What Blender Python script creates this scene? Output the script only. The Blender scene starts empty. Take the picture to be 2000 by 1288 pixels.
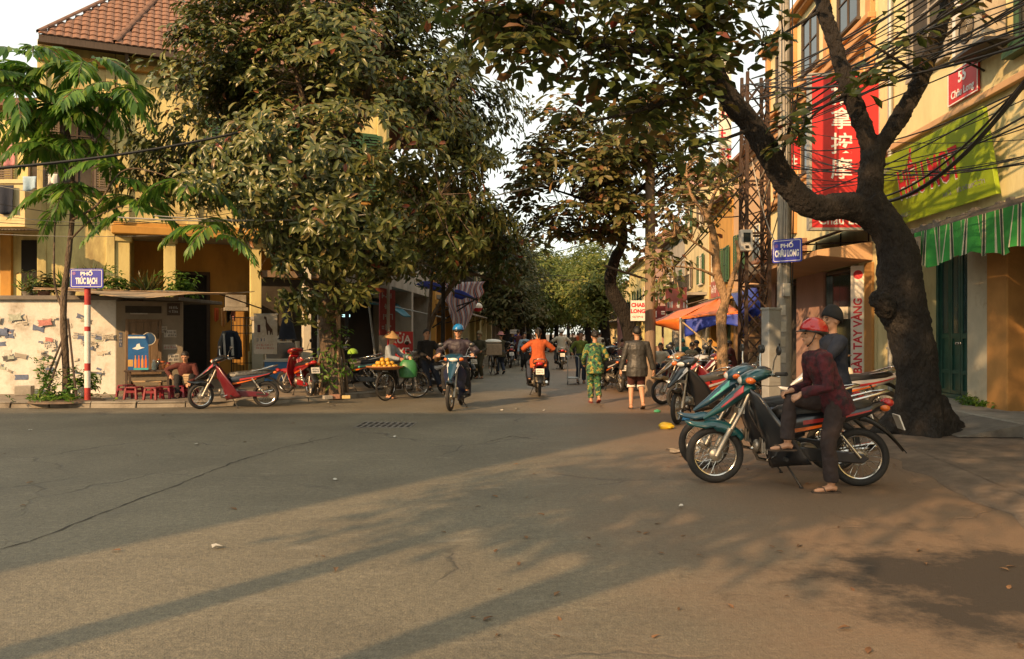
import bpy, bmesh, math, random
import numpy as np
from mathutils import Vector as V, Matrix as MX, noise as NZ
R = random.Random(7)
PI = math.pi
S = bpy.context.scene
COL = S.collection
# ---------------------------------------------------------------- camera, sky, sun, exposure
F, HZ, EYE = 1555.0, 652.0, 1.55          # focal length and horizon in pixels of the 2000 px photograph, eye height in metres
cam = bpy.data.cameras.new('camera'); co = bpy.data.objects.new('camera', cam); COL.objects.link(co)
co.location = (0, 0, EYE); co.rotation_euler = (PI/2, 0, 0)
cam.sensor_width = 36; cam.lens = 36*F/2000; cam.shift_y = 8/2000; cam.clip_end = 3000; cam.clip_start = .05
S.camera = co
SUN_EL, LX, LY = math.radians(25), .60, .80          # elevation; horizontal direction the light travels
SUN_AZ = math.atan2(-LX, -LY)                         # where the sun stands, clockwise from +Y
w = bpy.data.worlds.new('World'); S.world = w; w.use_nodes = True
nt = w.node_tree; bg = nt.nodes['Background']
sky = nt.nodes.new('ShaderNodeTexSky'); sky.sky_type = 'NISHITA'; sky.sun_disc = False
sky.sun_elevation = SUN_EL; sky.sun_rotation = SUN_AZ
sky.air_density = 1.0; sky.dust_density = 1.5; sky.ozone_density = .6; sky.altitude = 0
veil = nt.nodes.new('ShaderNodeMix'); veil.data_type = 'RGBA'; veil.blend_type = 'MIX'; veil.inputs['Factor'].default_value = .70
nt.links.new(sky.outputs[0], veil.inputs['A']); veil.inputs['B'].default_value = (7.3,7.15,5.9,1)      # the white winter haze over the whole sky
nt.links.new(veil.outputs['Result'], bg.inputs[0]); bg.inputs[1].default_value = .148
sl = bpy.data.lights.new('sun', 'SUN'); so = bpy.data.objects.new('sun', sl); COL.objects.link(so)
sl.energy = 5.0; sl.angle = math.radians(.6); sl.color = (1, .61, .29)
so.rotation_euler = V((-LX*math.cos(SUN_EL), -LY*math.cos(SUN_EL), math.sin(SUN_EL))).to_track_quat('Z', 'Y').to_euler()
S.view_settings.view_transform = 'Standard'; S.view_settings.look = 'None'
S.view_settings.exposure = .48; S.view_settings.gamma = 1; S.view_settings.use_curve_mapping = False
S.render.engine = 'CYCLES'
S.cycles.max_bounces = 6; S.cycles.diffuse_bounces = 3; S.cycles.transparent_max_bounces = 6

# ---------------------------------------------------------------- helpers
def at(px, py, Y): return V(((px-1000)/F*Y, Y, EYE-(py-HZ)/F*Y))
def gnd(px, py, z=0.):
    Y = F*(EYE-z)/(py-HZ); return V(((px-1000)/F*Y, Y, z))

class MB:
    def __init__(s): s.v = []; s.f = []; s.m = []
    def add(s, vs, fs, mi=0, T=None):
        o = len(s.v)
        s.v += [tuple(T @ V(p)) if T is not None else tuple(p) for p in vs]
        s.f += [tuple(i+o for i in f) for f in fs]; s.m += [mi]*len(fs); return s
    def box(s, a, b, mi=0, T=None):
        x0,y0,z0 = a; x1,y1,z1 = b
        return s.add([(x0,y0,z0),(x1,y0,z0),(x1,y1,z0),(x0,y1,z0),(x0,y0,z1),(x1,y0,z1),(x1,y1,z1),(x0,y1,z1)],
            [(3,2,1,0),(4,5,6,7),(0,1,5,4),(1,2,6,5),(2,3,7,6),(3,0,4,7)], mi, T)
    def cbox(s, c, d, mi=0, T=None):
        return s.box((c[0]-d[0]/2,c[1]-d[1]/2,c[2]-d[2]/2),(c[0]+d[0]/2,c[1]+d[1]/2,c[2]+d[2]/2), mi, T)
    def tube(s, pts, r, n=8, mi=0, T=None, closed=False, flat=1.0, caps=True):
        pts = [V(p) for p in pts]; k = len(pts)
        if not hasattr(r, '__len__'): r = [r]*k
        vs = []; ref = None
        for i, p in enumerate(pts):
            if closed: d = pts[(i+1) % k]-pts[i-1]
            else: d = pts[min(i+1,k-1)]-pts[max(i-1,0)]
            if d.length < 1e-9: d = V((0,0,1))
            d.normalize()
            if ref is None:
                ref = d.cross(V((0,0,1)) if abs(d.z) < .9 else V((1,0,0))).normalized()
            ref = (ref-d*ref.dot(d)).normalized(); b = d.cross(ref)
            for j in range(n):
                a = 2*PI*j/n; vs.append(p+(ref*math.cos(a)+b*math.sin(a)*flat)*r[i])
        fs = []
        for i in range(k if closed else k-1):
            i2 = (i+1) % k
            for j in range(n):
                j2 = (j+1) % n; fs.append((i*n+j, i*n+j2, i2*n+j2, i2*n+j))
        if caps and not closed:
            fs.append(tuple(range(n-1,-1,-1))); fs.append(tuple((k-1)*n+j for j in range(n)))
        return s.add(vs, fs, mi, T)
    def bar(s, a, b, w, h, mi=0, T=None, up=(0,0,1)):
        a = V(a); b = V(b); d = (b-a).normalized(); u = V(up)
        if abs(d.dot(u)) > .98: u = V((1,0,0))
        x = d.cross(u).normalized(); z = x.cross(d)
        vs = [p+x*sx*w/2+z*sz*h/2 for p in (a,b) for sx,sz in ((-1,-1),(1,-1),(1,1),(-1,1))]
        return s.add(vs, [(0,1,2,3),(7,6,5,4),(0,4,5,1),(1,5,6,2),(2,6,7,3),(3,7,4,0)], mi, T)
    def lathe(s, prof, n=16, mi=0, T=None, cap=True):
        vs = []; fs = []
        for r, z in prof:
            for j in range(n): vs.append((r*math.cos(2*PI*j/n), r*math.sin(2*PI*j/n), z))
        for i in range(len(prof)-1):
            for j in range(n):
                j2 = (j+1) % n; fs.append((i*n+j, i*n+j2, (i+1)*n+j2, (i+1)*n+j))
        if cap:
            fs.append(tuple(range(n-1,-1,-1))); o = (len(prof)-1)*n; fs.append(tuple(o+j for j in range(n)))
        return s.add(vs, fs, mi, T)
    def ell(s, c, r, n=12, m=8, mi=0, T=None):
        vs = []; fs = []
        for i in range(m+1):
            t = PI*i/m
            for j in range(n):
                a = 2*PI*j/n
                vs.append((c[0]+r[0]*math.sin(t)*math.cos(a), c[1]+r[1]*math.sin(t)*math.sin(a), c[2]+r[2]*math.cos(t)))
        for i in range(m):
            for j in range(n):
                j2 = (j+1) % n; fs.append((i*n+j, (i+1)*n+j, (i+1)*n+j2, i*n+j2))
        return s.add(vs, fs, mi, T)
    def prism(s, poly, a, b, ax=0, mi=0, T=None):
        """polygon in the two other axes, extruded from a to b along axis ax"""
        def P(u, v, t): return (t,u,v) if ax == 0 else ((u,t,v) if ax == 1 else (u,v,t))
        n = len(poly)
        vs = [P(u,v,a) for u,v in poly]+[P(u,v,b) for u,v in poly]
        fs = [tuple(range(n)), tuple(range(2*n-1,n-1,-1))]+[(i,(i+1)%n,n+(i+1)%n,n+i) for i in range(n)]
        return s.add(vs, fs, mi, T)
    def loft(s, rings, mi=0, T=None, closed=True, caps=True):
        n = len(rings[0]); vs = [p for r in rings for p in r]; fs = []
        for i in range(len(rings)-1):
            for j in range(n if closed else n-1):
                j2 = (j+1) % n; fs.append((i*n+j, i*n+j2, (i+1)*n+j2, (i+1)*n+j))
        if caps and closed:
            fs.append(tuple(range(n-1,-1,-1))); o = (len(rings)-1)*n; fs.append(tuple(o+j for j in range(n)))
        return s.add(vs, fs, mi, T)
    def sheet(s, fn, nu, nv, mi=0, T=None):
        vs = [fn(i/nu, j/nv) for i in range(nu+1) for j in range(nv+1)]
        fs = [(i*(nv+1)+j, (i+1)*(nv+1)+j, (i+1)*(nv+1)+j+1, i*(nv+1)+j+1) for i in range(nu) for j in range(nv)]
        return s.add(vs, fs, mi, T)
    def torus(s, c, Rr, r, axis='X', n=28, m=8, mi=0, T=None, flat=1.):
        pts = []
        for i in range(n):
            a = 2*PI*i/n
            o = (0,math.cos(a)*Rr,math.sin(a)*Rr) if axis == 'X' else ((math.cos(a)*Rr,math.sin(a)*Rr,0) if axis == 'Z' else (math.cos(a)*Rr,0,math.sin(a)*Rr))
            pts.append(V(c)+V(o))
        return s.tube(pts, r, m, mi, T, closed=True, flat=flat)

def mesh_from(name, mb, mats, smooth=False, recalc=True, ang=40):
    me = bpy.data.meshes.new(name); me.from_pydata(mb.v, [], mb.f)
    for m in (mats if isinstance(mats, (list,tuple)) else [mats]): me.materials.append(m)
    if any(mb.m): me.polygons.foreach_set('material_index', mb.m)
    if recalc:
        bm = bmesh.new(); bm.from_mesh(me); bmesh.ops.recalc_face_normals(bm, faces=bm.faces); bm.to_mesh(me); bm.free()
    if smooth:
        me.polygons.foreach_set('use_smooth', [True]*len(me.polygons)); me.set_sharp_from_angle(angle=math.radians(ang))
    me.update(); return me
def link(name, me, par=None, kind=None):
    o = bpy.data.objects.new(name, me); COL.objects.link(o)
    if par is not None: o.parent = par
    if kind: o['kind'] = kind
    return o
def mk(name, mb, mats, par=None, smooth=False, bevel=0, kind=None, recalc=True, ang=40, solid=0):
    o = link(name, mesh_from(name, mb, mats, smooth, recalc, ang), par, kind)
    if solid:
        m = o.modifiers.new('solid','SOLIDIFY'); m.thickness = solid; m.offset = 0
    if bevel:
        m = o.modifiers.new('bevel','BEVEL'); m.width = bevel; m.segments = 2; m.limit_method = 'ANGLE'; m.angle_limit = math.radians(40)
        m.harden_normals = False
    return o
def tag(o, label, cat, group=None):
    o['label'] = label; o['category'] = cat
    if group: o['group'] = group
    return o
def thing(name, label, cat, loc=(0,0,0), rz=0, group=None, sc=1):
    o = bpy.data.objects.new(name, None); COL.objects.link(o); o.location = loc; o.rotation_euler = (0,0,rz); o.scale = (sc,sc,sc)
    o.empty_display_size = .2
    return tag(o, label, cat, group)
def struct(name, mb, m, par=None, **k):
    o = mk(name, mb, m, par, **k); o['kind'] = 'structure'; return o
def copy_tree(o, par=None):
    c = o.copy(); COL.objects.link(c)
    if par is not None: c.parent = par
    for ch in o.children: copy_tree(ch, c)
    return c
def retint(o, table):
    """give a copy its own materials by name of the shared one (object-linked slots)"""
    for ch in [o]+list(o.children_recursive):
        for sl_ in ch.material_slots:
            m = sl_.material
            if m and m.name in table: sl_.link = 'OBJECT'; sl_.material = table[m.name]
def frame(O, u, n):
    """local x = along u, y = along n, z up, origin O"""
    u = V(u).normalized(); n = V(n).normalized()
    return MX(((u.x,n.x,0,O[0]),(u.y,n.y,0,O[1]),(0,0,1,O[2] if len(O) > 2 else 0),(0,0,0,1)))
def TR(x=0,y=0,z=0,rx=0,ry=0,rz=0,s=1):
    return MX.Translation((x,y,z)) @ MX.Rotation(rz,4,'Z') @ MX.Rotation(ry,4,'Y') @ MX.Rotation(rx,4,'X') @ MX.Scale(s,4)

def text(s, par, size, mat, M, sx=1, ext=.003, off=0, name='lettering', align='CENTER', sp=1):
    c = bpy.data.curves.new(name, 'FONT'); c.body = s; c.size = size; c.extrude = ext; c.offset = off; c.align_x = align; c.align_y = 'CENTER'
    c.space_character = sp; c.resolution_u = 3
    c.materials.append(mat); q = bpy.data.objects.new(name, c); COL.objects.link(q); bpy.context.view_layer.update()
    me = bpy.data.meshes.new_from_object(q.evaluated_get(bpy.context.evaluated_depsgraph_get())); bpy.data.objects.remove(q); bpy.data.curves.remove(c); me.name = name
    if not me.materials: me.materials.append(mat)
    o = link(name, me, par); o.matrix_local = M @ MX.Diagonal((sx,1,1,1)); return o
def facing(px, py, pz, rz=0):           # text plane: reads along +x turned by rz, upright, its face towards -y
    return MX.Translation((px,py,pz)) @ MX.Rotation(rz,4,'Z') @ MX.Rotation(PI/2,4,'X')

# ---------------------------------------------------------------- materials
def M(name, col, rough=.6, metal=0, var=.18, sc=5, bump=0, bsc=60, coat=0, col2=None, csc=1.5, cut=(.45,.6), stretch=(1,1,1), spec=.5, trans=0, emit=0):
    m = bpy.data.materials.new(name); m.use_nodes = True; t = m.node_tree; N = t.nodes; L = t.links
    p = N['Principled BSDF']; p.inputs['Roughness'].default_value = rough; p.inputs['Metallic'].default_value = metal
    p.inputs['Specular IOR Level'].default_value = spec
    if coat: p.inputs['Coat Weight'].default_value = coat; p.inputs['Coat Roughness'].default_value = .08
    if trans: p.inputs['Transmission Weight'].default_value = trans
    tc = N.new('ShaderNodeTexCoord'); mp = N.new('ShaderNodeMapping'); mp.inputs['Scale'].default_value = stretch
    L.new(tc.outputs['Object'], mp.inputs[0])
    nz = N.new('ShaderNodeTexNoise'); nz.inputs['Scale'].default_value = sc; nz.inputs['Detail'].default_value = 5; nz.inputs['Roughness'].default_value = .65
    L.new(mp.outputs[0], nz.inputs['Vector'])
    r = N.new('ShaderNodeValToRGB'); r.color_ramp.elements[0].position = .25; r.color_ramp.elements[1].position = .75
    c = V(col[:3])
    r.color_ramp.elements[0].color = (*[min(1,max(0,x*(1-var))) for x in c],1); r.color_ramp.elements[1].color = (*[min(1,x*(1+var)) for x in c],1)
    L.new(nz.outputs[0], r.inputs[0]); out = r.outputs[0]
    if col2 is not None:
        n2 = N.new('ShaderNodeTexNoise'); n2.inputs['Scale'].default_value = csc; n2.inputs['Detail'].default_value = 7; n2.inputs['Roughness'].default_value = .7
        L.new(mp.outputs[0], n2.inputs['Vector'])
        r2 = N.new('ShaderNodeValToRGB'); r2.color_ramp.elements[0].position = cut[0]; r2.color_ramp.elements[1].position = cut[1]
        L.new(n2.outputs[0], r2.inputs[0])
        mx = N.new('ShaderNodeMix'); mx.data_type = 'RGBA'; L.new(r2.outputs[0], mx.inputs['Factor']); L.new(out, mx.inputs['A'])
        mx.inputs['B'].default_value = (*col2[:3],1); out = mx.outputs['Result']
    L.new(out, p.inputs['Base Color'])
    if emit:
        L.new(out, p.inputs['Emission Color']); p.inputs['Emission Strength'].default_value = emit
    if bump:
        nb = N.new('ShaderNodeTexNoise'); nb.inputs['Scale'].default_value = bsc; nb.inputs['Detail'].default_value = 6
        L.new(mp.outputs[0], nb.inputs['Vector'])
        b = N.new('ShaderNodeBump'); b.inputs['Strength'].default_value = bump; b.inputs['Distance'].default_value = .11 if 'bark' in name else .02
        L.new(nb.outputs[0], b.inputs['Height']); L.new(b.outputs[0], p.inputs['Normal'])
    return m
def leafmat(name, cols, trans=.25, rough=.42):
    """one random colour per leaf, a finer mottling inside it, some light through the blade"""
    m = bpy.data.materials.new(name); m.use_nodes = True; t = m.node_tree; N = t.nodes; L = t.links
    p = N['Principled BSDF']; p.inputs['Roughness'].default_value = rough; p.inputs['Specular IOR Level'].default_value = .45
    g = N.new('ShaderNodeNewGeometry'); oi = N.new('ShaderNodeObjectInfo')
    ad = N.new('ShaderNodeMath'); ad.operation = 'ADD'; fr = N.new('ShaderNodeMath'); fr.operation = 'FRACT'
    L.new(g.outputs['Random Per Island'], ad.inputs[0]); L.new(oi.outputs['Random'], ad.inputs[1]); L.new(ad.outputs[0], fr.inputs[0])
    r = N.new('ShaderNodeValToRGB'); r.color_ramp.elements.remove(r.color_ramp.elements[1])
    for i, (pos, c) in enumerate(cols):
        e = r.color_ramp.elements[0] if i == 0 else r.color_ramp.elements.new(pos)
        e.position = pos; e.color = (*c,1)
    L.new(fr.outputs[0], r.inputs[0])
    nz = N.new('ShaderNodeTexNoise'); nz.inputs['Scale'].default_value = 1.1; nz.inputs['Detail'].default_value = 3
    tc = N.new('ShaderNodeTexCoord'); L.new(tc.outputs['Object'], nz.inputs['Vector'])
    mr = N.new('ShaderNodeMapRange'); mr.inputs[1].default_value = .3; mr.inputs[2].default_value = .7; mr.inputs[3].default_value = .65; mr.inputs[4].default_value = 1.3
    L.new(nz.outputs[0], mr.inputs[0])
    mu = N.new('ShaderNodeMix'); mu.data_type = 'RGBA'; mu.blend_type = 'MULTIPLY'; mu.inputs['Factor'].default_value = 1
    L.new(r.outputs[0], mu.inputs['A']); L.new(mr.outputs[0], mu.inputs['B'])
    L.new(mu.outputs['Result'], p.inputs['Base Color'])
    tr = N.new('ShaderNodeBsdfTranslucent'); L.new(mu.outputs['Result'], tr.inputs[0])
    mx = N.new('ShaderNodeMixShader'); mx.inputs[0].default_value = trans
    L.new(p.outputs[0], mx.inputs[1]); L.new(tr.outputs[0], mx.inputs[2]); L.new(mx.outputs[0], N['Material Output'].inputs[0])
    return m

bark = M('bark', (.10,.07,.045), .9, var=.45, sc=9, bump=.9, bsc=22, stretch=(1,1,.35), col2=(.19,.15,.11), csc=3, cut=(.5,.7))
bark_dark = M('bark_dark', (.016,.0125,.010), .92, var=.5, sc=10, bump=1.0, bsc=26, stretch=(1,1,.4), col2=(.036,.030,.024), csc=4, cut=(.52,.7))
bark_pale = M('bark_pale', (.34,.22,.12), .85, var=.3, sc=8, bump=.7, bsc=30, stretch=(1,1,.5), col2=(.16,.10,.06), csc=5, cut=(.55,.68))
plaster_yellow = M('plaster_yellow', (.62,.53,.23), .9, var=.14, sc=2, bump=.2, bsc=30, col2=(.30,.22,.10), csc=1.2, cut=(.45,.68), stretch=(1,1,.35))
plaster_ochre = M('plaster_ochre', (.47,.25,.055), .9, var=.18, sc=2, bump=.15, bsc=30, col2=(.25,.13,.04), csc=.9, cut=(.5,.75), stretch=(1,1,.4))
plaster_cream = M('plaster_cream', (.56,.46,.25), .9, var=.12, sc=2, bump=.12, bsc=30, col2=(.34,.28,.16), csc=.8, cut=(.52,.8), stretch=(1,1,.35))
plaster_pale = M('plaster_pale', (.64,.58,.32), .9, var=.14, sc=2, bump=.15, bsc=30, col2=(.38,.28,.12), csc=.9, cut=(.5,.76), stretch=(1,1,.3))
plaster_peach = M('plaster_peach', (.52,.33,.18), .9, var=.12, sc=2, bump=.1, bsc=30, col2=(.34,.21,.12), csc=1, cut=(.5,.8))
plaster_pink = M('plaster_pink', (.40,.24,.19), .9, var=.12, sc=2, bump=.1, bsc=30, col2=(.26,.17,.13), csc=1, cut=(.5,.8))
plaster_grey = M('plaster_grey', (.34,.31,.26), .92, var=.2, sc=2, bump=.2, bsc=30, col2=(.17,.15,.12), csc=.9, cut=(.45,.7), stretch=(1,1,.4))
wall_white = M('wall_white', (.56,.545,.50), .92, var=.16, sc=6, bump=.5, bsc=14, col2=(.25,.22,.17), csc=1.5, cut=(.5,.68))
wall_shade = M('wall_shade', (.25,.215,.16), .92, var=.16, sc=3, bump=.3, bsc=18, col2=(.22,.18,.12), csc=1.2, cut=(.5,.68))  # the white plaster again, darkened to put this wall's shade into the colour
trim_orange = M('trim_orange', (.50,.26,.10), .85, var=.12, sc=3)
col_orange = M('col_orange', (.44,.23,.07), .88, var=.14, sc=3, col2=(.30,.15,.05), csc=1.2, cut=(.5,.75))
pilaster_white = M('pilaster_white', (.46,.43,.33), .9, var=.12, sc=3, bump=.2, col2=(.28,.20,.13), csc=1.3, cut=(.55,.72))
concrete = M('concrete', (.30,.28,.24), .9, var=.2, sc=4, bump=.35, bsc=40, col2=(.17,.15,.125), csc=1.2, cut=(.48,.7))
concrete_dark = M('concrete_dark', (.15,.135,.115), .92, var=.25, sc=4, bump=.35, bsc=40, col2=(.08,.07,.06), csc=1.5, cut=(.5,.7))
wood_old = M('wood_old', (.22,.15,.09), .85, var=.3, sc=4, bump=.4, bsc=30, stretch=(4,4,.5), col2=(.12,.08,.05), csc=2, cut=(.5,.65))
wood_dark = M('wood_dark', (.065,.045,.032), .8, var=.3, sc=6, bump=.2, stretch=(4,4,.6))
wood_pale = M('wood_pale', (.36,.26,.15), .8, var=.2, sc=6, bump=.2, stretch=(4,4,.6))
door_green = M('door_green', (.012,.065,.05), .42, var=.25, sc=4, bump=.1, bsc=14, col2=(.03,.085,.07), csc=1.5)
shutter_green = M('shutter_green', (.03,.09,.035), .7, var=.3, sc=5, bump=.1)
frame_green = M('frame_green', (.035,.085,.045), .6, var=.2)
frame_white = M('frame_white', (.60,.56,.46), .7, var=.1, sc=6, col2=(.4,.36,.28), csc=3, cut=(.55,.7))
shutter_brown = M('shutter_brown', (.16,.12,.085), .8, var=.3)
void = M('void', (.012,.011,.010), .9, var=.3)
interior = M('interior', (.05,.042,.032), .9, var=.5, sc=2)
glass = M('glass', (.02,.028,.03), .08, var=.3, sc=2, spec=.8)
glass_teal = M('glass_teal', (.02,.05,.055), .1, var=.3, sc=2, spec=.8)
tile_clay = M('tile_clay', (.24,.125,.08), .88, var=.4, sc=6, bump=.3, bsc=40, col2=(.13,.07,.05), csc=7, cut=(.5,.72))
tile_dark = M('tile_dark', (.14,.075,.05), .9, var=.4, sc=3, bump=.3, bsc=40)
metal_rust = M('metal_rust', (.075,.045,.032), .75, .3, var=.4, sc=7, bump=.2, col2=(.06,.04,.03), csc=5)
metal_grey = M('metal_grey', (.35,.36,.35), .5, .3, var=.15, sc=6, col2=(.22,.2,.17), csc=3, cut=(.55,.72))
metal_dark = M('metal_dark', (.03,.028,.026), .5, .4, var=.3)
sheet_iron = M('sheet_iron', (.20,.16,.12), .7, .3, var=.35, sc=4, col2=(.11,.07,.045), csc=3, cut=(.45,.6))
chrome = M('chrome', (.62,.60,.56), .16, 1, var=.08, sc=9)
alloy = M('alloy', (.36,.33,.28), .42, .75, var=.2, sc=9, bump=.1)
rubber = M('rubber', (.018,.017,.016), .8, var=.3, sc=20, bump=.25, bsc=90)
plastic_black = M('plastic_black', (.012,.013,.014), .35, var=.3, sc=8)
seat_black = M('seat_black', (.016,.015,.015), .5, var=.3, sc=14, bump=.15, bsc=120)
cable = M('cable', (.015,.014,.013), .6, var=.2)
cable_pale = M('cable_pale', (.36,.34,.30), .6, var=.2)
white_paint = M('white_paint', (.68,.66,.60), .55, var=.08, sc=6, col2=(.48,.44,.37), csc=2.5, cut=(.55,.75))
red_paint = M('red_paint', (.48,.025,.03), .5, var=.12, sc=5)
red_faded = M('red_faded', (.42,.10,.085), .7, var=.2, sc=4, col2=(.30,.13,.10), csc=2)
red_dark = M('red_dark', (.17,.02,.022), .6, var=.2, sc=4)
blue_sign = M('blue_sign', (.02,.03,.36), .4, var=.12, sc=6)
lime_sign = M('lime_sign', (.26,.37,.013), .5, var=.16, sc=1.3, col2=(.19,.28,.01), csc=.8)
letter_white = M('letter_white', (.72,.72,.70), .6, var=.05)
letter_red = M('letter_red', (.50,.02,.03), .6, var=.08)
letter_grey = M('letter_grey', (.22,.23,.22), .6, var=.1)
ink_blue = M('ink_blue', (.10,.13,.21), .9, var=.4, sc=16)
ink_red = M('ink_red', (.40,.17,.15), .9, var=.4, sc=16)
ink_black = M('ink_black', (.10,.095,.09), .9, var=.5, sc=16)
ink_green = M('ink_green', (.32,.35,.29), .9, var=.4, sc=16)
paper = M('paper', (.50,.48,.43), .9, var=.2, sc=9, col2=(.42,.38,.3), csc=4)
paper_brown = M('paper_brown', (.34,.26,.18), .9, var=.3, sc=9)
skin = M('skin', (.46,.25,.15), .55, var=.08, sc=14, bump=.06, bsc=140)
hair_m = M('hair', (.012,.010,.009), .5, var=.4, sc=30, bump=.4, bsc=70, stretch=(3,3,.6))
eye_m = M('eye_dark', (.02,.012,.01), .25, var=.1)
lip_m = M('lip', (.34,.13,.10), .5, var=.1)
orange_tarp = M('orange_tarp', (.72,.17,.025), .6, var=.14, sc=3, bump=.2, bsc=9)
blue_tarp = M('blue_tarp', (.02,.045,.34), .5, var=.2, sc=3, bump=.3, bsc=7)
plastic_red = M('plastic_red', (.17,.010,.02), .4, var=.15)
# ---------------------------------------------------------------- ground, road, pavements
def asphalt():
    m = bpy.data.materials.new('asphalt'); m.use_nodes = True; t = m.node_tree; N = t.nodes; L = t.links
    p = N['Principled BSDF']; p.inputs['Roughness'].default_value = .66; p.inputs['Specular IOR Level'].default_value = .6
    tc = N.new('ShaderNodeTexCoord'); O = tc.outputs['Object']
    def noise(sc, det=5, rough=.6, src=O):
        n = N.new('ShaderNodeTexNoise'); n.inputs['Scale'].default_value = sc; n.inputs['Detail'].default_value = det; n.inputs['Roughness'].default_value = rough
        L.new(src, n.inputs['Vector']); return n.outputs[0]
    def ramp(src, stops):
        r = N.new('ShaderNodeValToRGB'); e = r.color_ramp.elements
        e[0].position, e[0].color = stops[0][0], (*stops[0][1],1); e[1].position, e[1].color = stops[1][0], (*stops[1][1],1)
        for pos, c in stops[2:]: x = e.new(pos); x.color = (*c,1)
        L.new(src, r.inputs[0]); return r.outputs[0]
    def mix(f, a, b, mode='MIX'):
        x = N.new('ShaderNodeMix'); x.data_type = 'RGBA'; x.blend_type = mode
        if hasattr(f, 'links') or hasattr(f,'is_linked'): L.new(f, x.inputs['Factor'])
        else: x.inputs['Factor'].default_value = f
        for q, k in ((a,'A'),(b,'B')):
            if isinstance(q, tuple): x.inputs[k].default_value = (*q,1)
            else: L.new(q, x.inputs[k])
        return x.outputs['Result']
    base = ramp(noise(.55,6,.65), [(.28,(.112,.100,.075)),(.74,(.205,.184,.136))])
    grit = ramp(noise(70,4,.8), [(.3,(.42,.42,.42)),(.72,(1.5,1.48,1.42))])
    c = mix(1, base, grit, 'MULTIPLY')
    grit2 = ramp(noise(19,5,.75), [(.32,(.66,.66,.66)),(.68,(1.3,1.28,1.24))])
    c = mix(1, c, grit2, 'MULTIPLY')
    # pale worn scuffs
    sc_ = N.new('ShaderNodeMapping'); sc_.inputs['Scale'].default_value = (.7,2.4,1); L.new(O, sc_.inputs[0])
    scuff = ramp(noise(2.2,8,.75,sc_.outputs[0]), [(.57,(0,0,0)),(.72,(1,1,1))])
    c = mix(scuff, c, mix(.5, c, (.30,.275,.22)))
    oil = ramp(noise(1.25,6,.62), [(.62,(0,0,0)),(.70,(1,1,1))])
    c = mix(oil, c, mix(.30, c, (.05,.045,.036)))
    patch = N.new('ShaderNodeTexVoronoi'); patch.inputs['Scale'].default_value = .16; L.new(O, patch.inputs['Vector'])
    c = mix(1, c, ramp(patch.outputs['Color'], [(.2,(.90,.90,.90)),(.8,(1.10,1.09,1.07))]), 'MULTIPLY')
    # hairline cracks, here and there
    wv = N.new('ShaderNodeTexNoise'); wv.inputs['Scale'].default_value = 1.5; wv.inputs['Detail'].default_value = 4; L.new(O, wv.inputs['Vector'])
    va = N.new('ShaderNodeVectorMath'); va.operation = 'MULTIPLY_ADD'; va.inputs[1].default_value = (.7,.7,0); L.new(wv.outputs['Color'], va.inputs[0]); L.new(O, va.inputs[2])
    vo = N.new('ShaderNodeTexVoronoi'); vo.feature = 'DISTANCE_TO_EDGE'; vo.inputs['Scale'].default_value = .42; L.new(va.outputs[0], vo.inputs['Vector'])
    cr = ramp(vo.outputs['Distance'], [(.0,(1,1,1)),(.012,(0,0,0))])
    cm = ramp(noise(.33,3), [(.5,(0,0,0)),(.6,(.8,.8,.8))])
    crk = N.new('ShaderNodeMath'); crk.operation = 'MULTIPLY'; L.new(cr, crk.inputs[0]); L.new(cm, crk.inputs[1])
    c = mix(crk.outputs[0], c, (.055,.05,.042))
    # brown earth trodden over the right hand verge, and a blotchy dark patch on it
    sp = N.new('ShaderNodeSeparateXYZ'); L.new(O, sp.inputs[0])
    nn = noise(.9,6,.7)
    def math(op, a, b):
        x = N.new('ShaderNodeMath'); x.operation = op
        for i, q in enumerate((a,b)):
            if isinstance(q,(int,float)): x.inputs[i].default_value = q
            else: L.new(q, x.inputs[i])
        return x.outputs[0]
    side = math('ADD', math('MULTIPLY', math('SUBTRACT', nn, .5), 3.2), sp.outputs['X'])
    earth = ramp(math('MULTIPLY', side, .2), [(.02,(0,0,0)),(.5,(.9,.9,.9))])
    c = mix(earth, c, mix(.85, c, (.18,.106,.060)))
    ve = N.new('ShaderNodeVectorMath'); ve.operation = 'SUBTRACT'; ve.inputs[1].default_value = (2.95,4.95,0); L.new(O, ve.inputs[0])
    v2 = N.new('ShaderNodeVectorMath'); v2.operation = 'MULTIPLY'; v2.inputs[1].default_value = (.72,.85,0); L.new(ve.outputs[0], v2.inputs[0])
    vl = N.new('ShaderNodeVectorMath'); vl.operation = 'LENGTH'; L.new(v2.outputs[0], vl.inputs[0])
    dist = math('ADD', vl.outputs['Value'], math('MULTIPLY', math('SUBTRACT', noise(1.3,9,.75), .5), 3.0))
    dark_patch = ramp(dist, [(.45,(1,1,1)),(2.25,(0,0,0))])
    c = mix(dark_patch, c, mix(.95, c, (.018,.012,.008)))
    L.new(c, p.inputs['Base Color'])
    rr = N.new('ShaderNodeMapRange'); rr.inputs[3].default_value = .66; rr.inputs[4].default_value = .85; L.new(dark_patch, rr.inputs[0]); L.new(rr.outputs[0], p.inputs['Roughness'])
    h = math('ADD', math('MULTIPLY', noise(95,3,.7), .55), math('MULTIPLY', noise(24,4,.7), .8))
    h = math('SUBTRACT', h, math('MULTIPLY', crk.outputs[0], 1.2))
    b = N.new('ShaderNodeBump'); b.inputs['Strength'].default_value = .9; b.inputs['Distance'].default_value = .02
    L.new(h, b.inputs['Height']); L.new(b.outputs[0], p.inputs['Normal'])
    return m
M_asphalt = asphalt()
M_pave = M('pavement', (.24,.20,.15), .92, var=.22, sc=5, bump=.5, bsc=45, col2=(.13,.105,.08), csc=1.2, cut=(.45,.7))
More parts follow.
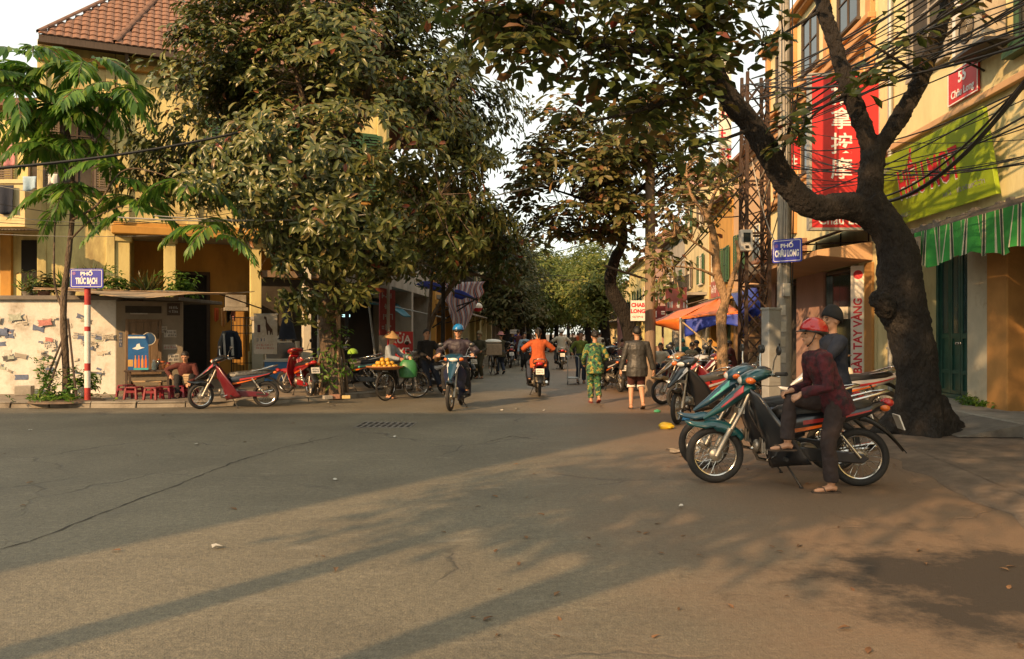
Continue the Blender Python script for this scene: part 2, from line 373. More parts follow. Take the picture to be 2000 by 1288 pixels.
M_kerb = M('kerb', (.27,.24,.19), .92, var=.25, sc=5, bump=.5, bsc=35, col2=(.13,.11,.085), csc=2.5, cut=(.45,.65))
M_dirt = M('earth', (.17,.115,.075), .95, var=.3, sc=4, bump=.6, bsc=40, col2=(.09,.065,.045), csc=1.3, cut=(.45,.65))
g = MB(); g.add([(-900,-900,-.02),(900,-900,-.02),(900,1500,-.02),(-900,1500,-.02)], [(0,1,2,3)])
struct('ground', g, M_dirt, recalc=False)
g = MB()
def roadz(x, y): return .012*NZ.noise((x*.35,y*.35,0)) - .010
nx, ny = 60, 90
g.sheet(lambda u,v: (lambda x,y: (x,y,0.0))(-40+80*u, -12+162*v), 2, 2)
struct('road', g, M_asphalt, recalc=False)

def XL(y): return -4.6+.058*y
def XR(y): return 8.3+.058*(y-14)
lk = [(-45,16.6),(-8,16.6),(-6.4,16.85),(-5.2,17.6),(-4.3,18.5),(-3.4,19.5),(-2.7,20.8),(-2.2,22.5),(-2.2+.058*117,140)]
rk = [(3.7,1.0),(4.72,7.35),(5.0,9.0),(5.12,9.8),(5.35,12),(6.15,26),(12.8,140)]
def pavement(name, line, far, h, m):
    g = MB(); n = len(line)
    vs = [(x,y,h) for x,y in line]+[(x,y,h) for x,y in reversed(far)]
    g.add(vs, [tuple(range(len(vs)))])
    o = struct(name, g, m, recalc=False)
    me = o.data
    if me.polygons[0].normal.z < 0: me.flip_normals()
    bm = bmesh.new(); bm.from_mesh(me); bmesh.ops.triangulate(bm, faces=bm.faces); bm.to_mesh(me); bm.free()
    return o
pl_ = pavement('pavement', lk, [(-45,60),(-30,140),(4,141)], .10, M_pave)
M_pave2 = M('trodden_earth', (.15,.11,.08), .95, var=.3, sc=5, bump=.6, bsc=45, col2=(.085,.062,.045), csc=1.2, cut=(.45,.65))
M_kerb2 = M('kerb_worn', (.17,.135,.10), .95, var=.3, sc=5, bump=.6, bsc=35, col2=(.09,.07,.05), csc=2.5, cut=(.45,.65))
pr_ = pavement('pavement', rk, [(40,-5),(45,60),(40,140)], .06, M_pave2)
def kerbs(par, line, lo, hi, h, wid, side, seed, rough, mat_=None):
    rr = random.Random(seed); pts = [V((x,y,0)) for x,y in line]; L_ = [0]
    for a, b in zip(pts, pts[1:]): L_.append(L_[-1]+(b-a).length)
    def P(t):
        for i in range(len(pts)-1):
            if t <= L_[i+1]: return pts[i].lerp(pts[i+1], (t-L_[i])/max(1e-6,L_[i+1]-L_[i]))
        return pts[-1]
    t = lo
    while t < hi:
        l = rr.uniform(.7,1.05); a, b = P(t+.012), P(t+l-.012); d = (b-a).normalized(); nrm = V((-d.y,d.x,0))*side
        k = MB(); hh = h+rr.uniform(-rough,rough)
        j = rr.uniform(-.02,.02)
        k.prism([(-.02+j,-.05),(.0+j,hh*.55),(.02+j,hh+.004),(.05+j,hh+.02),(wid,hh+.018),(wid,-.05)], 0, (b-a).length, ax=0, T=frame((a.x,a.y,0), d, nrm))
        mk('kerb_stone', k, mat_ or M_kerb, par, bevel=.012, kind='structure'); t += l
kerbs(pl_, lk, 28, 66, .10, .24, 1, 3, .012)
kerbs(pr_, rk, 13.5, 34, .038, .22, -1, 5, .012, M_kerb2)
g = MB(); k_ = [(3.7,1.0),(4.72,7.35),(5.0,9.0),(5.12,9.8),(5.35,12),(5.5,13.6)]; nn_ = []
for i in range(len(k_)-1):
    for j in range(12): t_ = j/12; nn_.append((k_[i][0]+(k_[i+1][0]-k_[i][0])*t_, k_[i][1]+(k_[i+1][1]-k_[i][1])*t_))
g.loft([[(x-.45+.22*NZ.noise((y*1.7,0,0)),y,.002) for x,y in nn_],[(x-.12+.1*NZ.noise((y*2.3,5,0)),y,.045) for x,y in nn_],[(x+.06,y,.062) for x,y in nn_]], closed=False, caps=False)
struct('pavement_edge', g, M_pave2, smooth=True)
# the long open seam across the road where two layers of asphalt meet, and the sunken drain cover
def ribbon(pts, wid, seed, z=.004):
    rr = random.Random(seed); g = MB(); P = []
    for a, b in zip(pts, pts[1:]):
        n = max(2,int((b-a).length/.10))
        P += [a.lerp(b,i/n) for i in range(n)]
    P.append(pts[-1]); L_ = []; Rr = []; off = 0
    for i, p in enumerate(P):
        d = (P[min(i+1,len(P)-1)]-P[max(0,i-1)]).normalized(); nrm = V((-d.y,d.x,0)); off = off*.85+rr.uniform(-.02,.02)
        w_ = wid*rr.uniform(.2,1.3)*min(1, i/4+.1, (len(P)-1-i)/4+.1)
        L_.append(p+nrm*(off+w_)+V((0,0,z))); Rr.append(p+nrm*(off-w_)+V((0,0,z)))
    g.loft([L_,Rr], closed=False, caps=False); return g
M_seam = M('seam', (.045,.04,.033), .95, var=.5, sc=20)
struct('road_seam', ribbon([gnd(-60,1085),gnd(60,1058),gnd(130,1030),gnd(300,968),gnd(450,905),gnd(560,872),gnd(680,848)], .011, 4), M_seam, recalc=False)
struct('road_seam', ribbon([gnd(930,868),gnd(1000,852),gnd(1075,862)], .012, 9), M_seam, recalc=False)
a, b, c, d = gnd(690,836), gnd(800,836), gnd(815,826), gnd(712,824)
mc = thing('drain_cover', 'dark square drain cover let into the grey road', 'drain cover', (0,0,0))
g = MB(); g.add([p+V((0,0,.006)) for p in (a,b,c,d)]+[p+V((0,0,-.03)) for p in (a,b,c,d)], [(0,1,2,3),(4,5,1,0),(5,6,2,1),(6,7,3,2),(7,4,0,3)])
mk('frame', g, concrete_dark, mc)
g = MB()
for i in range(9):
    for j in range(2):
        t = (i+.5)/9; s_ = .08+.45*j
        p0 = a.lerp(b,t).lerp(d.lerp(c,t), s_); p1 = a.lerp(b,t).lerp(d.lerp(c,t), s_+.36)
        g.bar(p0+V((0,0,.004)), p1+V((0,0,.004)), .05, .008)
mk('cover_bars', g, metal_dark, mc)

# ---------------------------------------------------------------- building helpers
def ring(mb, u0,u1,z0,z1,n0,n1,t, T, mi=0):
    mb.box((u0,n0,z0),(u0+t,n1,z1),mi,T); mb.box((u1-t,n0,z0),(u1,n1,z1),mi,T)
    mb.box((u0+t,n0,z0),(u1-t,n1,z0+t),mi,T); mb.box((u0+t,n0,z1-t),(u1-t,n1,z1),mi,T)
def window(par, T, u0,u1,z0,z1, fm=None, pm=None, mull=2, bars=1, shutters=None, name='window', n=0.0, slat=.07):
    fm = fm or frame_white; pm = pm or glass
    f = MB(); ring(f, u0,u1,z0,z1,n-.02,n+.06,.06, T)
    f.box((u0-.06,n,z0-.07),(u1+.06,n+.12,z0-.002),0,T)
    fo = mk(name, f, fm, par)
    W = (u1-u0-.12)/mull; H = (z1-z0-.12)/(bars+1)
    for i in range(mull):
        for j in range(bars+1):
            g = MB(); a = u0+.06+i*W; b = z0+.06+j*H
            g.box((a+.02,n+.004,b+.02),(a+W-.02,n+.016,b+H-.02),0,T); mk('pane', g, pm, fo)
    g = MB()
    for i in range(1,mull): g.box((u0+.06+i*W-.02,n+.002,z0+.061),(u0+.06+i*W+.02,n+.045,z1-.061),0,T)
    for j in range(1,bars+1): g.box((u0+.061,n+.001,z0+.06+j*H-.018),(u1-.061,n+.04,z0+.06+j*H+.018),0,T)
    if g.v: mk('glazing_bar', g, fm, fo)
    if shutters:
        w_ = (u1-u0)/2
        for sgn in (0,1):
            hinge = (u0 if sgn == 0 else u1); g = MB(); dirn = -1 if sgn == 0 else 1
            c0 = hinge; c1 = hinge+dirn*w_*.96
            lo, hi = min(c0,c1), max(c0,c1)
            ring(g, lo,hi,z0,z1,n+.07,n+.11,.05,T); k = int((z1-z0)/slat)
            for q in range(k):
                zz = z0+.06+q*(z1-z0-.12)/k; g.box((lo+.05,n+.075,zz),(hi-.05,n+.10,zz+slat*.55),0,T)
            mk('shutter', g, shutters, fo)
    return fo
def scribble(par, T, u0, u1, z0, z1, n, m, rows=1, seed=0, name='lettering', dens=1., slant=0):
    """strokes that stand for lettering too small or too blurred to read in the photograph"""
    rr = random.Random(seed); g = MB(); H = (z1-z0)/rows
    for k in range(rows):
        u = u0; b = z1-(k+1)*H+H*.15; h = H*.7
        while u < u1-h*.3:
            wd = h*rr.uniform(.35,.65)
            if rr.random() < .13*dens: u += wd*.7; continue
            t = h*.16
            for q in range(rr.choice((2,3,3))):
                a = rr.random()
                if a < .5: x = u+rr.uniform(0,wd-t); g.box((x,n,b),(x+t,n+.004,b+h*rr.uniform(.7,1)),0,T)
                else: zz = b+rr.uniform(0,h-t); g.box((u,n+.0005,zz),(u+wd*.9,n+.0045,zz+t),0,T)
            u += wd*1.25
    return mk(name, g, m, par) if g.v else None
def railing(par, T, u0,u1,n,z0,z1,m, step=.11, name='railing', post=.02):
    g = MB(); g.box((u0,n-.025,z1-.04),(u1,n+.025,z1),0,T); g.box((u0,n-.02,z0+.05),(u1,n+.02,z0+.08),0,T)
    mk(name, g, m, par); k = int((u1-u0)/step)
    b = MB(); b.box((-post/2,-post/2,0),(post/2,post/2,z1-z0-.12)); me = mesh_from('baluster', b, m)
    for i in range(k+1):
        o = link('baluster', me, par); o.matrix_local = T @ MX.Translation((u0+(u1-u0)*i/k,n,z0+.08))
def corrugated(mb, u0,u1, a, b, T, pitch=.076, amp=.018):
    """sheet between the (n,z) points a and b, ridges running from a to b"""
    k = max(4,int((u1-u0)/pitch*4)); rows = []
    for (n_,z_) in (a,b): rows.append([(u0+(u1-u0)*i/k, n_, z_+amp*math.sin(2*PI*i/4)) for i in range(k+1)])
    mb.loft(rows, 0, T, closed=False, caps=False)

# ---------------------------------------------------------------- the far rows of the street
def row_house(side, y0, y1, h, wall, roofm, label, seed, awn=None, sign=None, storeys=2, shop='door', win=None, pitched=True):
    rr = random.Random(seed); X = XL if side == 'L' else XR; u = V((.058,1,0)).normalized(); n = V((1,-.058,0)).normalized()*(1 if side == 'L' else -1)
    T = frame((0,0,0), u, n); L_ = (y1-y0)*V((.058,1)).length
    root = thing('row_house', label, 'house', (X(y0),y0,0), 0, 'houses along the street')
    D = 8
    g = MB(); gh = min(3.4,h*.42)
    # piers and upper wall, the ground floor open between the piers
    piers = max(2,int(L_/3)); pw = .38
    g.box((0,-D,gh),(L_,0,h),0,T); g.box((0,-D,0),(L_,-.9,gh),0,T)
    for i in range(piers+1):
        c = i*(L_-pw)/piers; g.box((c,-.9,0),(c+pw,0,gh),0,T)
    g.box((0,0.001,gh-.12),(L_,.1,gh+.05),0,T)
    g.box((0,0.001,h-.22),(L_,.14,h-.02),0,T)
    mk('wall', g, wall, root, bevel=.01)
    bay = (L_-pw)/piers
    for i in range(piers):
        a = i*bay+pw; b = (i+1)*bay; k = rr.random()
        g = MB()
        if k < .45:
            g.box((a,-.6,.05),(b,-.54,gh-.5),0,T); mk('shop_front', g, interior, root)
        else:
            m_ = rr.choice((wood_old,door_green,metal_grey,wood_dark,shutter_brown)); q = 4; ww = (b-a)/q
            for j in range(q):
                d_ = MB(); d_.box((a+j*ww+.01,-.35,.08),(a+(j+1)*ww-.01,-.29,gh-.45),0,T); mk('door_leaf', d_, m_, root)
        g = MB(); g.box((a,-.5,gh-.46),(b,-.3,gh),0,T); mk('lintel', g, wall, root)
    g = MB()
    if pitched:
        g.prism([(.5,h-.05),(.5,h+.06),(-D/2,h+1.7),(-D-.3,h+.06),(-D-.3,h-.05)], -.02, L_+.02, ax=0, T=T)
        mk('roof', g, roofm, root)
    else:
        g.box((-.02,-D,h+.002),(L_+.02,.25,h+.16),0,T); g.box((0,-.1,h+.16),(L_,.05,h+.85),0,T); mk('roof', g, wall, root)
    for s in range(1,storeys):
        z0 = gh+.75+(s-1)*(h-gh)/(storeys-1); z1 = min(z0+1.5, h-.45)
        k = max(1,int(L_/2.6))
        for i in range(k):
            c = (i+.5)*L_/k
            window(root, T, c-.5,c+.5,z0,z1, frame_white if rr.random()<.5 else frame_green, glass, 2 if y0<55 else 1, 1 if y0<55 else 0, shutters=rr.choice((None,shutter_green,shutter_brown)) if y0<60 else None, n=.0)
    if rr.random() < .6 and storeys > 1:
        g = MB(); g.box((.3,.0,gh+.1),(L_-.3,.95,gh+.24),0,T); mk('balcony', g, concrete, root)
        railing(root, T, .35,L_-.35,.9,gh+.24,gh+1.15, metal_dark, .16)
    if awn:
        g = MB(); corrugated(g, .1, L_-.1, (.02,gh-.1), (1.5,gh-.55), T, .1); mk('awning', g, awn, root, solid=.012)
        g = MB()
        for c in (.2,L_-.2): g.tube([(c,.02,gh-.9),(c,1.45,gh-.57)], .018, 6, T=T)
        mk('awning_bracket', g, metal_dark, root)
    if sign:
        c = L_*rr.uniform(.35,.6); g = MB(); g.box((c-.9,.12,gh+.1),(c+.9,.18,gh+.85),0,T); so_ = mk('shop_sign', g, sign, root)
        scribble(so_, T, c-.75,c+.75,gh+.22,gh+.75,.181, letter_white, 1, seed)
    # the object's own frame: geometry was written in (u,n,z) from the base point
    return root
RH = [
 ('L',29.8,35,6.6,plaster_ochre,tile_dark,'ochre two-storey shophouse next to the yellow corner house',11,sheet_iron,None,2,True),
 ('L',35.2,41,7.4,plaster_cream,tile_dark,'cream columned house behind the striped plastic sheet',12,None,None,2,True),
 ('L',41.2,47,8.2,plaster_yellow,tile_dark,'pale yellow house on the left beyond the columned cream one',13,sheet_iron,None,2,False),
 ('L',47.2,55,6.5,plaster_pale,tile_dark,'low pale house on the left by the small white street sign',14,None,None,2,True),
 ('L',55.2,66,7.5,plaster_grey,tile_dark,'grey house far down the left side of the street',15,sheet_iron,None,2,True),
 ('L',66.2,80,8.2,plaster_ochre,tile_dark,'last ochre house on the left before the far trees',16,None,None,2,True),
 ('L',80.2,140,7,plaster_grey,tile_dark,'long grey house front in shade of the far left trees',17,None,None,2,True),
 ('R',28.6,34,8.5,plaster_peach,tile_clay,'peach house behind the blue and orange tarpaulin',21,sheet_iron,None,2,True),
 ('R',34.2,39.5,7.5,plaster_ochre,tile_dark,'ochre house behind the seated café guests',22,sheet_iron,red_faded,2,True),
 ('R',39.7,47,9.5,plaster_cream,tile_clay,'tall cream house with balcony behind the white CHAB LONG sign',23,sheet_iron,None,3,False),
 ('R',47.2,56,7.6,plaster_grey,tile_dark,'grey house on the right beyond the tall cream one',24,None,red_faded,2,True),
 ('R',56.2,68,8.5,plaster_pink,tile_dark,'pink house far down the right side of the street',25,sheet_iron,None,2,True),
 ('R',68.2,84,8,plaster_yellow,tile_dark,'last yellow house on the right before the far trees',26,None,None,2,True),
 ('R',84.2,140,7,plaster_cream,tile_dark,'long cream house front in shade of the far right trees',27,None,None,2,True)]
for (sd,y0,y1,h,wm,rm,lab,seed,awn,sg,st,pit) in RH:
    row_house(sd,y0,y1,h,wm,rm,lab,seed,awn,sg,st,'door',None,pit)
# ---------------------------------------------------------------- yellow corner house on the left
SU = .10   # height of the left pavement
Aq, Bq = V((-12.75,21.45,9.64)), V((-11.06,22.2,9.64))
d2 = V((.917,.4,0)).normalized(); n2 = V((d2.y,-d2.x,0)); Cq = Bq+d2*8.3
d1 = (Bq-Aq); d1.z = 0; d1.normalize(); n1 = V((d1.y,-d1.x,0))
Bw = V((-11.35,22.82,0)); Aw = Bw-d1*1.95; Cw = Bw+d2*8.0
house = thing('corner_house', 'yellow two-storey corner house with a red tiled hip roof', 'house', (Bw.x,Bw.y,0))
def H(p): return V(p)-V((Bw.x,Bw.y,0))
T2 = frame((0,0,0), d2, n2); T1 = frame(H((Aw.x,Aw.y,0)), d1, n1)
g = MB()
g.box((0,-6,4.55),(8.0,0,9.7),0,T2)
g.box((0,-6,0),(8.0,-1.7,4.55),0,T2)
mk('wall', g, plaster_yellow, house)
g = MB(); g.box((0,-5,0),(1.93,-.004,9.7),0,T1); mk('wall', g, plaster_yellow, house)
g = MB(); g.box((.42,-1.697,.1),(7.98,-1.66,4.5),0,T2); mk('loggia_wall', g, plaster_ochre, house)
for u0,u1,mm in ((-.02,.36,plaster_yellow),(1.25,1.58,plaster_yellow),(3.68,4.0,plaster_yellow),(5.25,5.5,frame_white),(7.65,8.02,plaster_yellow)):
    g = MB(); g.box((u0,-.32,0),(u1,.012,4.55),0,T2); g.box((u0-.05,-.36,4.2),(u1+.05,.06,4.35),0,T2); g.box((u0-.04,-.35,0),(u1+.04,.05,1.0),0,T2)
    mk('pillar', g, mm, house, bevel=.015)
g = MB(); g.box((-.1,.002,4.4),(8.1,.32,4.62),0,T2); g.box((-.06,.002,4.62),(8.1,.16,4.75),0,T2); mk('floor_ledge', g, plaster_ochre, house, bevel=.02)
g = MB(); g.box((.4,-1.6,4.40),(8,-.003,4.5),0,T2); mk('loggia_ceiling', g, plaster_grey, house)
for u0 in (.05,1.9,3.9,5.9,7.6):
    g = MB(); g.box((u0,.002,4.76),(u0+.3,.09,9.1),0,T2); mk('pilaster', g, plaster_yellow, house, bevel=.012)
for u0 in (.0,1.7):
    g = MB(); g.box((u0,.0,2.4),(u0+.22,.07,9.1),0,T1); mk('pilaster', g, plaster_yellow, house, bevel=.012)
g = MB(); g.box((-.05,.002,9.1),(8.05,.18,9.3),0,T2); g.box((0,.001,9.1),(1.95,.17,9.3),0,T1); g.box((0,.002,5.7),(8,.06,5.82),0,T2); mk('cornice', g, plaster_ochre, house, bevel=.02)
window(house, T1, .55,1.4,5.6,7.9, wood_dark, interior, 2, 2, shutters=shutter_brown)
g = MB(); g.box((.35,.001,8.0),(1.6,.2,8.12),0,T1); g.prism([(.4,8.12),(1.55,8.12),(.98,8.45)], .001,.14, ax=1, T=T1); mk('pediment', g, plaster_ochre, house)
g = MB(); corrugated(g, .2,1.75,(.03,8.0),(.95,7.55),T1,.09); mk('window_hood', g, sheet_iron, house, solid=.012)
# tall green shutters on the upper floor
for u0 in (2.35,4.4,6.4):
    fr = window(house, T2, u0,u0+1.35,5.9,8.0, shutter_green, interior, 2, 0)
    for k in range(2):
        g = MB(); a = u0+.03+k*.66; ring(g, a,a+.64,5.95,7.95,.07,.12,.07,T2)
        for q in range(20): zz = 6.04+q*.093; g.box((a+.07,.08,zz),(a+.57,.112,zz+.05),0,T2)
        mk('shutter', g, shutter_green, fr)
# brackets and soffit beam under the eaves
g = MB()
for P0,dd,nn,L_ in ((Bw,d2,n2,8.),(Aw,d1,n1,1.95)):
    pass
for k in range(9):
    u = .3+k*.93; g = MB(); g.bar(T2 @ V((u,.02,8.75)), T2 @ V((u,.62,9.5)), .09,.12); g.bar(T2 @ V((u,.05,8.5)), T2 @ V((u,.05,9.5)), .09,.09); mk('eave_bracket', g, wood_dark, house)
K0 = V((-10.4,26,13.75)); K1 = V((-6.0,30.5,13.75))
g = MB()
def slabpoly(pts, th, m, name, par, off):
    q = MB(); n = len(pts); ps = [H(p) for p in pts]
    nrm = (ps[1]-ps[0]).cross(ps[2]-ps[0]).normalized()
    if nrm.z < 0: nrm = -nrm
    q.add([p-nrm*off for p in ps]+[p-nrm*(off+th) for p in ps], [tuple(range(n)),tuple(range(2*n-1,n-1,-1))]+[(i,(i+1)%n,n+(i+1)%n,n+i) for i in range(n)])
    return mk(name, q, m, par)
Dq = Cq+V((1.5,9,0)); Eq = Aq+V((-.5,13,0))
slabpoly([Aq,Bq,K0], .08, wood_dark, 'roof_board', house, .05)
slabpoly([Bq,Cq,K1,K0], .08, wood_dark, 'roof_board', house, .05)
slabpoly([Cq,Dq,K1], .08, tile_dark, 'roof_board', house, .05)
slabpoly([Eq,Aq,K0], .08, tile_dark, 'roof_board', house, .05)
slabpoly([Dq,Eq,K0,K1], .08, tile_dark, 'roof_board', house, .05)
g = MB(); g.bar(H(Aq)+V((0,0,-.12)),H(Bq)+V((0,0,-.12)),.05,.2); g.bar(H(Bq)+V((0,0,-.121)),H(Cq)+V((0,0,-.121)),.05,.2); mk('fascia', g, wood_dark, house)
def soffit(a,b,c,d):
    q = MB(); q.add([H(a),H(b),H(c),H(d)],[(0,1,2,3)]); mk('soffit', q, wood_dark, house, recalc=False)
soffit(V((*Bq.xy,9.56)),V((*Cq.xy,9.56)),V((*Cw.xy,9.56)),V((*Bw.xy,9.56)))
soffit(V((*Aq.xy,9.561)),V((*Bq.xy,9.561)),V((*Bw.xy,9.561)),V((*Aw.xy,9.561)))
# clay tiles: one small curved piece each
tl = MB(); k = 4; rows = []
for t,zz in ((0,.035),(.27,.0)):
    rows.append([(-.10+.20*i/k, t-.02, zz+.030*math.sin(PI*i/k)) for i in range(k+1)])
tl.loft(rows, closed=False, caps=False)
tl.loft([[(x,y,z) for x,y,z in rows[0]],[(x,y,z-.035) for x,y,z in rows[0]]], closed=False, caps=False)
tile_me = mesh_from('tile', tl, tile_clay, recalc=False)
rt = random.Random(21); pieces = []
def tiles(e0, e1, apex, others):
    e0,e1 = V(e0),V(e1); u = (e1-e0).normalized(); v = (apex-e0); v = (v-u*v.dot(u)).normalized(); n = u.cross(v)
    if n.z < 0: n = -n
    poly = [((p-e0).dot(u),(p-e0).dot(v)) for p in others]
    def inside(x,y):
        c = False
        for i in range(len(poly)):
            (x1,y1),(x2,y2) = poly[i],poly[i-1]
            if (y1 > y) != (y2 > y) and x < (x2-x1)*(y-y1)/(y2-y1)+x1: c = not c
        return c
    hi = max(p[1] for p in poly); xs = [p[0] for p in poly]; j = 0; y = -.02
    while y < hi:
        x = min(xs)
        while x < max(xs):
            if inside(x+.1, y+.12):
                p = e0+u*(x+.1+rt.uniform(-.008,.008))+v*y+n*rt.uniform(0,.014)
                tw = rt.uniform(-.03,.03)
                uu = (u*math.cos(tw)+v*math.sin(tw)); vv = (v*math.cos(tw)-u*math.sin(tw))
                m = MX(((uu.x,vv.x,n.x,p.x),(uu.y,vv.y,n.y,p.y),(uu.z,vv.z,n.z,p.z),(0,0,0,1)))
                pieces.append((p,m))
            x += .2
        y += .215; j += 1
tiles(Aq,Bq,K0,[Aq,Bq,K0]); tiles(Bq,Cq,K0,[Bq,Cq,K1,K0])
def pxy(p): return (1000+F*p.x/p.y, HZ-F*(p.z-EYE)/p.y)
def seen(p): x,y = pxy(p); return 60 < x < 385 and y > -8
vis = [q for q in pieces if seen(q[0])][:300]; ids = {id(q) for q in vis}
for p,m in vis:
    o = link('tile', tile_me, house); o.matrix_local = MX.Translation(-V((Bw.x,Bw.y,0))) @ m
g = MB()
for q in pieces:
    if id(q) not in ids: g.add(tl.v, tl.f, 0, MX.Translation(-V((Bw.x,Bw.y,0))) @ q[1])
mk('far_tiles', g, tile_clay, house, kind='stuff', recalc=False)
rdg = MB(); rr_ = [[(.1*math.cos(PI*i/6), t, .08*math.sin(PI*i/6)) for i in range(7)] for t in (0,.32)]; rdg.loft(rr_, closed=False, caps=False)
rdg_me = mesh_from('ridge_tile', rdg, tile_dark, recalc=False)
for a,b in ((Bq,K0),(Aq,K0)):
    L_ = (b-a).length; k = int(L_/.3); d = (b-a).normalized(); x = d.cross(V((0,0,1))).normalized(); z = x.cross(d)
    for i in range(k):
        p = a+d*(i*.3)+V((0,0,.03))
        if pxy(p)[1] < -15: break
        o = link('ridge_tile', rdg_me, house); o.matrix_local = MX.Translation(-V((Bw.x,Bw.y,0))) @ MX(((x.x,d.x,z.x,p.x),(x.y,d.y,z.y,p.y),(x.z,d.z,z.z,p.z),(0,0,0,1)))
# ground floor: doorway, inner door, shrine shelf, window bars
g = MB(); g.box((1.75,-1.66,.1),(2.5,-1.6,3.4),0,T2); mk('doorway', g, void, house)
fr = MB(); ring(fr,1.65,2.6,.1,3.5,-1.659,-1.55,.1,T2); mk('door_frame', fr, wood_dark, house)
g = MB(); g.box((2.95,-1.1,2.25),(3.65,-.35,2.36),0,T2); g.box((3.0,-1.05,2.37),(3.6,-.5,2.75),0,T2); mk('shrine_shelf', g, concrete, house, bevel=.01)
window(house, T2, 4.2,4.9,2.2,3.4, frame_green, void, 2, 1, n=-1.66)
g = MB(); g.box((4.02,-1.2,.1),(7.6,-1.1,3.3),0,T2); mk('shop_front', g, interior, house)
g = MB(); g.box((4.02,-.4,3.3),(7.62,-.1,3.5),0,T2); mk('shop_beam', g, wood_old, house)
# left wing behind the feathery tree, with balcony
wing = thing('balcony_house', 'yellow house wing with a washing balcony over white french windows', 'house', (-22,22.6,0))
Tw = frame((0,0,0),(1,0,0),(0,-1,0))
g = MB(); g.box((0,-5,0),(9.0,0,7.9),0,Tw); mk('wall', g, plaster_yellow, wing)
g = MB(); g.box((0,-5,7.9),(9.2,.5,8.1),0,Tw); mk('roof', g, tile_dark, wing)
for u in (4.35,6.05,7.55): g = MB(); g.box((u,.001,0),(u+.3,.12,4.5),0,Tw); mk('pilaster', g, plaster_ochre, wing, bevel=.01)
g = MB(); g.box((2.0,.001,4.4),(9.0,1.35,4.56),0,Tw); g.box((2,1.25,4.561),(9.0,1.35,5.55),0,Tw); g.box((1.95,1.22,5.55),(9.05,1.40,5.66),0,Tw); g.box((8.9,.002,4.562),(9.0,1.249,5.5),0,Tw); mk('balcony', g, plaster_cream, wing, bevel=.01)
g = MB(); corrugated(g,1.9,9.3,(1.2,4.33),(1.75,4.28),Tw,.09); mk('drip_sheet', g, sheet_iron, wing, solid=.01)
window(wing, Tw, 6.55,7.45,5.0,7.0, wood_dark, interior, 2, 2, shutters=shutter_brown)
window(wing, Tw, 8.3,8.85,5.0,7.0, wood_dark, interior, 1, 2)
fd = window(wing, Tw, 6.45,7.42,2.36,3.95, frame_white, shutter_brown, 4, 1)
g = MB(); g.box((8.1,.0,2.36),(8.95,.05,4.2),0,Tw); mk('doorway', g, void, wing)
# low plastered building with the poster-covered wall and flat roof
lean = thing('lean_to', 'low white plastered lean-to wall covered in torn stickers', 'outbuilding', (-9.5,19.1,SU))
TL = frame((0,0,0),(1,0,0),(0,-1,0)); du = V((1.3,.7,0)).normalized(); TS = frame((0,0,0), du, V((du.y,-du.x,0)))
g = MB(); g.box((-12,-.35,-.1),(-2.95,.0,2.0),0,TL); g.box((-2.95,-.35,-.1),(-.0,.0,2.26),0,TL); mk('wall', g, wall_white, lean, bevel=.015)
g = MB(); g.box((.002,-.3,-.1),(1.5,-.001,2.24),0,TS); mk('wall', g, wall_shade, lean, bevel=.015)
g = MB(); g.box((-12,-3.4,2.0),(-2.96,.10,2.10),0,TL); g.box((-2.96,-3.4,2.26),(.1,.12,2.36),0,TL); g.box((.1,-3.3,2.261),(1.35,-.35,2.345),0,TL); mk('roof', g, concrete_dark, lean, bevel=.01)
g = MB(); g.box((-12,.001,-.1),(-3.4,.16,.22),0,TL); mk('wall_foot', g, concrete, lean, bevel=.02)
# stickers and stencils pasted over one another
rs = random.Random(5)
mats_ = [paper,paper,paper,paper,ink_blue,ink_blue,ink_red,ink_green,ink_black,paper,plaster_grey]
lay = .002
for i in range(170):
    u = rs.uniform(-6.6,-.15); z = rs.uniform(.35,1.85); wd = rs.uniform(.11,.34); hh = wd*rs.uniform(.28,.65); a = rs.gauss(0,.16)
    lay += .0004; ca,sa = math.cos(a),math.sin(a); kk = rs.choice((6,7,8)); pts = []
    for (x,y) in ((-.5,-.5),(-.1,-.5+rs.uniform(0,.18)),(.5,-.5),(.5-rs.uniform(0,.12),0),(.5,.5),(.12,.5-rs.uniform(0,.25)),(-.5,.5),(-.5+rs.uniform(0,.15),.1)):
        x = x*wd*rs.uniform(.88,1.08); y = y*hh*rs.uniform(.85,1.1); pts.append((u+x*ca-y*sa, z+x*sa+y*ca))
    g = MB(); g.prism(pts, lay, lay+.0012, ax=1, T=TL); mm = rs.choice(mats_); o = mk('sticker', g, mm, lean)
    if mm is paper and wd > .2:
        Ta = TL @ MX.Translation((u,0,z)) @ MX.Rotation(-a,4,'Y')
        scribble(o, Ta, -wd*.4,wd*.4,-hh*.38,hh*.36, lay+.0013, rs.choice((ink_blue,ink_red,ink_black,ink_green)), rs.choice((1,2,3)), i)
for (u,z,wd,hh,mm,rw,sd) in ((.98,1.55,.30,.16,ink_black,2,3),(.5,2.0,.38,.16,ink_black,2,4),(1.2,1.45,.28,.18,ink_black,2,5),(1.2,1.12,.3,.12,ink_red,1,6),(.1,1.3,.07,.35,ink_blue,4,7),(1.28,.85,.26,.2,ink_black,2,8)):
    g = MB(); g.box((u-wd/2,.001,z-hh/2),(u+wd/2,.003,z+hh/2),0,TS); o = mk('sticker', g, paper if mm is not ink_blue else ink_blue, lean)
    scribble(o, TS, u-wd*.45,u+wd*.45,z-hh*.42,z+hh*.42,.0032,mm if mm is not ink_blue else paper,rw,sd)
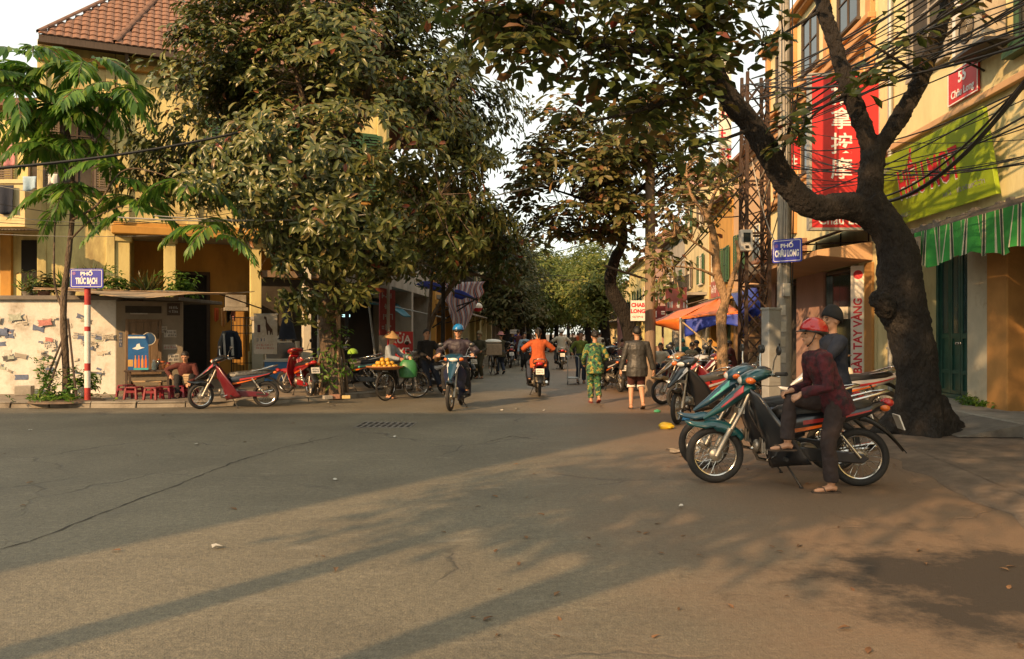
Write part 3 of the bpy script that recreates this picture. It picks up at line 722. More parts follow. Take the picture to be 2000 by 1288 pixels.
# boarded window
bw = MB(); ring(bw,.2,1.0,.46,1.80,.0,.07,.07,TS); bo = mk('window_frame', bw, wood_old, lean, bevel=.006)
for k in range(4):
    g = MB(); g.box((.275+k*.163,.005,.54),(.275+k*.163+.155,.035+.006*(k%2),1.725),0,TS); mk('shutter_board', g, wood_old, bo, bevel=.004)
g = MB(); g.box((.2,.0,1.95),(1.0,.02,2.12),0,TS); mk('vent_grille', g, interior, lean)
g = MB(); g.box((1.13,.0,1.9),(1.42,.035,2.2),0,TS); m_ = mk('meter_board', g, wood_dark, lean); scribble(m_,TS,1.16,1.39,1.95,2.15,.037,metal_grey,2,9)

# ---------------------------------------------------------------- right hand houses
uR = V((.058,1,0)).normalized(); nR = V((-1,.058,0)).normalized()
ha = thing('shop_house', 'pale yellow shophouse with green doors behind the big dark tree', 'house', (XR(9),9,0)); TA = frame((0,0,0),uR,nR)
g = MB(); g.box((-9,-8,3.3),(9.65,0,11.5),0,TA); g.box((-9,-8,0),(9.65,-.75,3.3),0,TA); g.box((7.45,-.75,0),(9.65,-.0,3.3),0,TA); g.box((-9,-.75,0),(2.3,-.001,3.3),0,TA)
mk('wall', g, plaster_pale, ha)
g = MB(); g.box((4.82,-.75,.0),(5.62,-.02,3.3),0,TA); mk('wall', g, pilaster_white, ha)
g = MB(); g.box((4.18,-.75,.0),(4.815,.06,3.3),0,TA); mk('pillar', g, col_orange, ha, bevel=.02)
g = MB(); g.box((2.3,-.76,.3),(4.18,-.72,3.3),0,TA); mk('doorway', g, void, ha)
g = MB()
for k in range(22): u = 2.34+k*.083; g.box((u,-.5,.3),(u+.022,-.48,3.2),0,TA)
for z in (.4,1.2,2.0,2.8): g.box((2.3,-.479,z),(4.18,-.46,z+.03),0,TA)
mk('folding_gate', g, metal_dark, ha)
fr = MB(); ring(fr,5.63,7.45,.27,3.28,-.45,-.30,.08,TA); df = mk('door_frame', fr, door_green, ha, bevel=.008)
for k in range(4):
    a = 5.72+k*.412; g = MB(); g.box((a,-.42,.36),(a+.404,-.38,3.18),0,TA); ring(g,a+.004,a+.40,.36,3.18,-.379,-.35,.07,TA); g.box((a+.074,-.379,1.45),(a+.33,-.352,1.55),0,TA); g.box((a+.074,-.379,.75),(a+.33,-.353,.83),0,TA)
    dl = mk('door_leaf', g, door_green, df)
    g = MB(); g.box((a+.08,-.378,1.56),(a+.325,-.366,3.1),0,TA); mk('pane', g, glass_teal, dl)
g = MB(); 
for k in range(3): g.ell((6.50+k*.09,-.33,1.36),(.025,.02,.028),8,6,0,TA)
mk('door_lock', g, chrome, df)
g = MB(); g.box((-6,.001,0),(8.6,.85,.27),0,TA); g.box((-6,-.74,.0),(8.6,-.001,.268),0,TA); mk('plinth', g, concrete, ha, bevel=.02)
g = MB(); g.prism([(.852,.07),(1.75,.07),(.852,.25)], 2.3,3.7, ax=0, T=MX(TA)); 
mk('ramp', g, concrete_dark, ha)
g = MB(); g.tube([(8.75,.09,.1),(8.75,.09,10)], .055, 10, T=TA)
for z in (1.2,3.4,5.6,7.5): g.box((8.68,.0,z),(8.82,.155,z+.05),0,TA)
mk('downpipe', g, metal_grey, ha, smooth=True)
g = MB(); g.box((-9,.002,5.62),(9.65,.12,5.74),0,TA); g.box((-9,.002,3.25),(4.1,.1,3.32),0,TA); mk('cornice', g, plaster_peach, ha, bevel=.01)
g = MB(); g.box((-4,.001,3.36),(6.9,1.05,3.45),0,TA); 
for k in range(60):
    u = R.uniform(-3,6.8); s_ = R.uniform(.02,.06); g.cbox((u,R.uniform(.85,1.02),3.45+s_/2),(s_*2,s_*1.4,s_),0,TA)
mk('canopy', g, concrete_dark, ha)
# louvred window with shutters open, green window
fw = window(ha, TA, 6.25,7.85,6.9,9.3, plaster_grey, interior, 2, 1)
for sgn,hu in ((-1,6.25),(1,7.85)):
    g = MB(); Ts = TA @ MX.Translation((hu,.08,6.9)) @ MX.Rotation(sgn*-.55 if sgn<0 else -sgn*.5,4,'Z')
    a,b = (-.78,0) if sgn < 0 else (0,.78); lo,hi = (a,b)
    ring(g,lo,hi,0,2.4,.0,.045,.07,Ts)
    for q in range(30): z = .08+q*.0755; g.box((lo+.07,.006,z),(hi-.07,.04,z+.045),0,Ts)
    mk('shutter', g, plaster_grey, fw)
window(ha, TA, 2.2,4.0,6.3,8.6, frame_green, glass, 2, 1)
g = MB(); g.box((2.0,.002,6.05),(4.1,.2,6.15),0,TA); mk('window_ledge', g, frame_green, ha)
hb = thing('massage_shop', 'peach shophouse with orange mouldings and a tall glass front', 'house', (XR(18.75),18.75,0)); TB = frame((0,0,0),uR,nR)
g = MB(); g.box((0,-8,3.3),(9.7,0,12),0,TB); g.box((0,-8,0),(9.7,-.5,3.3),0,TB); g.box((0,-.5,0),(1.1,-.002,3.3),0,TB); mk('wall', g, plaster_pale, hb)
for u0,u1 in ((3.75,6.3),(8.8,9.7)): g = MB(); g.box((u0,-.5,0),(u1,-.003,3.3),0,TB); mk('wall', g, plaster_pink, hb)
g = MB(); g.box((.1,-.0,0),(.55,.07,3.25),0,TB); mk('pillar', g, col_orange, hb, bevel=.015)
fr = MB(); ring(fr,1.12,3.74,.3,3.25,-.2,-.06,.09,TB); fo = mk('shop_window', fr, glass_teal, hb)
for k in range(3): g = MB(); g.box((1.22+k*.815,-.16,.4),(1.22+k*.815+.79,-.145,3.15),0,TB); mk('pane', g, glass, fo)
g = MB()
for k in range(14): u = 1.3+k*.17; g.tube([(u,-.3+.03*(k%2),.4),(u+.03,-.28-.03*(k%2),1.8),(u-.02,-.3,3.1)], .06, 6, T=TB)
mk('curtain', g, M('curtain_olive',(.16,.14,.05),.9,var=.3), hb, smooth=True)
fr = MB(); ring(fr,6.32,8.78,.1,3.2,-.3,-.05,.1,TB); fo = mk('door_frame', fr, wood_dark, hb)
for k in range(3): g = MB(); g.box((6.43+k*.75,-.25,.12),(6.43+k*.75+.73,-.2,3.1),0,TB); mk('door_leaf', g, interior, fo)
g = MB(); g.prism([(.003,3.3),(.003,3.75),(1.3,3.55),(1.3,3.42)], .2,9.6, ax=0, T=TB); mk('canopy', g, plaster_peach, hb, bevel=.01)
g = MB(); corrugated(g,.3,4.4,(.05,4.25),(1.55,3.72),TB,.1,.025); mk('awning', g, metal_rust, hb, solid=.014)
g = MB()
for u in (.4,2.3,4.3): g.tube([(u,.02,3.76),(u,1.5,3.70)],.02,6,T=TB); g.tube([(u,.02,4.2),(u,.02,3.5)],.02,6,T=TB)
mk('awning_bracket', g, metal_dark, hb)
g = MB(); 
for k in range(4): g.box((5.2,.002,4.0+k*.11),(9.6,.65-.15*k,4.1+k*.11),0,TB)
mk('tiled_ledge', g, tile_clay, hb)
for z,d in ((5.9,.22),(8.6,.30),(9.0,.2),(11.4,.35)):
    g = MB(); g.box((-.02,.002,z),(9.7,d,z+.14),0,TB); g.box((-.02,.002,z-.1),(9.7,d*.6,z-.003),0,TB); mk('cornice', g, trim_orange, hb, bevel=.02)
for u0 in (1.0,4.1,7.0):
    window(hb, TB, u0,u0+1.5,6.4,8.2, wood_dark, glass, 2, 1, shutters=None)
    g = MB(); ring(g,u0-.22,u0+1.72,6.22,8.42,.0,.09,.2,TB); g.prism([(u0-.4,8.43),(u0+1.9,8.43),(u0+.75,8.95)], .002,.2, ax=1, T=TB); mk('window_surround', g, trim_orange, hb, bevel=.015)
    window(hb, TB, u0,u0+1.5,9.4,11, wood_dark, glass, 2, 1)
for u0 in (.05,3.1,6.2,9.3): g = MB(); g.box((u0,.002,4.7),(u0+.32,.12,11.4),0,TB); mk('pilaster', g, trim_orange, hb, bevel=.015)
# ---- houses behind the viewpoint; the low sun throws their shadow over the left of the road
hz = thing('house_row', 'long three-storey house behind the viewpoint whose shadow lies across the road', 'house', (-11.7,-6,0))
g = MB(); g.prism([(-34,0),(0,0),(-7,-9),(-34,-9)], 0,12.2, ax=2); hw = mk('wall', g, plaster_ochre, hz)  # plan skewed along the sunlight to shape the edge of the road shadow
g = MB(); g.prism([(-34,.2),(.15,.2),(-7.1,-9.2),(-34,-9.2)], 12.202,12.45, ax=2); mk('roof', g, tile_dark, hz)
Tz = frame((0,0,0),(-1,0,0),(0,1,0))
for k in range(8):
    for s_ in range(3):
        g = MB(); ring(g, 1.5+k*4,2.7+k*4,1.2+s_*3.9,3.2+s_*3.9,.0,.07,.07,Tz); g.box((1.57+k*4,.002,1.27+s_*3.9),(2.63+k*4,.02,3.13+s_*3.9),0,Tz); mk('window', g, shutter_green, hz)
# ---------------------------------------------------------------- trees
def template(w1, w2, fold=.07, droop=.12):
    v = [(0,0,0),(-w1,.35,fold),(0,.38,0),(w1,.35,fold),(-w2,.72,fold-droop*.4),(0,.75,-droop*.4),(w2,.72,fold-droop*.4),(0,1,-droop)]
    f = [(0,2,1),(0,3,2),(1,2,5,4),(2,3,6,5),(4,5,7),(5,6,7)]
    return np.array(v,dtype=np.float32), f
NARROW = template(.40,.36,.09,.22); OBOVATE = template(.27,.5,.08,.14); STRIP = template(.42,.42,.02,.25)
def unit(a): return a/np.maximum(np.linalg.norm(a,axis=-1,keepdims=True),1e-9)
def leaf_arrays(P, D, U, L, Wd, tmpl):
    D = unit(D); X = unit(np.cross(D,U)); Z = np.cross(X,D); v,_ = tmpl
    return (P[:,None,:]+X[:,None,:]*(v[None,:,0:1]*Wd[:,None,None])+D[:,None,:]*(v[None,:,1:2]*L[:,None,None])+Z[:,None,:]*(v[None,:,2:3]*L[:,None,None]))
def leaf_mesh(name, A, tmpl, mat):
    N = len(A); me = bpy.data.meshes.new(name); f = tmpl[1]; nv = len(tmpl[0])
    me.vertices.add(N*nv); me.vertices.foreach_set('co', A.reshape(-1).astype(np.float32))
    loops = np.concatenate([np.array(q) for q in f]); sizes = np.array([len(q) for q in f])
    nl = len(loops); me.loops.add(N*nl)
    me.loops.foreach_set('vertex_index', (loops[None,:]+nv*np.arange(N)[:,None]).reshape(-1).astype(np.int32))
    me.polygons.add(N*len(f)); tot = np.tile(sizes,N); st = np.concatenate([[0],np.cumsum(tot)[:-1]])
    me.polygons.foreach_set('loop_start', st.astype(np.int32)); 
    me.polygons.foreach_set('use_smooth', np.ones(N*len(f),dtype=bool)); me.materials.append(mat); me.update(calc_edges=True); return me
def front_leaves(P, L, k, cell=26):
    """the leaves that show largest: the nearest one in each small cell of the view"""
    y = np.maximum(P[:,1],.5); px = 1000+F*P[:,0]/y; py = HZ-F*(P[:,2]-EYE)/y
    ok = (px > 5)&(px < 1995)&(py > 5)&(py < 1283)&(P[:,1] > 1); idx = np.nonzero(ok)[0]
    best = {}
    for i in idx[np.argsort(P[idx,1])]:
        c = (int(px[i]//cell), int(py[i]//cell))
        if c not in best: best[c] = i
    s = sorted(best.values(), key=lambda i: -L[i]/P[i,1])
    return np.array(s[:k], dtype=int)
LEAF_ME = {}
def put_leaves(root, base, P, D, U, L, Wd, tmpl, mat, k, name='leaf', crown='crown', cell=26):
    A = leaf_arrays(P,D,U,L,Wd,tmpl)-np.array(base)[None,None,:]
    sel = front_leaves(P,L,k,cell) if k else np.array([],dtype=int)
    rest = np.ones(len(P),bool); rest[sel] = False
    o = link(crown, leaf_mesh(crown, A[rest], tmpl, mat), root); o['kind'] = 'stuff'
    if k:
        key = (id(tmpl), mat.name)
        if key not in LEAF_ME:
            me = bpy.data.meshes.new(name); me.from_pydata([tuple(map(float,x)) for x in tmpl[0]],[],tmpl[1]); me.materials.append(mat)
            me.polygons.foreach_set('use_smooth',[True]*len(me.polygons)); LEAF_ME[key] = me
        Dn = unit(D[sel]); X = unit(np.cross(Dn,U[sel])); Z = np.cross(X,Dn)
        for q,i in enumerate(sel):
            l,w_ = float(L[i]),float(Wd[i]); x,d,z,p = X[q]*w_,Dn[q]*l,Z[q]*l,P[i]-np.array(base)
            oo = link(name, LEAF_ME[key], root); oo.matrix_local = MX(((x[0],d[0],z[0],p[0]),(x[1],d[1],z[1],p[1]),(x[2],d[2],z[2],p[2]),(0,0,0,1)))
def clumps(rng, ells, n, shell=.35):
    """points through the crown, more of them near its outside; ells: (centre, radii)"""
    vol = np.array([e[1][0]*e[1][1]*e[1][2] for e in ells])**.8; vol = vol/vol.sum()
    w_ = rng.choice(len(ells), n, p=vol); d = unit(rng.normal(size=(n,3))); r = rng.random(n)**shell
    C = np.array([e[0] for e in ells]); Rr = np.array([e[1] for e in ells])
    return C[w_]+d*r[:,None]*Rr[w_], d, w_
def tiers(rng, ells, nc, per, rad, shell=.45):
    """boughs: flat clusters of whorls, so that light and dark tiers and gaps show"""
    C0,d0,w0 = clumps(rng, ells, nc, shell); n = nc*per; o = unit(rng.normal(size=(n,3)))*(rng.random((n,1))**.5)
    s = np.repeat(rng.uniform(.7,1.35,(nc,1)),per,0)
    return np.repeat(C0,per,0)+o*np.array([rad,rad,rad*.5])*s, np.repeat(d0,per,0)*.6+o*.6, None
def whorls(rng, C, out, per, L0, W0, spread=.9, droop=.5, jit=.10):
    n = len(C); k = per; P = np.repeat(C,k,0); o = np.repeat(out,k,0)
    a = rng.random((n,1))*6.28+np.arange(k)[None,:]*(2*PI/k)+rng.normal(0,.35,(n,k)); a = a.reshape(-1)
    ax = unit(o+np.array([0,0,.45])); h = unit(np.cross(ax, np.array([.3,.2,.93]))); g_ = np.cross(ax,h)
    D = h*np.cos(a)[:,None]*spread+g_*np.sin(a)[:,None]*spread+ax*rng.uniform(.05,.6,(n*k,1))
    D[:,2] -= droop*rng.uniform(.5,1.4,n*k)
    D = unit(D); U = unit(ax+rng.normal(0,.35,(n*k,3)))
    L = L0*rng.uniform(.65,1.2,n*k); Wd = W0*rng.uniform(.75,1.15,n*k)
    P = P+D*rng.uniform(0,jit,(n*k,1))+rng.normal(0,jit*.35,(n*k,3))
    return P,D,U,L,Wd
def limb(mb, pts, r0, r1, seed, wob=.06, sub=6, n=9):
    rr = random.Random(seed); P = []; k = len(pts)
    for i in range(k-1):
        for j in range(sub):
            t = j/sub; a = pts[max(i-1,0)]; b = pts[i]; c = pts[i+1]; d = pts[min(i+2,k-1)]
            q = .5*((2*b)+(c-a)*t+(2*a-5*b+4*c-d)*t*t+(3*b-a-3*c+d)*t**3); P.append(q)
    P.append(pts[-1]); m = len(P)
    Rr = [(r0+(r1-r0)*(i/(m-1)))*(1+rr.uniform(-wob,wob)*2) for i in range(m)]
    P = [p+V((rr.uniform(-1,1),rr.uniform(-1,1),rr.uniform(-1,1)))*Rr[i]*wob for i,p in enumerate(P)]
    mb.tube(P, Rr, n); return P
def twigs(root, base, ends, anchors, r, m, seed, every=1, name='twigs'):
    g = MB(); A = np.array([list(a) for a in anchors]); rr = random.Random(seed)
    for e in ends[::every]:
        i = int(np.argmin(((A-e)**2).sum(1)))
        if ((A[i]-e)**2).sum() > 1.4**2: continue
        a = V(A[i]); b = V([float(x) for x in e]); mid = a.lerp(b,.5)+V((rr.uniform(-.1,.1),rr.uniform(-.1,.1),rr.uniform(-.02,.2)))
        g.tube([a-V(base),mid-V(base),b-V(base)], [r*1.4,r,r*.5], 4, caps=False)
    o = mk(name, g, m, root, recalc=False); o['kind'] = 'stuff'; return o

leaf_olive = leafmat('leaf_olive', [(0,(.046,.068,.016)),(.3,(.078,.100,.024)),(.62,(.122,.136,.034)),(.88,(.175,.170,.05)),(.975,(.19,.15,.05)),(.996,(.22,.06,.03))], .2, .34)
leaf_dark = leafmat('leaf_dark', [(0,(.036,.060,.014)),(.4,(.062,.088,.019)),(.7,(.095,.105,.026)),(.9,(.13,.11,.03)),(.975,(.18,.09,.03)),(.996,(.22,.05,.03))], .34, .4)
leaf_brown = leafmat('leaf_brown', [(0,(.06,.08,.02)),(.35,(.10,.115,.03)),(.65,(.16,.145,.045)),(.86,(.23,.175,.07)),(.985,(.24,.09,.045))], .32, .48)
leaf_fern = leafmat('leaf_fern', [(0,(.05,.13,.018)),(.4,(.085,.19,.024)),(.75,(.13,.25,.03)),(.95,(.20,.29,.04))], .45, .45)
leaf_far = leafmat('leaf_far', [(0,(.075,.11,.022)),(.4,(.12,.16,.03)),(.75,(.18,.205,.04)),(.95,(.23,.22,.06))], .4, .6)
leaf_fardark = leafmat('leaf_fardark', [(0,(.045,.06,.018)),(.5,(.085,.09,.028)),(.85,(.13,.115,.04)),(1,(.17,.13,.06))], .32, .6)

def E_(px,py,Y,rx,ry,rd):     # an ellipsoid of the crown: centre by its place, radii in metres from pixels at that distance
    return (np.array(at(px,py,Y)), np.array((rx/F*Y, rd, ry/F*Y)))

# --- the big evergreen in front of the corner house
tb = gnd(652,771,SU); rng = np.random.default_rng(3)
t = thing('evergreen_tree', 'great evergreen tree with olive leaves filling the corner before the yellow house', 'tree', tb)
ells = [E_(640,110,18.6,255,200,3.2),E_(500,320,18.0,190,150,2.6),E_(690,370,18.2,230,170,2.8),E_(850,190,18.8,150,190,2.6),E_(420,190,18.4,120,140,2.2),
        E_(610,495,18.0,130,100,1.9),E_(860,430,18.8,130,120,2.2),E_(900,300,19.0,100,150,1.9),E_(380,300,17.8,105,100,1.6),E_(330,330,17.6,80,50,1.2),E_(480,90,18.4,140,110,2.4),E_(800,70,18.8,190,110,2.6),E_(620,-20,18.8,260,100,2.8),E_(420,60,18.2,70,80,1.5),E_(620,590,17.9,52,42,.8),E_(740,520,18.6,130,80,1.8)]
g = MB(); anchors = []
def loc(p): return p-tb
fork = at(640,560,18.8)
g2 = MB()
g.tube([loc(p) for p in (at(650,778,18.8), at(650,755,18.8), at(646,700,18.8), at(640,640,18.8), at(638,590,18.8), at(640,545,18.8), at(648,480,18.8), at(655,400,18.7), at(660,300,18.7), at(655,180,18.7))],
       [.30,.26,.23,.22,.21,.21,.19,.17,.13,.07], 12)
for k,(a,b,c) in enumerate((((640,600),(560,500),(470,360)),((640,560),(730,480),(860,380)),((648,480),(580,380),(420,220)),((655,420),(760,300),(880,170)),((657,340),(600,220),(560,60)),((657,300),(720,180),(760,40)),((640,575),(690,520),(760,500)),((640,540),(560,470),(380,330)))):
    dy = random.Random(k).uniform(-1.2,.6)
    P = limb(g, [loc(at(*a,18.8)),loc(at(*b,18.6+dy*.5)),loc(at(*c,18.4+dy))], .12,.03,k)
    anchors += [p+tb for p in P]
mk('trunk', g, bark, t, smooth=True, ang=80)
ro = MB(); rr = random.Random(8)       # hanging aerial roots that have grown into props round the trunk, and torn orange bark
for k in range(13):
    a = rr.uniform(PI*.75,PI*2.35); x = math.cos(a)*rr.uniform(.16,.42); y = math.sin(a)*.34
    top = rr.uniform(1.2,2.3); ro.tube([(x*1.15,y*1.1,-.02),(x*1.0+rr.uniform(-.03,.03),y,.6),(x*.75,y*.8,top*.7),(x*.4,y*.62,top)],[.035,.028,.026,.02],6)
mk('aerial_root', ro, wood_old, t, smooth=True, kind='stuff')
C,out,_ = tiers(rng, ells, 385, 12, .64, .40)
k_ = C[:,2] > 1.9; C = C[k_]; out = unit(unit(C-np.array(at(650,330,19.4)))+out[k_]*.6)
P,D,U,L,Wd = whorls(rng, C, out, 9, .235, .100, .95, .38, .13)
put_leaves(t, tb, P,D,U,L,Wd, NARROW, leaf_olive, 300)
twigs(t, tb, C, anchors, .011, bark, 4, 6)
# young shoots and creeper low on the trunk
sh = rng.normal(size=(60,3))*np.array([.22,.14,.55])+np.array(tb)+np.array([.05,-.3,.85])
P,D,U,L,Wd = whorls(rng, sh, unit(sh-np.array(tb)-np.array([0,0,.8])), 4, .15,.06,.9,.3,.05)
put_leaves(t, tb, P,D,U,L,Wd, NARROW, leaf_fern, 0, crown='creeper')

# --- second, thin leaning tree of the left pavement
b2 = gnd(818,762,SU); t = thing('leaning_tree', 'thin leaning tree with forked stem beside the striped plastic sheet', 'tree', b2)
g = MB(); P1 = limb(g,[V((0,0,0)),at(838,640,21.8)-b2,at(876,568,21.6)-b2,at(908,535,21.4)-b2,at(965,548,21.2)-b2,at(1005,560,21)-b2],.085,.03,3)
P2 = limb(g,[at(838,640,21.8)-b2,at(842,560,22)-b2,at(850,470,22)-b2,at(880,380,22)-b2],.06,.02,5); P3 = limb(g,[at(905,537,21.4)-b2,at(930,490,21.4)-b2,at(975,470,21)-b2],.035,.015,6)
mk('trunk', g, bark, t, smooth=True, ang=80)
ells = [E_(900,470,21.6,100,60,1.6),E_(960,440,21.3,70,80,1.4),E_(860,520,21.8,70,40,1.0),E_(985,520,21,35,40,.8)]
C,out,_ = clumps(rng, ells, 330, .5); P,D,U,L,Wd = whorls(rng, C, unit(out+np.array([0,0,.2])), 8, .24,.10,.95,.5,.12)
put_leaves(t, b2, P,D,U,L,Wd, NARROW, leaf_dark, 120); twigs(t, b2, C, [p+b2 for p in P1+P2+P3], .01, bark, 5, 3)

# --- feathery young flame tree by the blue street sign
b3 = gnd(131,784,SU); t = thing('flame_tree', 'slender young tree with feathery bright green fronds by the sticker wall', 'tree', b3)
g = MB(); Yb = b3.y
P1 = limb(g,[V((0,0,0)),at(128,700,Yb)-b3,at(124,600,Yb)-b3,at(134,500,Yb)-b3,at(141,420,Yb)-b3,at(139,300,Yb)-b3,at(120,210,Yb)-b3],.085,.035,31,.04)
P2 = limb(g,[at(125,610,Yb)-b3,at(108,560,Yb)-b3,at(106,480,Yb)-b3,at(110,390,Yb)-b3],.03,.012,32,.04)
P3 = limb(g,[at(140,330,Yb)-b3,at(180,290,Yb-.2)-b3,at(230,190,Yb-.4)-b3],.03,.01,33); P4 = limb(g,[at(139,310,Yb)-b3,at(80,240,Yb-.4)-b3,at(30,170,Yb-.5)-b3],.03,.01,34); P5 = limb(g,[at(141,430,Yb)-b3,at(190,400,Yb-.3)-b3,at(250,330,Yb-.6)-b3,at(370,360,Yb-.9)-b3],.028,.01,35)
P6 = limb(g,[at(136,470,Yb)-b3,at(185,425,Yb-.3)-b3,at(260,395,Yb-.5)-b3],.02,.01,36)
mk('trunk', g, bark, t, smooth=True, ang=80)
def frond(rng, p, d, length, pairs, acc):
    """a rachis that arches over, with pairs of long drooping leaflets"""
    d = unit(np.array(d,dtype=float)); side = unit(np.cross(d,[0,0,1])); pts = []
    for i in range(pairs+1):
        s_ = i/pairs; q = np.array(p)+d*length*s_+np.array([0,0,-.70*length*s_*s_]); pts.append(q)
    for i in range(1,pairs+1):
        tan = unit(pts[i]-pts[i-1]); s_ = i/pairs; ll = length*.50*(1-.55*abs(s_-.35)*1.2)
        for sg in (-1,1):
            dd = unit(side*sg*(1-.55*s_)+tan*(.55+.5*s_)+np.array([0,0,-.30+rng.normal(0,.12)]))
            acc.append((pts[i],dd,unit(np.array([0,0,1])+rng.normal(0,.3,3)),ll*rng.uniform(.85,1.1),ll*.20))
    return pts
acc = []; rach = MB()
anch = [(P1[-1]+b3,14,1.5),(P3[-1]+b3,9,1.4),(P4[-1]+b3,11,1.5),(P1[-6]+b3,9,1.4),(P1[-10]+b3,7,1.3),(P5[-1]+b3,6,1.2),(P5[-8]+b3,5,1.2),(P6[-1]+b3,7,1.25),(P2[-1]+b3,4,1.1),(at(60,110,Yb-.3),9,1.5),(at(170,120,Yb-.3),8,1.4),(at(15,240,Yb-.3),7,1.4),(at(190,200,Yb-.5),6,1.3),(at(410,440,Yb-1.2),6,1.0),(at(90,290,Yb-.6),6,1.2)]
for c,n_,ln in anch:
    n_ = max(3,int(n_*.72))
    for i in range(n_):
        a = 2*PI*i/n_+rng.uniform(-.4,.4); dd = (math.cos(a),math.sin(a)*.8-.15,rng.uniform(-.1,.75))
        pts = frond(rng, np.array(c)+rng.normal(0,.10,3), dd, ln*rng.uniform(.75,1.15)*.82, 16, acc)
        rach.tube([V(p)-b3 for p in pts[::2]], .008, 4, caps=False)
o = mk('rachis', rach, bark, t, recalc=False); o['kind'] = 'stuff'
P,D,U,L,Wd = [np.array(x) for x in zip(*acc)]
put_leaves(t, b3, P,D,U,L,Wd, STRIP, leaf_fern, 300, name='leaflet', crown='fronds')
# stakes and weeds round its foot
g = MB()
for (x,y,tx,ty,h) in ((-.52,-.2,-.03,0,1.5),(-.30,-.35,-.02,0,1.35),(.32,-.2,.02,.0,1.75),(-.15,.3,.0,0,1.4)): 
    g = MB(); g.tube([(x,y,0),(tx,ty,h)],.022,6); o = mk('tree_stake', g, wood_dark, None); o.location = b3; tag(o,'rough wooden stake propping the slender tree by the sticker wall','tree stake','stakes round the slender tree')
wd_ = thing('weeds', 'green weeds and creeper growing round the foot of the slender tree', 'weeds', b3)
q = np.concatenate([rng.normal(size=(110,3))*np.array([.30,.22,.03])+np.array([-.1,-.1,.08]), rng.normal(size=(60,3))*np.array([.08,.1,.3])+np.array([-.32,-.25,.4])])+np.array(b3)
q = q[q[:,2] > SU+.01]
P,D,U,L,Wd = whorls(rng, q, unit(rng.normal(size=q.shape)+np.array([0,0,1.2])), 5, .11,.05,.9,.1,.04); put_leaves(wd_, b3, P,D,U,L,Wd, NARROW, leaf_fern, 0, crown='foliage')
bd = MB(); bd.lathe([(.75,.0),(.7,.03),(.4,.05),(0.01,.06)], 20); o = mk('soil', bd, M_dirt, wd_)

# --- the big dark tree on the right
b4 = V((6.15,11.9,.07)); t = thing('almond_tree', 'big dark leaning tree with a cut knot, forking over the right pavement', 'tree', b4)
Y4 = 11.9
def q4(px,py,dy=0): return at(px,py,Y4+dy)-b4
g = MB()
trk = [(1803,866,.0,.60),(1800,845,0,.47),(1795,800,0,.38),(1790,720,0,.345),(1780,650,0,.35),(1762,600,0,.365),(1757,550,0,.35),(1755,500,0,.335),(1735,450,0,.30),(1705,415,0,.30),(1690,390,0,.29)]
rr = random.Random(2); rings = []
def trunk_tube(spec, seed, nseg=18):
    rr = random.Random(seed); pts = [q4(p[0],p[1],p[2]) for p in spec]; rad = [p[3]*.87 for p in spec]; P = []; Rr = []
    for i in range(len(pts)-1):
        for j in range(5):
            s_ = j/5; a=pts[max(i-1,0)];b=pts[i];c=pts[i+1];d=pts[min(i+2,len(pts)-1)]
            P.append(.5*((2*b)+(c-a)*s_+(2*a-5*b+4*c-d)*s_*s_+(3*b-a-3*c+d)*s_**3)); Rr.append(rad[i]+(rad[i+1]-rad[i])*s_)
    P.append(pts[-1]); Rr.append(rad[-1]); m = MB(); m.tube(P, Rr, nseg)
    vs = []
    for v in m.v:
        p = V(v); nz = NZ.noise(p*2.2+V((seed,0,0)))*.10+NZ.noise(p*6+V((0,seed,0)))*.035
        i = min(range(len(P)), key=lambda k: (P[k]-p).length_squared); dd = (p-P[i]); vs.append(tuple(p+dd*nz*1.6))
    m.v = vs; return m, P
parts4 = []
m,Pt = trunk_tube(trk, 1); parts4.append(m)
m,Pl = trunk_tube([(1715,425,0,.24),(1660,405,-.05,.235),(1600,405,-.1,.225),(1560,385,-.15,.215),(1520,330,-.2,.20),(1470,250,-.3,.185),(1420,185,-.4,.17),(1388,120,-.5,.16),(1376,40,-.6,.145),(1372,-60,-.7,.12)], 2); parts4.append(m)
m,Pr = trunk_tube([(1700,420,0,.25),(1700,340,0,.20),(1708,290,0,.19)], 3); parts4.append(m)
m,Pa = trunk_tube([(1712,330,0,.17),(1690,260,.05,.155),(1660,180,.1,.145),(1632,90,.2,.13),(1605,0,.3,.12),(1590,-90,.4,.1)], 4); parts4.append(m)
m,Pb = trunk_tube([(1708,300,0,.16),(1745,250,-.1,.145),(1782,190,-.15,.14),(1808,130,-.2,.15),(1826,80,-.25,.13),(1850,10,-.3,.105),(1865,-80,-.4,.08)], 5); parts4.append(m)
for ax_ in ((-.75,.1,.24),(.55,-.1,.18),(-.1,-.55,.2),(.9,.25,.16)):     # root flare
    m = MB(); d = V((ax_[0],ax_[1],0)); m.tube([d*.22+V((0,0,.5)),d*.45+V((0,0,.18)),d*.72+V((0,0,.02)),d*1.0+V((0,0,-.06))],[ax_[2]*1.0,ax_[2]*.95,ax_[2]*.7,ax_[2]*.35],10); parts4.append(m)
for m in [parts4[0]]+parts4[1:]:
    pass
g = MB()
for m in parts4: g.add(m.v, m.f)
tr4 = mk('trunk', g, bark_dark, t, smooth=True, ang=75)
rm = tr4.modifiers.new('remesh','REMESH'); rm.mode = 'VOXEL'; rm.voxel_size = .024; rm.use_smooth_shade = True
btx = bpy.data.textures.new('bark_ridges','CLOUDS'); btx.noise_scale = .09; btx.noise_depth = 4
btx2 = bpy.data.textures.new('bark_lumps','CLOUDS'); btx2.noise_scale = .4; btx2.noise_depth = 3
for tx_,st_ in ((btx2,.06),(btx,.06)):
    dm = tr4.modifiers.new('relief','DISPLACE'); dm.texture = tx_; dm.strength = st_; dm.mid_level = .5; dm.texture_coords = 'GLOBAL'
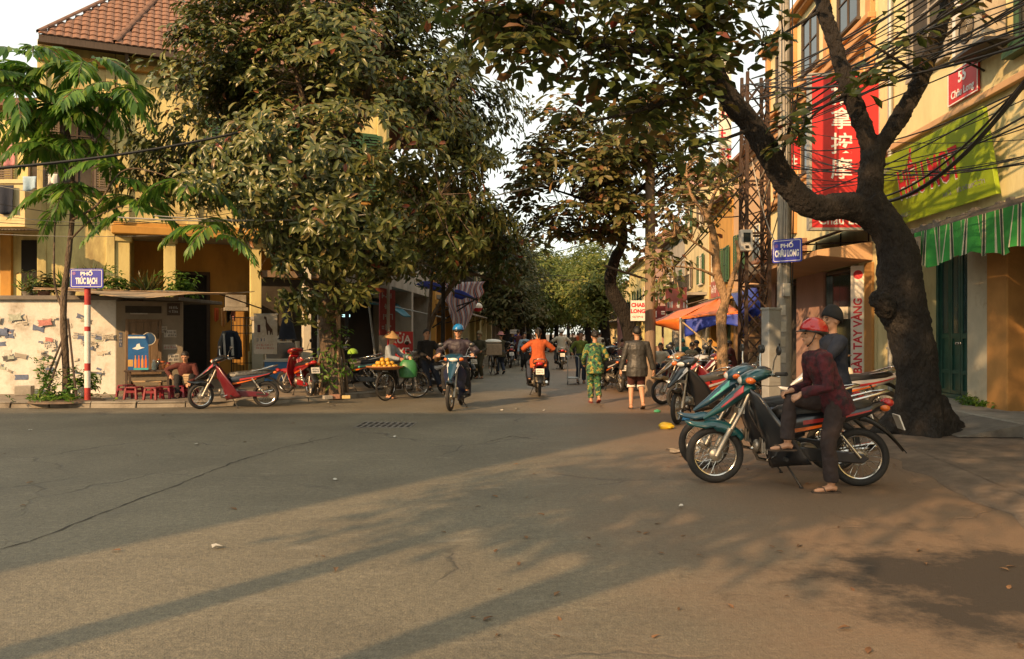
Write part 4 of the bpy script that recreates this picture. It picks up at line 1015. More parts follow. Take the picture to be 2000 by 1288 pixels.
g = MB(); kp = q4(1722,592,-.28)
g.tube([kp+V((.16,.2,-.12)),kp+V((.02,.02,0)),kp+V((-.1,-.06,.05)),kp+V((-.14,-.09,.06))],[.17,.165,.14,.10],12)
ksub = True
g.v = [tuple(V(v)*1.0+V((NZ.noise(V(v)*9),NZ.noise(V(v)*9+V((5,0,0))),NZ.noise(V(v)*9+V((0,5,0)))))*.035) for v in g.v]
kn_ = mk('cut_knot', g, bark_dark, t, smooth=True, ang=180); q_ = kn_.modifiers.new('s','SUBSURF'); q_.levels = q_.render_levels = 3
for tx_,st_ in ((btx2,.16),(btx,.09)):
    dm = kn_.modifiers.new('relief','DISPLACE'); dm.texture = tx_; dm.strength = st_; dm.mid_level = .5; dm.texture_coords = 'GLOBAL'
g = MB(); anchors = [p+b4 for p in Pl[8:]+Pa+Pb]
for k,sp in enumerate(([(1385,120,-.5),(1290,105,-1.2),(1180,90,-1.8),(1060,50,-2.2),(930,20,-2.4)],[(1400,150,-.4),(1330,190,-1.0),(1250,215,-1.4),(1150,240,-1.6)],[(1376,60,-.6),(1280,20,-.8),(1150,-30,-1.0)],[(1470,250,-.3),(1420,270,-.8),(1350,290,-1.0)],[(1605,20,.3),(1540,60,-.2),(1490,90,-.4)],[(1660,180,.1),(1600,215,-.4),(1560,260,-.5)],[(1820,90,-.2),(1880,40,-.5),(1900,-20,-.6)],[(1800,150,-.2),(1740,110,-.5),(1690,80,-.6)],[(1520,330,-.2),(1545,240,-.5),(1560,180,-.6)])):
    anchors += [p+b4 for p in limb(g,[q4(*x) for x in sp],.055 if k<3 else .03,.012,40+k)]
mk('branch', g, bark_dark, t, smooth=True, ang=80, kind='stuff')
ells = [E_(1230,40,10.4,190,70,1.5),E_(1330,150,10.9,110,80,1.1),E_(1040,30,9.9,150,55,1.1),E_(1180,130,10.3,130,55,1.0),E_(930,25,9.7,90,40,.8),E_(1400,40,11.2,110,90,1.1),E_(1250,-120,10.8,320,110,2.0),E_(1250,215,10.6,150,35,.9),E_(1360,285,10.9,70,35,.6),E_(1010,90,9.8,110,60,.9),E_(960,30,9.6,80,50,.8),E_(1100,150,10.1,70,40,.7)]
C,out,_ = clumps(rng, ells, 540, .6)
ells2 = [E_(1510,70,11.4,50,80,.6),E_(1690,165,11.4,70,50,.6),E_(1545,250,11.4,45,70,.5),E_(1740,90,11.2,60,60,.6),E_(1870,20,11.2,60,60,.6),E_(1560,210,11.3,40,40,.4),E_(1780,-120,11.3,250,80,1.2)]
C2,o2,_ = clumps(rng, ells2, 75, .5); C = np.concatenate([C,C2]); out = np.concatenate([out,o2])
P,D,U,L,Wd = whorls(rng, C, unit(out*.6+np.array([0,0,.8])), 6, .25,.125,1.0,.45,.12)
put_leaves(t, b4, P,D,U,L,Wd, OBOVATE, leaf_dark, 300, cell=30); twigs(t, b4, C, anchors, .008, bark_dark, 6, 2)

# --- middle tree over the street, dark leaning stem
b5 = gnd(1243,757,.07); t = thing('street_tree', 'leaning street tree with broad brownish leaves spreading over the lane', 'tree', b5)
g = MB(); Yc = b5.y
P1 = limb(g,[V((0,0,0)),at(1240,690,Yc)-b5,at(1222,620,Yc-.1)-b5,at(1193,560,Yc-.2)-b5,at(1200,510,Yc-.3)-b5,at(1217,470,Yc-.4)-b5,at(1212,400,Yc-.6)-b5,at(1215,320,Yc-.8)-b5],.26,.07,51,.05)
P2 = limb(g,[at(1216,450,Yc-.4)-b5,at(1160,400,Yc-1)-b5,at(1080,370,Yc-1.6)-b5],.08,.02,52); P3 = limb(g,[at(1212,400,Yc-.6)-b5,at(1290,340,Yc-1)-b5,at(1360,300,Yc-1.2)-b5],.08,.02,53); P4 = limb(g,[at(1218,470,Yc-.4)-b5,at(1140,460,Yc-1)-b5,at(1060,440,Yc-1.5)-b5],.06,.015,54)
mk('trunk', g, bark_dark, t, smooth=True, ang=80)
ells = [E_(1150,320,20.3,130,65,1.8),E_(1260,250,20.3,150,85,2.0),E_(1330,340,20.3,90,70,1.5),E_(1090,420,20.3,80,45,1.3),E_(1220,400,20.5,120,60,1.5),E_(1060,310,20.3,50,35,1.0),E_(1150,450,20.6,100,35,1.2),E_(1030,375,20,55,50,1.0),E_(1050,475,20.3,60,30,.8),E_(1110,250,20.3,70,50,1.2)]
C,out,_ = tiers(rng, ells, 108, 9, .6, .5); P,D,U,L,Wd = whorls(rng, C, unit(out*.7+np.array([0,0,.6])), 7, .27,.125,1.,.4,.13)
put_leaves(t, b5, P,D,U,L,Wd, OBOVATE, leaf_brown, 300, cell=22); twigs(t, b5, C, [p+b5 for p in P1[20:]+P2+P3+P4], .011, bark, 7, 2)
# --- pale pruned tree with few leaves
b6 = gnd(1414,795,.0); t = thing('pruned_tree', 'pale barked pruned tree with bare forked limbs behind the parked motorbikes', 'tree', b6)
g = MB(); Yc = b6.y
P1 = limb(g,[V((0,0,0)),at(1411,690,Yc)-b6,at(1409,620,Yc)-b6,at(1416,585,Yc)-b6,at(1400,530,Yc)-b6,at(1396,470,Yc)-b6,at(1385,430,Yc)-b6,at(1372,405,Yc)-b6],.125,.06,61,.06)
P2 = limb(g,[at(1418,590,Yc)-b6,at(1430,545,Yc-.1)-b6,at(1443,505,Yc-.2)-b6,at(1438,470,Yc-.2)-b6],.065,.03,62); P3 = limb(g,[at(1398,540,Yc)-b6,at(1360,525,Yc-.3)-b6,at(1300,520,Yc-.5)-b6],.035,.012,63); P4 = limb(g,[at(1396,500,Yc)-b6,at(1350,470,Yc-.3)-b6,at(1320,460,Yc-.5)-b6],.03,.012,64); P5 = limb(g,[at(1380,425,Yc)-b6,at(1395,380,Yc)-b6,at(1420,330,Yc)-b6],.05,.02,65); P6 = limb(g,[at(1385,430,Yc)-b6,at(1350,380,Yc)-b6,at(1340,330,Yc)-b6],.045,.02,66)
mk('trunk', g, bark_pale, t, smooth=True, ang=80)
ells = [E_(1330,430,16.5,80,60,.8),E_(1290,510,16.4,60,60,.7),E_(1390,330,16.7,60,60,.8),E_(1310,560,16.3,60,30,.5)]
C,out,_ = clumps(rng, ells, 85, .6); P,D,U,L,Wd = whorls(rng, C, unit(out*.7+np.array([0,0,.6])), 6, .20,.10,1.,.4,.12)
put_leaves(t, b6, P,D,U,L,Wd, OBOVATE, leaf_brown, 100, cell=22); twigs(t, b6, C, [p+b6 for p in P1[18:]+P2+P3+P4+P5+P6], .011, bark_pale, 8, 1)
# --- far trees that close the street
FT = [(1030,700,40,[(1000,590,55,60,2.5),(985,520,45,60,2.4)],leaf_fardark,700,.30,'dim brownish tree leaning over the left pavement beyond the orange rider'),
 (985,690,52,[(1010,560,45,70,3),(1000,500,40,40,2.5)],leaf_fardark,600,.33,'dark far tree on the left against the columned houses'),
 (1060,676,72,[(1060,580,60,55,5),(1040,525,50,50,4)],leaf_far,900,.42,'tall sunlit far tree arching over the street from the left'),
 (1085,672,90,[(1095,555,60,60,6),(1075,610,50,30,5)],leaf_far,900,.5,'light green far tree closing the end of the street'),
 (1150,676,70,[(1145,570,50,60,4.5),(1160,520,40,45,4)],leaf_far,850,.42,'yellow green far tree on the right of the lane'),
 (1185,690,48,[(1175,545,35,50,2.8),(1160,600,30,30,2.4)],leaf_far,520,.33,'bright leafy far tree beside the tall cream house'),
 (1110,666,120,[(1110,540,70,60,9),(1150,560,60,60,8)],leaf_far,700,.62,'farthest pale green tree above the riders'),
 (1035,668,105,[(1020,560,60,70,8),(1000,500,40,50,6)],leaf_fardark,600,.6,'farthest dark tree mass behind the left house row')]
FT += [(1000,664,128,[(1010,610,60,36,6),(950,600,50,50,6)],leaf_far,700,.7,'low far tree left of the vanishing point'),(1075,664,134,[(1080,612,60,38,6),(1110,575,70,50,7)],leaf_fardark,800,.7,'low dark far tree behind the riders at the vanishing point'),(1150,664,126,[(1150,612,50,38,6),(1185,585,40,50,5)],leaf_far,700,.7,'low far tree right of the vanishing point')]
for i,(bx,by,Y,el,lm,n_,L0,lab) in enumerate(FT):
    b = at(bx,by,Y); b.z = 0; t = thing('far_tree', lab, 'tree', b, group='trees at the far end of the street')
    ells = [E_(x,y,Y,rx,ry,rd) for x,y,rx,ry,rd in el]
    g = MB(); A = []
    c0 = V(ells[0][0])
    A += limb(g,[V((0,0,0)),V(((c0.x-b.x)*.3,0,c0.z*.35)),V(((c0.x-b.x)*.8,0,c0.z*.8)),c0-b],.30+.05*(i%3),.08,70+i)
    for k,e in enumerate(ells): A += limb(g,[V(((c0.x-b.x)*.3,0,c0.z*.35)),(V(e[0])-b)*.7+V((.3,0,.4)),V(e[0])-b+V((.5,-.5,.5))],.14,.03,90+i*3+k)
    mk('trunk', g, bark_dark, t, smooth=True, ang=80)
    C,out,_ = tiers(rng, ells, n_//10, 10, L0*4, .45); P,D,U,L,Wd = whorls(rng, C, unit(out+np.array([0,0,.4])), 8, L0,L0*.42,1.,.3,L0*.9)
    put_leaves(t, b, P,D,U,L,Wd, NARROW, lm, 0)
# --- trees behind the viewpoint, the broad one added, whose shadows fall into the picture
for i,(x,y,el,n_,lab) in enumerate(((-6.9,-2.0,[((-6.4,-1.6,5.3),(1.5,1.2,.9)),((-7.2,-2.4,6.4),(1.6,1.6,1.0))],150,'thin street tree behind the viewpoint at the house corner'),
    (-4.7,-1.5,[((-4.2,-1.3,5.0),(1.9,1.6,.9)),((-3.8,-2.0,6.6),(2.4,2.2,1.6)),((-3.6,-2.4,9.2),(2.6,2.4,1.9)),((-4.2,-1.9,11.4),(1.9,1.7,1.6))],880,'tall street tree behind the viewpoint to the left'),  # upper crowns stacked higher to block the sun from the right trunk
    (-1.0,-3.6,[((-.6,-3.4,6.6),(2.6,2.2,1.6)),((-.6,-3.6,9.0),(2.8,2.4,1.8))],560,'broad added tree straight behind the viewpoint, shading the right side'))):
    b = V((x,y,0)); t = thing('shade_tree', lab, 'tree', b); g = MB(); A = []
    ee = [(np.array(c),np.array(r)) for c,r in el]; c0 = V(ee[0][0])
    A += limb(g,[V((0,0,0)),V((.05,.02,1.6)),V((.1,.1,3.0)),c0-b],.17,.06,120+i)
    for k,e in enumerate(ee): A += limb(g,[V((.1,.1,3.0)),(V(e[0])-b)*.75+V((.2,.1,0)),V(e[0])-b],.09,.03,130+i*4+k)
    mk('trunk', g, bark, t, smooth=True, ang=80)
    C,out,_ = clumps(rng, ee, n_, .6); P,D,U,L,Wd = whorls(rng, C, unit(out+np.array([0,0,.5])), 6, .28,.14,1.,.4,.14)
    put_leaves(t, b, P,D,U,L,Wd, OBOVATE, leaf_dark, 0)
# ---------------------------------------------------------------- motorbike
bike_body = M('bike_body', (.20,.012,.018), .28, var=.1, sc=6, coat=.6)
bike_dark = M('bike_dark', (.012,.016,.022), .3, var=.2, sc=6, coat=.4)
bike_side = M('bike_side', (.22,.02,.022), .3, var=.1, sc=6, coat=.5)
bike_decal = M('bike_decal', (.42,.40,.38), .4, var=.1)
bike_seat = M('bike_seat', (.017,.016,.016), .45, var=.4, sc=9, bump=.2, bsc=60)
lens_white = M('lens_white', (.62,.62,.58), .15, var=.05, coat=.5)
lens_amber = M('lens_amber', (.62,.13,.015), .2, var=.08, coat=.5)
lens_red = M('lens_red', (.42,.012,.012), .2, var=.08, coat=.6)
plate_white = M('plate_white', (.66,.64,.58), .5, var=.1)
def wheel_parts(root, y, r, name='wheel'):
    h = MB(); h.tube([(-.055,0,0),(-.035,0,0),(.035,0,0),(.055,0,0)],[.03,.058,.058,.03],14); h.tube([(-.085,0,0),(.085,0,0)],.011,8); h.torus((0,0,0),.075,.007,'X',16,5)
    w_ = mk(name, h, alloy, root, smooth=True); w_.location = (0,y,r)
    t = MB(); t.torus((0,0,0),r-.034,.036,'X',36,10); mk('tyre', t, rubber, w_, smooth=True)
    rm = MB(); rm.torus((0,0,0),r-.068,.013,'X',36,8,flat=1.3); mk('rim', rm, chrome, w_, smooth=True)
    s = MB()
    for k in range(28):
        a = 2*PI*k/28; b = a+(.38 if k%2 else -.38); x = .026 if k%4 < 2 else -.026
        s.tube([(x,math.cos(b)*.055,math.sin(b)*.055),(x*.2,math.cos(a)*(r-.072),math.sin(a)*(r-.072))],.0026,4,caps=False)
    mk('spokes', s, chrome, w_)
    return w_
def make_bike():
    r = thing('motorbike', 'x', 'motorbike')
    wr = .268
    wheel_parts(r, .66, wr); wheel_parts(r, -.64, wr)
    def part(n, mb, m, smooth=True, **k): return mk(n, mb, m, r, smooth=smooth, ang=50, **k)
    g = MB()
    for s in (-1,1):
        g.tube([(s*.068,.33,.92),(s*.07,.43,.68),(s*.075,.55,.46)],.019,8); g.tube([(s*.075,.53,.52),(s*.078,.662,.262)],.026,8)
    g.box((-.08,.40,.66),(.08,.46,.71)); part('fork', g, alloy)
    # front fender with a pointed beak
    g = MB(); rings = []
    for i in range(15):
        a = math.radians(48+i*7.2); R_ = .300+.10*max(0,(3-i)/3)**1.5; wd = .012+.055*min(1,i/4)*(1 if i < 12 else .8)
        dr = .0; c = (math.cos(a),math.sin(a)); skirt = .075 if 5 < i < 12 else .035
        def pt(x,q): return (x,.66+c[0]*q,wr+c[1]*q)
        rings.append([pt(-wd,R_-skirt),pt(-wd*.95,R_-.012),pt(-wd*.5,R_+.016),pt(0,R_+.024),pt(wd*.5,R_+.016),pt(wd*.95,R_-.012),pt(wd,R_-skirt)])
    g.loft(rings, closed=False, caps=False); part('front_fender', g, bike_body, recalc=False, solid=.008)
    # leg shields, one on each side
    for s in (-1,1):
        def f(u,v,s=s):
            z = .95-.72*u; yi = .37-.13*u-.10*u*u; x = .045+v*(.10+.15*math.sin(min(1,u*1.3)*PI*.55)-.10*max(0,u-.65)); y = yi-v*v*(.10+.16*u)
            return (s*x,y-.05*v*u,z-.16*v*max(0,.6-u)-.10*(1-v)*max(0,u-.75)*3)
        g = MB(); g.sheet(f,12,6); part('leg_shield', g, bike_dark, recalc=False, solid=.014)
    g = MB(); rings = []
    for y,z,w_,h in ((.30,.93,.10,.06),(.40,.87,.115,.075),(.50,.79,.10,.07),(.61,.70,.072,.05),(.76,.60,.022,.018)):
        rings.append([(w_*math.cos(a),y+.35*h*math.sin(a),z+h*.75*math.sin(a)) for a in [2*PI*k/12 for k in range(12)]])
    g.loft(rings); part('front_cowl', g, bike_body)
    for s in (-1,1):
        g = MB(); g.add([(s*.09,.40,.925),(s*.12,.41,.865),(s*.075,.60,.715),(s*.05,.595,.735)],[(0,1,2,3)]); part('cowl_decal', g, bike_decal, False, solid=.012)
    # handlebar cover, lamps, instruments
    g = MB(); rings = []
    for y,z,w_,h in ((.15,1.04,.09,.035),(.21,1.035,.17,.055),(.30,1.01,.19,.068),(.37,.985,.165,.06),(.42,.97,.11,.042)):
        rings.append([(w_*math.copysign(abs(math.cos(a))**.7,math.cos(a)),y,z+h*math.sin(a)) for a in [2*PI*k/16 for k in range(16)]])
    g.loft(rings); part('handlebar_cover', g, bike_body)
    g = MB(); g.ell((0,.40,.968),(.10,.045,.042),14,8); part('headlight', g, lens_white)
    for s in (-1,1): g = MB(); g.ell((s*.145,.36,.975),(.055,.05,.036),12,8); part('turn_signal', g, lens_amber)
    g = MB(); g.ell((0,.215,1.075),(.10,.06,.03),12,6); part('instrument', g, plastic_black)
    g = MB(); g.tube([(-.36,.11,1.045),(-.27,.15,1.04),(-.13,.22,1.02),(.13,.22,1.02),(.27,.15,1.04),(.36,.11,1.045)],.012,8); part('handlebar', g, chrome)
    for s in (-1,1):
        g = MB(); g.tube([(s*.25,.158,1.04),(s*.375,.103,1.046)],.019,10); part('grip', g, rubber)
        g = MB(); g.tube([(s*.22,.19,1.03),(s*.28,.205,1.025),(s*.37,.16,1.02)],.006,5); part('brake_lever', g, chrome)
        g = MB(); g.tube([(s*.20,.18,1.04),(s*.24,.175,1.16),(s*.28,.16,1.22)],.006,6); mm = part('mirror', g, chrome)
        q = MB(); q.ell((0,0,0),(.062,.018,.045),14,8,0,TR(s*.315,.155,1.255)); mk('mirror_glass', q, plastic_black, mm, smooth=True)
    # tunnel, engine, exhaust
    g = MB(); rings = []
    for y,z,w_,h in ((.34,.72,.05,.07),(.25,.56,.055,.075),(.10,.48,.06,.075),(-.05,.50,.075,.09),(-.15,.55,.085,.10)):
        rings.append([(w_*math.copysign(abs(math.cos(a))**.6,math.cos(a)),y,z+h*math.sin(a)) for a in [2*PI*k/12 for k in range(12)]])
    g.loft(rings); part('tunnel', g, bike_dark)
    g = MB()
    for k in range(7): y = .10+k*.022; g.cbox((0,y,.335+k*.004),(.15,.008,.13))
    g.cbox((0,.16,.345),(.10,.16,.09)); g.ell((0,.275,.355),(.065,.035,.06),12,8)
    g.ell((0,-.02,.305),(.105,.15,.115),16,10); g.ell((.10,-.0,.30),(.035,.10,.095),14,8); g.ell((-.10,.02,.305),(.035,.095,.09),14,8); g.ell((0,-.17,.31),(.085,.11,.085),12,8)
    g.tube([(-.125,.03,.305),(-.15,.03,.305)],.045,14); part('engine', g, alloy)
    g = MB(); g.tube([(.05,.30,.33),(.09,.25,.22),(.12,.08,.185),(.13,-.15,.215),(.135,-.25,.235)],.018,8); g.tube([(.137,-.22,.23),(.142,-.30,.245),(.155,-.82,.35),(.157,-.87,.36)],[.022,.045,.048,.03],12); part('exhaust', g, chrome)
    g = MB(); g.box((-.22,.035,.25),(.22,.065,.275)); 
    for s in (-1,1): g.tube([(s*.17,.05,.265),(s*.275,.05,.268)],.017,8)
    part('footpeg', g, rubber, False)
    g = MB(); g.tube([(-.13,.12,.28),(-.17,.2,.25),(-.2,.21,.25)],.009,6); g.tube([(-.14,-.05,.29),(-.165,-.13,.26),(-.2,-.13,.27)],.009,6); part('pedal', g, chrome)
    g = MB(); g.prism([(-.02,.235),(-.02,.37),(-.30,.35),(-.66,.31),(-.71,.27),(-.66,.225),(-.30,.23)],-.098,-.066,ax=0); part('chain_case', g, bike_dark, False, bevel=.01)
    g = MB()
    for s in (-1,1): g.bar((s*.085,-.08,.30),(s*.088,-.64,.268),.022,.04)
    part('swing_arm', g, metal_dark, False)
    for s in (-1,1):
        g = MB(); g.tube([(s*.115,-.36,.62),(s*.115,-.44,.50)],.025,10)
        k = 30; g.tube([(s*.115+.027*math.cos(i*.9),-.42-.12*i/k+.0,.53-.2*i/k+.027*math.sin(i*.9)) for i in range(k)],.006,5); g.tube([(s*.115,-.42,.53),(s*.113,-.625,.275)],.014,8); part('shock', g, chrome)
    # seat, side panels, tail
    g = MB(); rings = []
    for y,w_,z0,z1 in ((.13,.045,.62,.70),(.08,.085,.63,.735),(-.10,.118,.67,.765),(-.30,.128,.69,.775),(-.38,.125,.70,.80),(-.60,.115,.72,.815),(-.72,.085,.74,.80),(-.75,.04,.75,.775)):
        rings.append([(-w_,y,z0),(-w_*1.04,y,(z0+z1)/2),(-w_*.88,y,z1-.018),(-w_*.4,y,z1),(w_*.4,y,z1),(w_*.88,y,z1-.018),(w_*1.04,y,(z0+z1)/2),(w_,y,z0)])
    g.loft(rings); part('seat', g, bike_seat)
    for s in (-1,1):
        out = lambda y: .10+.022*math.sin(max(0,min(1,(.1-y)/.9))*PI)
        top = [(.13,.60),(.02,.66),(-.2,.69),(-.45,.705),(-.70,.745),(-.90,.80)]; bot = [(.12,.48),(.0,.47),(-.2,.515),(-.42,.575),(-.68,.655),(-.90,.755)]
        g = MB(); rings = []
        for (y,zt),(y2,zb) in zip(top,bot):
            o = out(y)*(1 if y > -.8 else .55); rings.append([(s*(o-.03),y,zt+.004),(s*o,y,zt-.02),(s*(o+.006),y,(zt+zb)/2),(s*(o-.006),y2,zb+.01),(s*(o-.03),y2,zb)])
        g.loft(rings, closed=False, caps=False); part('side_panel', g, bike_side, recalc=False, solid=.012)
        for (ya,yb,fa,fb,mm) in ((-.12,-.72,.62,.40,bike_decal),(.02,-.45,.25,.12,lens_amber)):
            g = MB(); L_ = []; U_ = []
            for i in range(7):
                y = ya+(yb-ya)*i/6; zt = np.interp(-y,[-p[0] for p in top],[p[1] for p in top]); zb = np.interp(-y,[-p[0] for p in bot],[p[1] for p in bot]); m_ = zb+(zt-zb)*(fb+(fa-fb)*.5); h = .02*(1-.7*i/6)
                o = out(y)+.012; L_.append((s*o,y,m_-h)); U_.append((s*o,y,m_+h))
            g.loft([L_,U_], closed=False, caps=False); part('side_stripe', g, mm, False, recalc=False, solid=.006)
    g = MB(); g.tube([(0,.05,.58),(0,-.3,.63),(0,-.75,.73)],[.08,.09,.06],10,flat=.6); part('frame', g, metal_dark)
    g = MB(); g.tube([(-.12,-.36,.765),(-.145,-.55,.80),(-.135,-.78,.865),(-.06,-.88,.885),(.06,-.88,.885),(.135,-.78,.865),(.145,-.55,.80),(.12,-.36,.765)],.013,8); part('grab_rail', g, chrome)
    g = MB(); g.ell((0,-.885,.775),(.085,.06,.045),14,8); part('tail_light', g, lens_red)
    for s in (-1,1): g = MB(); g.ell((s*.135,-.83,.735),(.04,.045,.03),10,6); part('rear_signal', g, lens_amber)
    g = MB(); rings = []
    for i in range(9):
        t = i/8; y = -.62-.42*t; z = .66-.08*t-.26*t*t; w_ = .075-.02*t
        rings.append([(-w_,y,z-.05*(1-t)),(-w_*.9,y,z),(0,y,z+.018),(w_*.9,y,z),(w_,y,z-.05*(1-t))])
    g.loft(rings, closed=False, caps=False); part('rear_fender', g, plastic_black, recalc=False, solid=.008)
    g = MB(); g.box((-.095,-.008,-.07),(.095,.004,.07),0,TR(0,-.985,.60,rx=-.35)); pl = part('number_plate', g, plate_white, False)
    sc_ = scribble(pl, TR(0,-.985,.60,rx=-.35) @ MX.Rotation(PI,4,'Z'), -.075,.075,-.05,.05,.0085, ink_black, 2, 4)
    g = MB(); g.tube([(-.10,.02,.20),(-.19,-.09,.012)],.009,6); g.cbox((-.19,-.09,.008),(.05,.03,.012)); part('kickstand', g, metal_dark)
    return r
STEER = ('wheel','fork','front_fender','handlebar','headlight','turn_signal','instrument','grip','brake_lever','mirror')
BIKE = make_bike(); used_bike = [False]
def bodymats(body, dark, side, decal, seatm=None):
    return {'bike_body':body,'bike_dark':dark,'bike_side':side,'bike_decal':decal,**({'bike_seat':seatm} if seatm else {})}
def bmat(n,c,r=.28): return M(n,c,r,var=.12,sc=6,coat=.6)
b_teal = bmat('bike_teal',(.006,.06,.068)); b_black = bmat('bike_black',(.010,.012,.016)); b_red = bmat('bike_red',(.25,.010,.014)); b_maroon = bmat('bike_maroon',(.11,.008,.014)); b_silver = bmat('bike_silver',(.42,.42,.42)); b_blue = bmat('bike_blue',(.012,.05,.085)); b_navy = bmat('bike_navy',(.012,.018,.05)); b_white = bmat('bike_white',(.60,.60,.57)); b_gold = bmat('bike_gold',(.25,.16,.07)); b_decal_red = bmat('decal_red',(.42,.03,.03)); b_decal_green = bmat('decal_green',(.1,.45,.35)); b_decal_white = bmat('decal_white',(.6,.6,.6))
seat_patch = M('seat_patch', (.05,.05,.045), .4, var=.9, sc=11, bump=.5, bsc=22, col2=(.16,.15,.13), csc=8, cut=(.55,.62))
seat_grey = M('seat_grey', (.07,.07,.068), .5, var=.3, sc=9)
HEAD = {}
def bike(label, loc, heading, mats, steer=0, sc=1.08, lean=0, group='parked motorbikes', drop=()):
    """heading: direction of travel in degrees, 0 = away from the viewer (+Y), 90 = to the left"""
    if not used_bike[0]: o = BIKE; used_bike[0] = True
    else: o = copy_tree(BIKE)
    o.location = loc; o.rotation_euler = (0,lean,math.radians(heading)); o.scale = (sc,)*3
    tag(o, label, 'motorbike', group); todo.append((o,mats,steer)); return o
todo = []
def finish_bikes():
    Ms = lambda s: MX.Translation((0,.42,0)) @ MX.Rotation(math.radians(s),4,'Z') @ MX.Translation((0,-.42,0))
    for o,mats,steer in todo:
        for ch in o.children:
            nm = ch.name.split('.')[0]
            if steer and nm in STEER and not (nm == 'wheel' and ch.location.y < 0): ch.matrix_local = Ms(steer) @ MX.Translation(ch.location)
        retint(o, mats)
# ---------------------------------------------------------------- people
def ik(a, b, l1, l2, pole):
    d = b-a; L_ = min(d.length, (l1+l2)*.998); d = d.normalized(); b = a+d*L_
    x = (l1*l1-l2*l2+L_*L_)/(2*L_); h = math.sqrt(max(0,l1*l1-x*x)); p = V(pole); p = p-d*p.dot(d)
    if p.length < 1e-4: p = V((0,1,0))-d*d.y
    return a+d*x+p.normalized()*h, b
cloth_tex = bpy.data.textures.new('cloth_folds','CLOUDS'); cloth_tex.noise_scale = .11; cloth_tex.noise_depth = 2
def clothm(n, c, **k): return M('cloth_'+n, c, k.pop('rough',.88), var=k.pop('var',.22), sc=k.pop('sc',7), bump=k.pop('bump',.35), bsc=k.pop('bsc',26), **k)
def basis(z, y):
    z = V(z).normalized(); x = V(y).cross(z).normalized(); y = z.cross(x); return x,y,z
def cap(mb, M_, r, front, back, thick=0, n=20, m=8, off=(0,0,0), side=None):
    """part of an ellipsoid round the skull, reaching down to angle front/back (degrees from the crown)"""
    rings = []
    for i in range(m+1):
        ring_ = []
        for j in range(n):
            a = 2*PI*j/n; f = math.sin(a)   # +y is the face
            lim = (front if f > 0 else back)*abs(f)+(side if side else (front+back)/2)*(1-abs(f)); t = math.radians(lim)*i/m
            ring_.append((off[0]+r[0]*math.sin(t)*math.cos(a), off[1]+r[1]*math.sin(t)*f, off[2]+r[2]*math.cos(t)))
        rings.append(ring_)
    mb.loft(rings, 0, M_, caps=False)
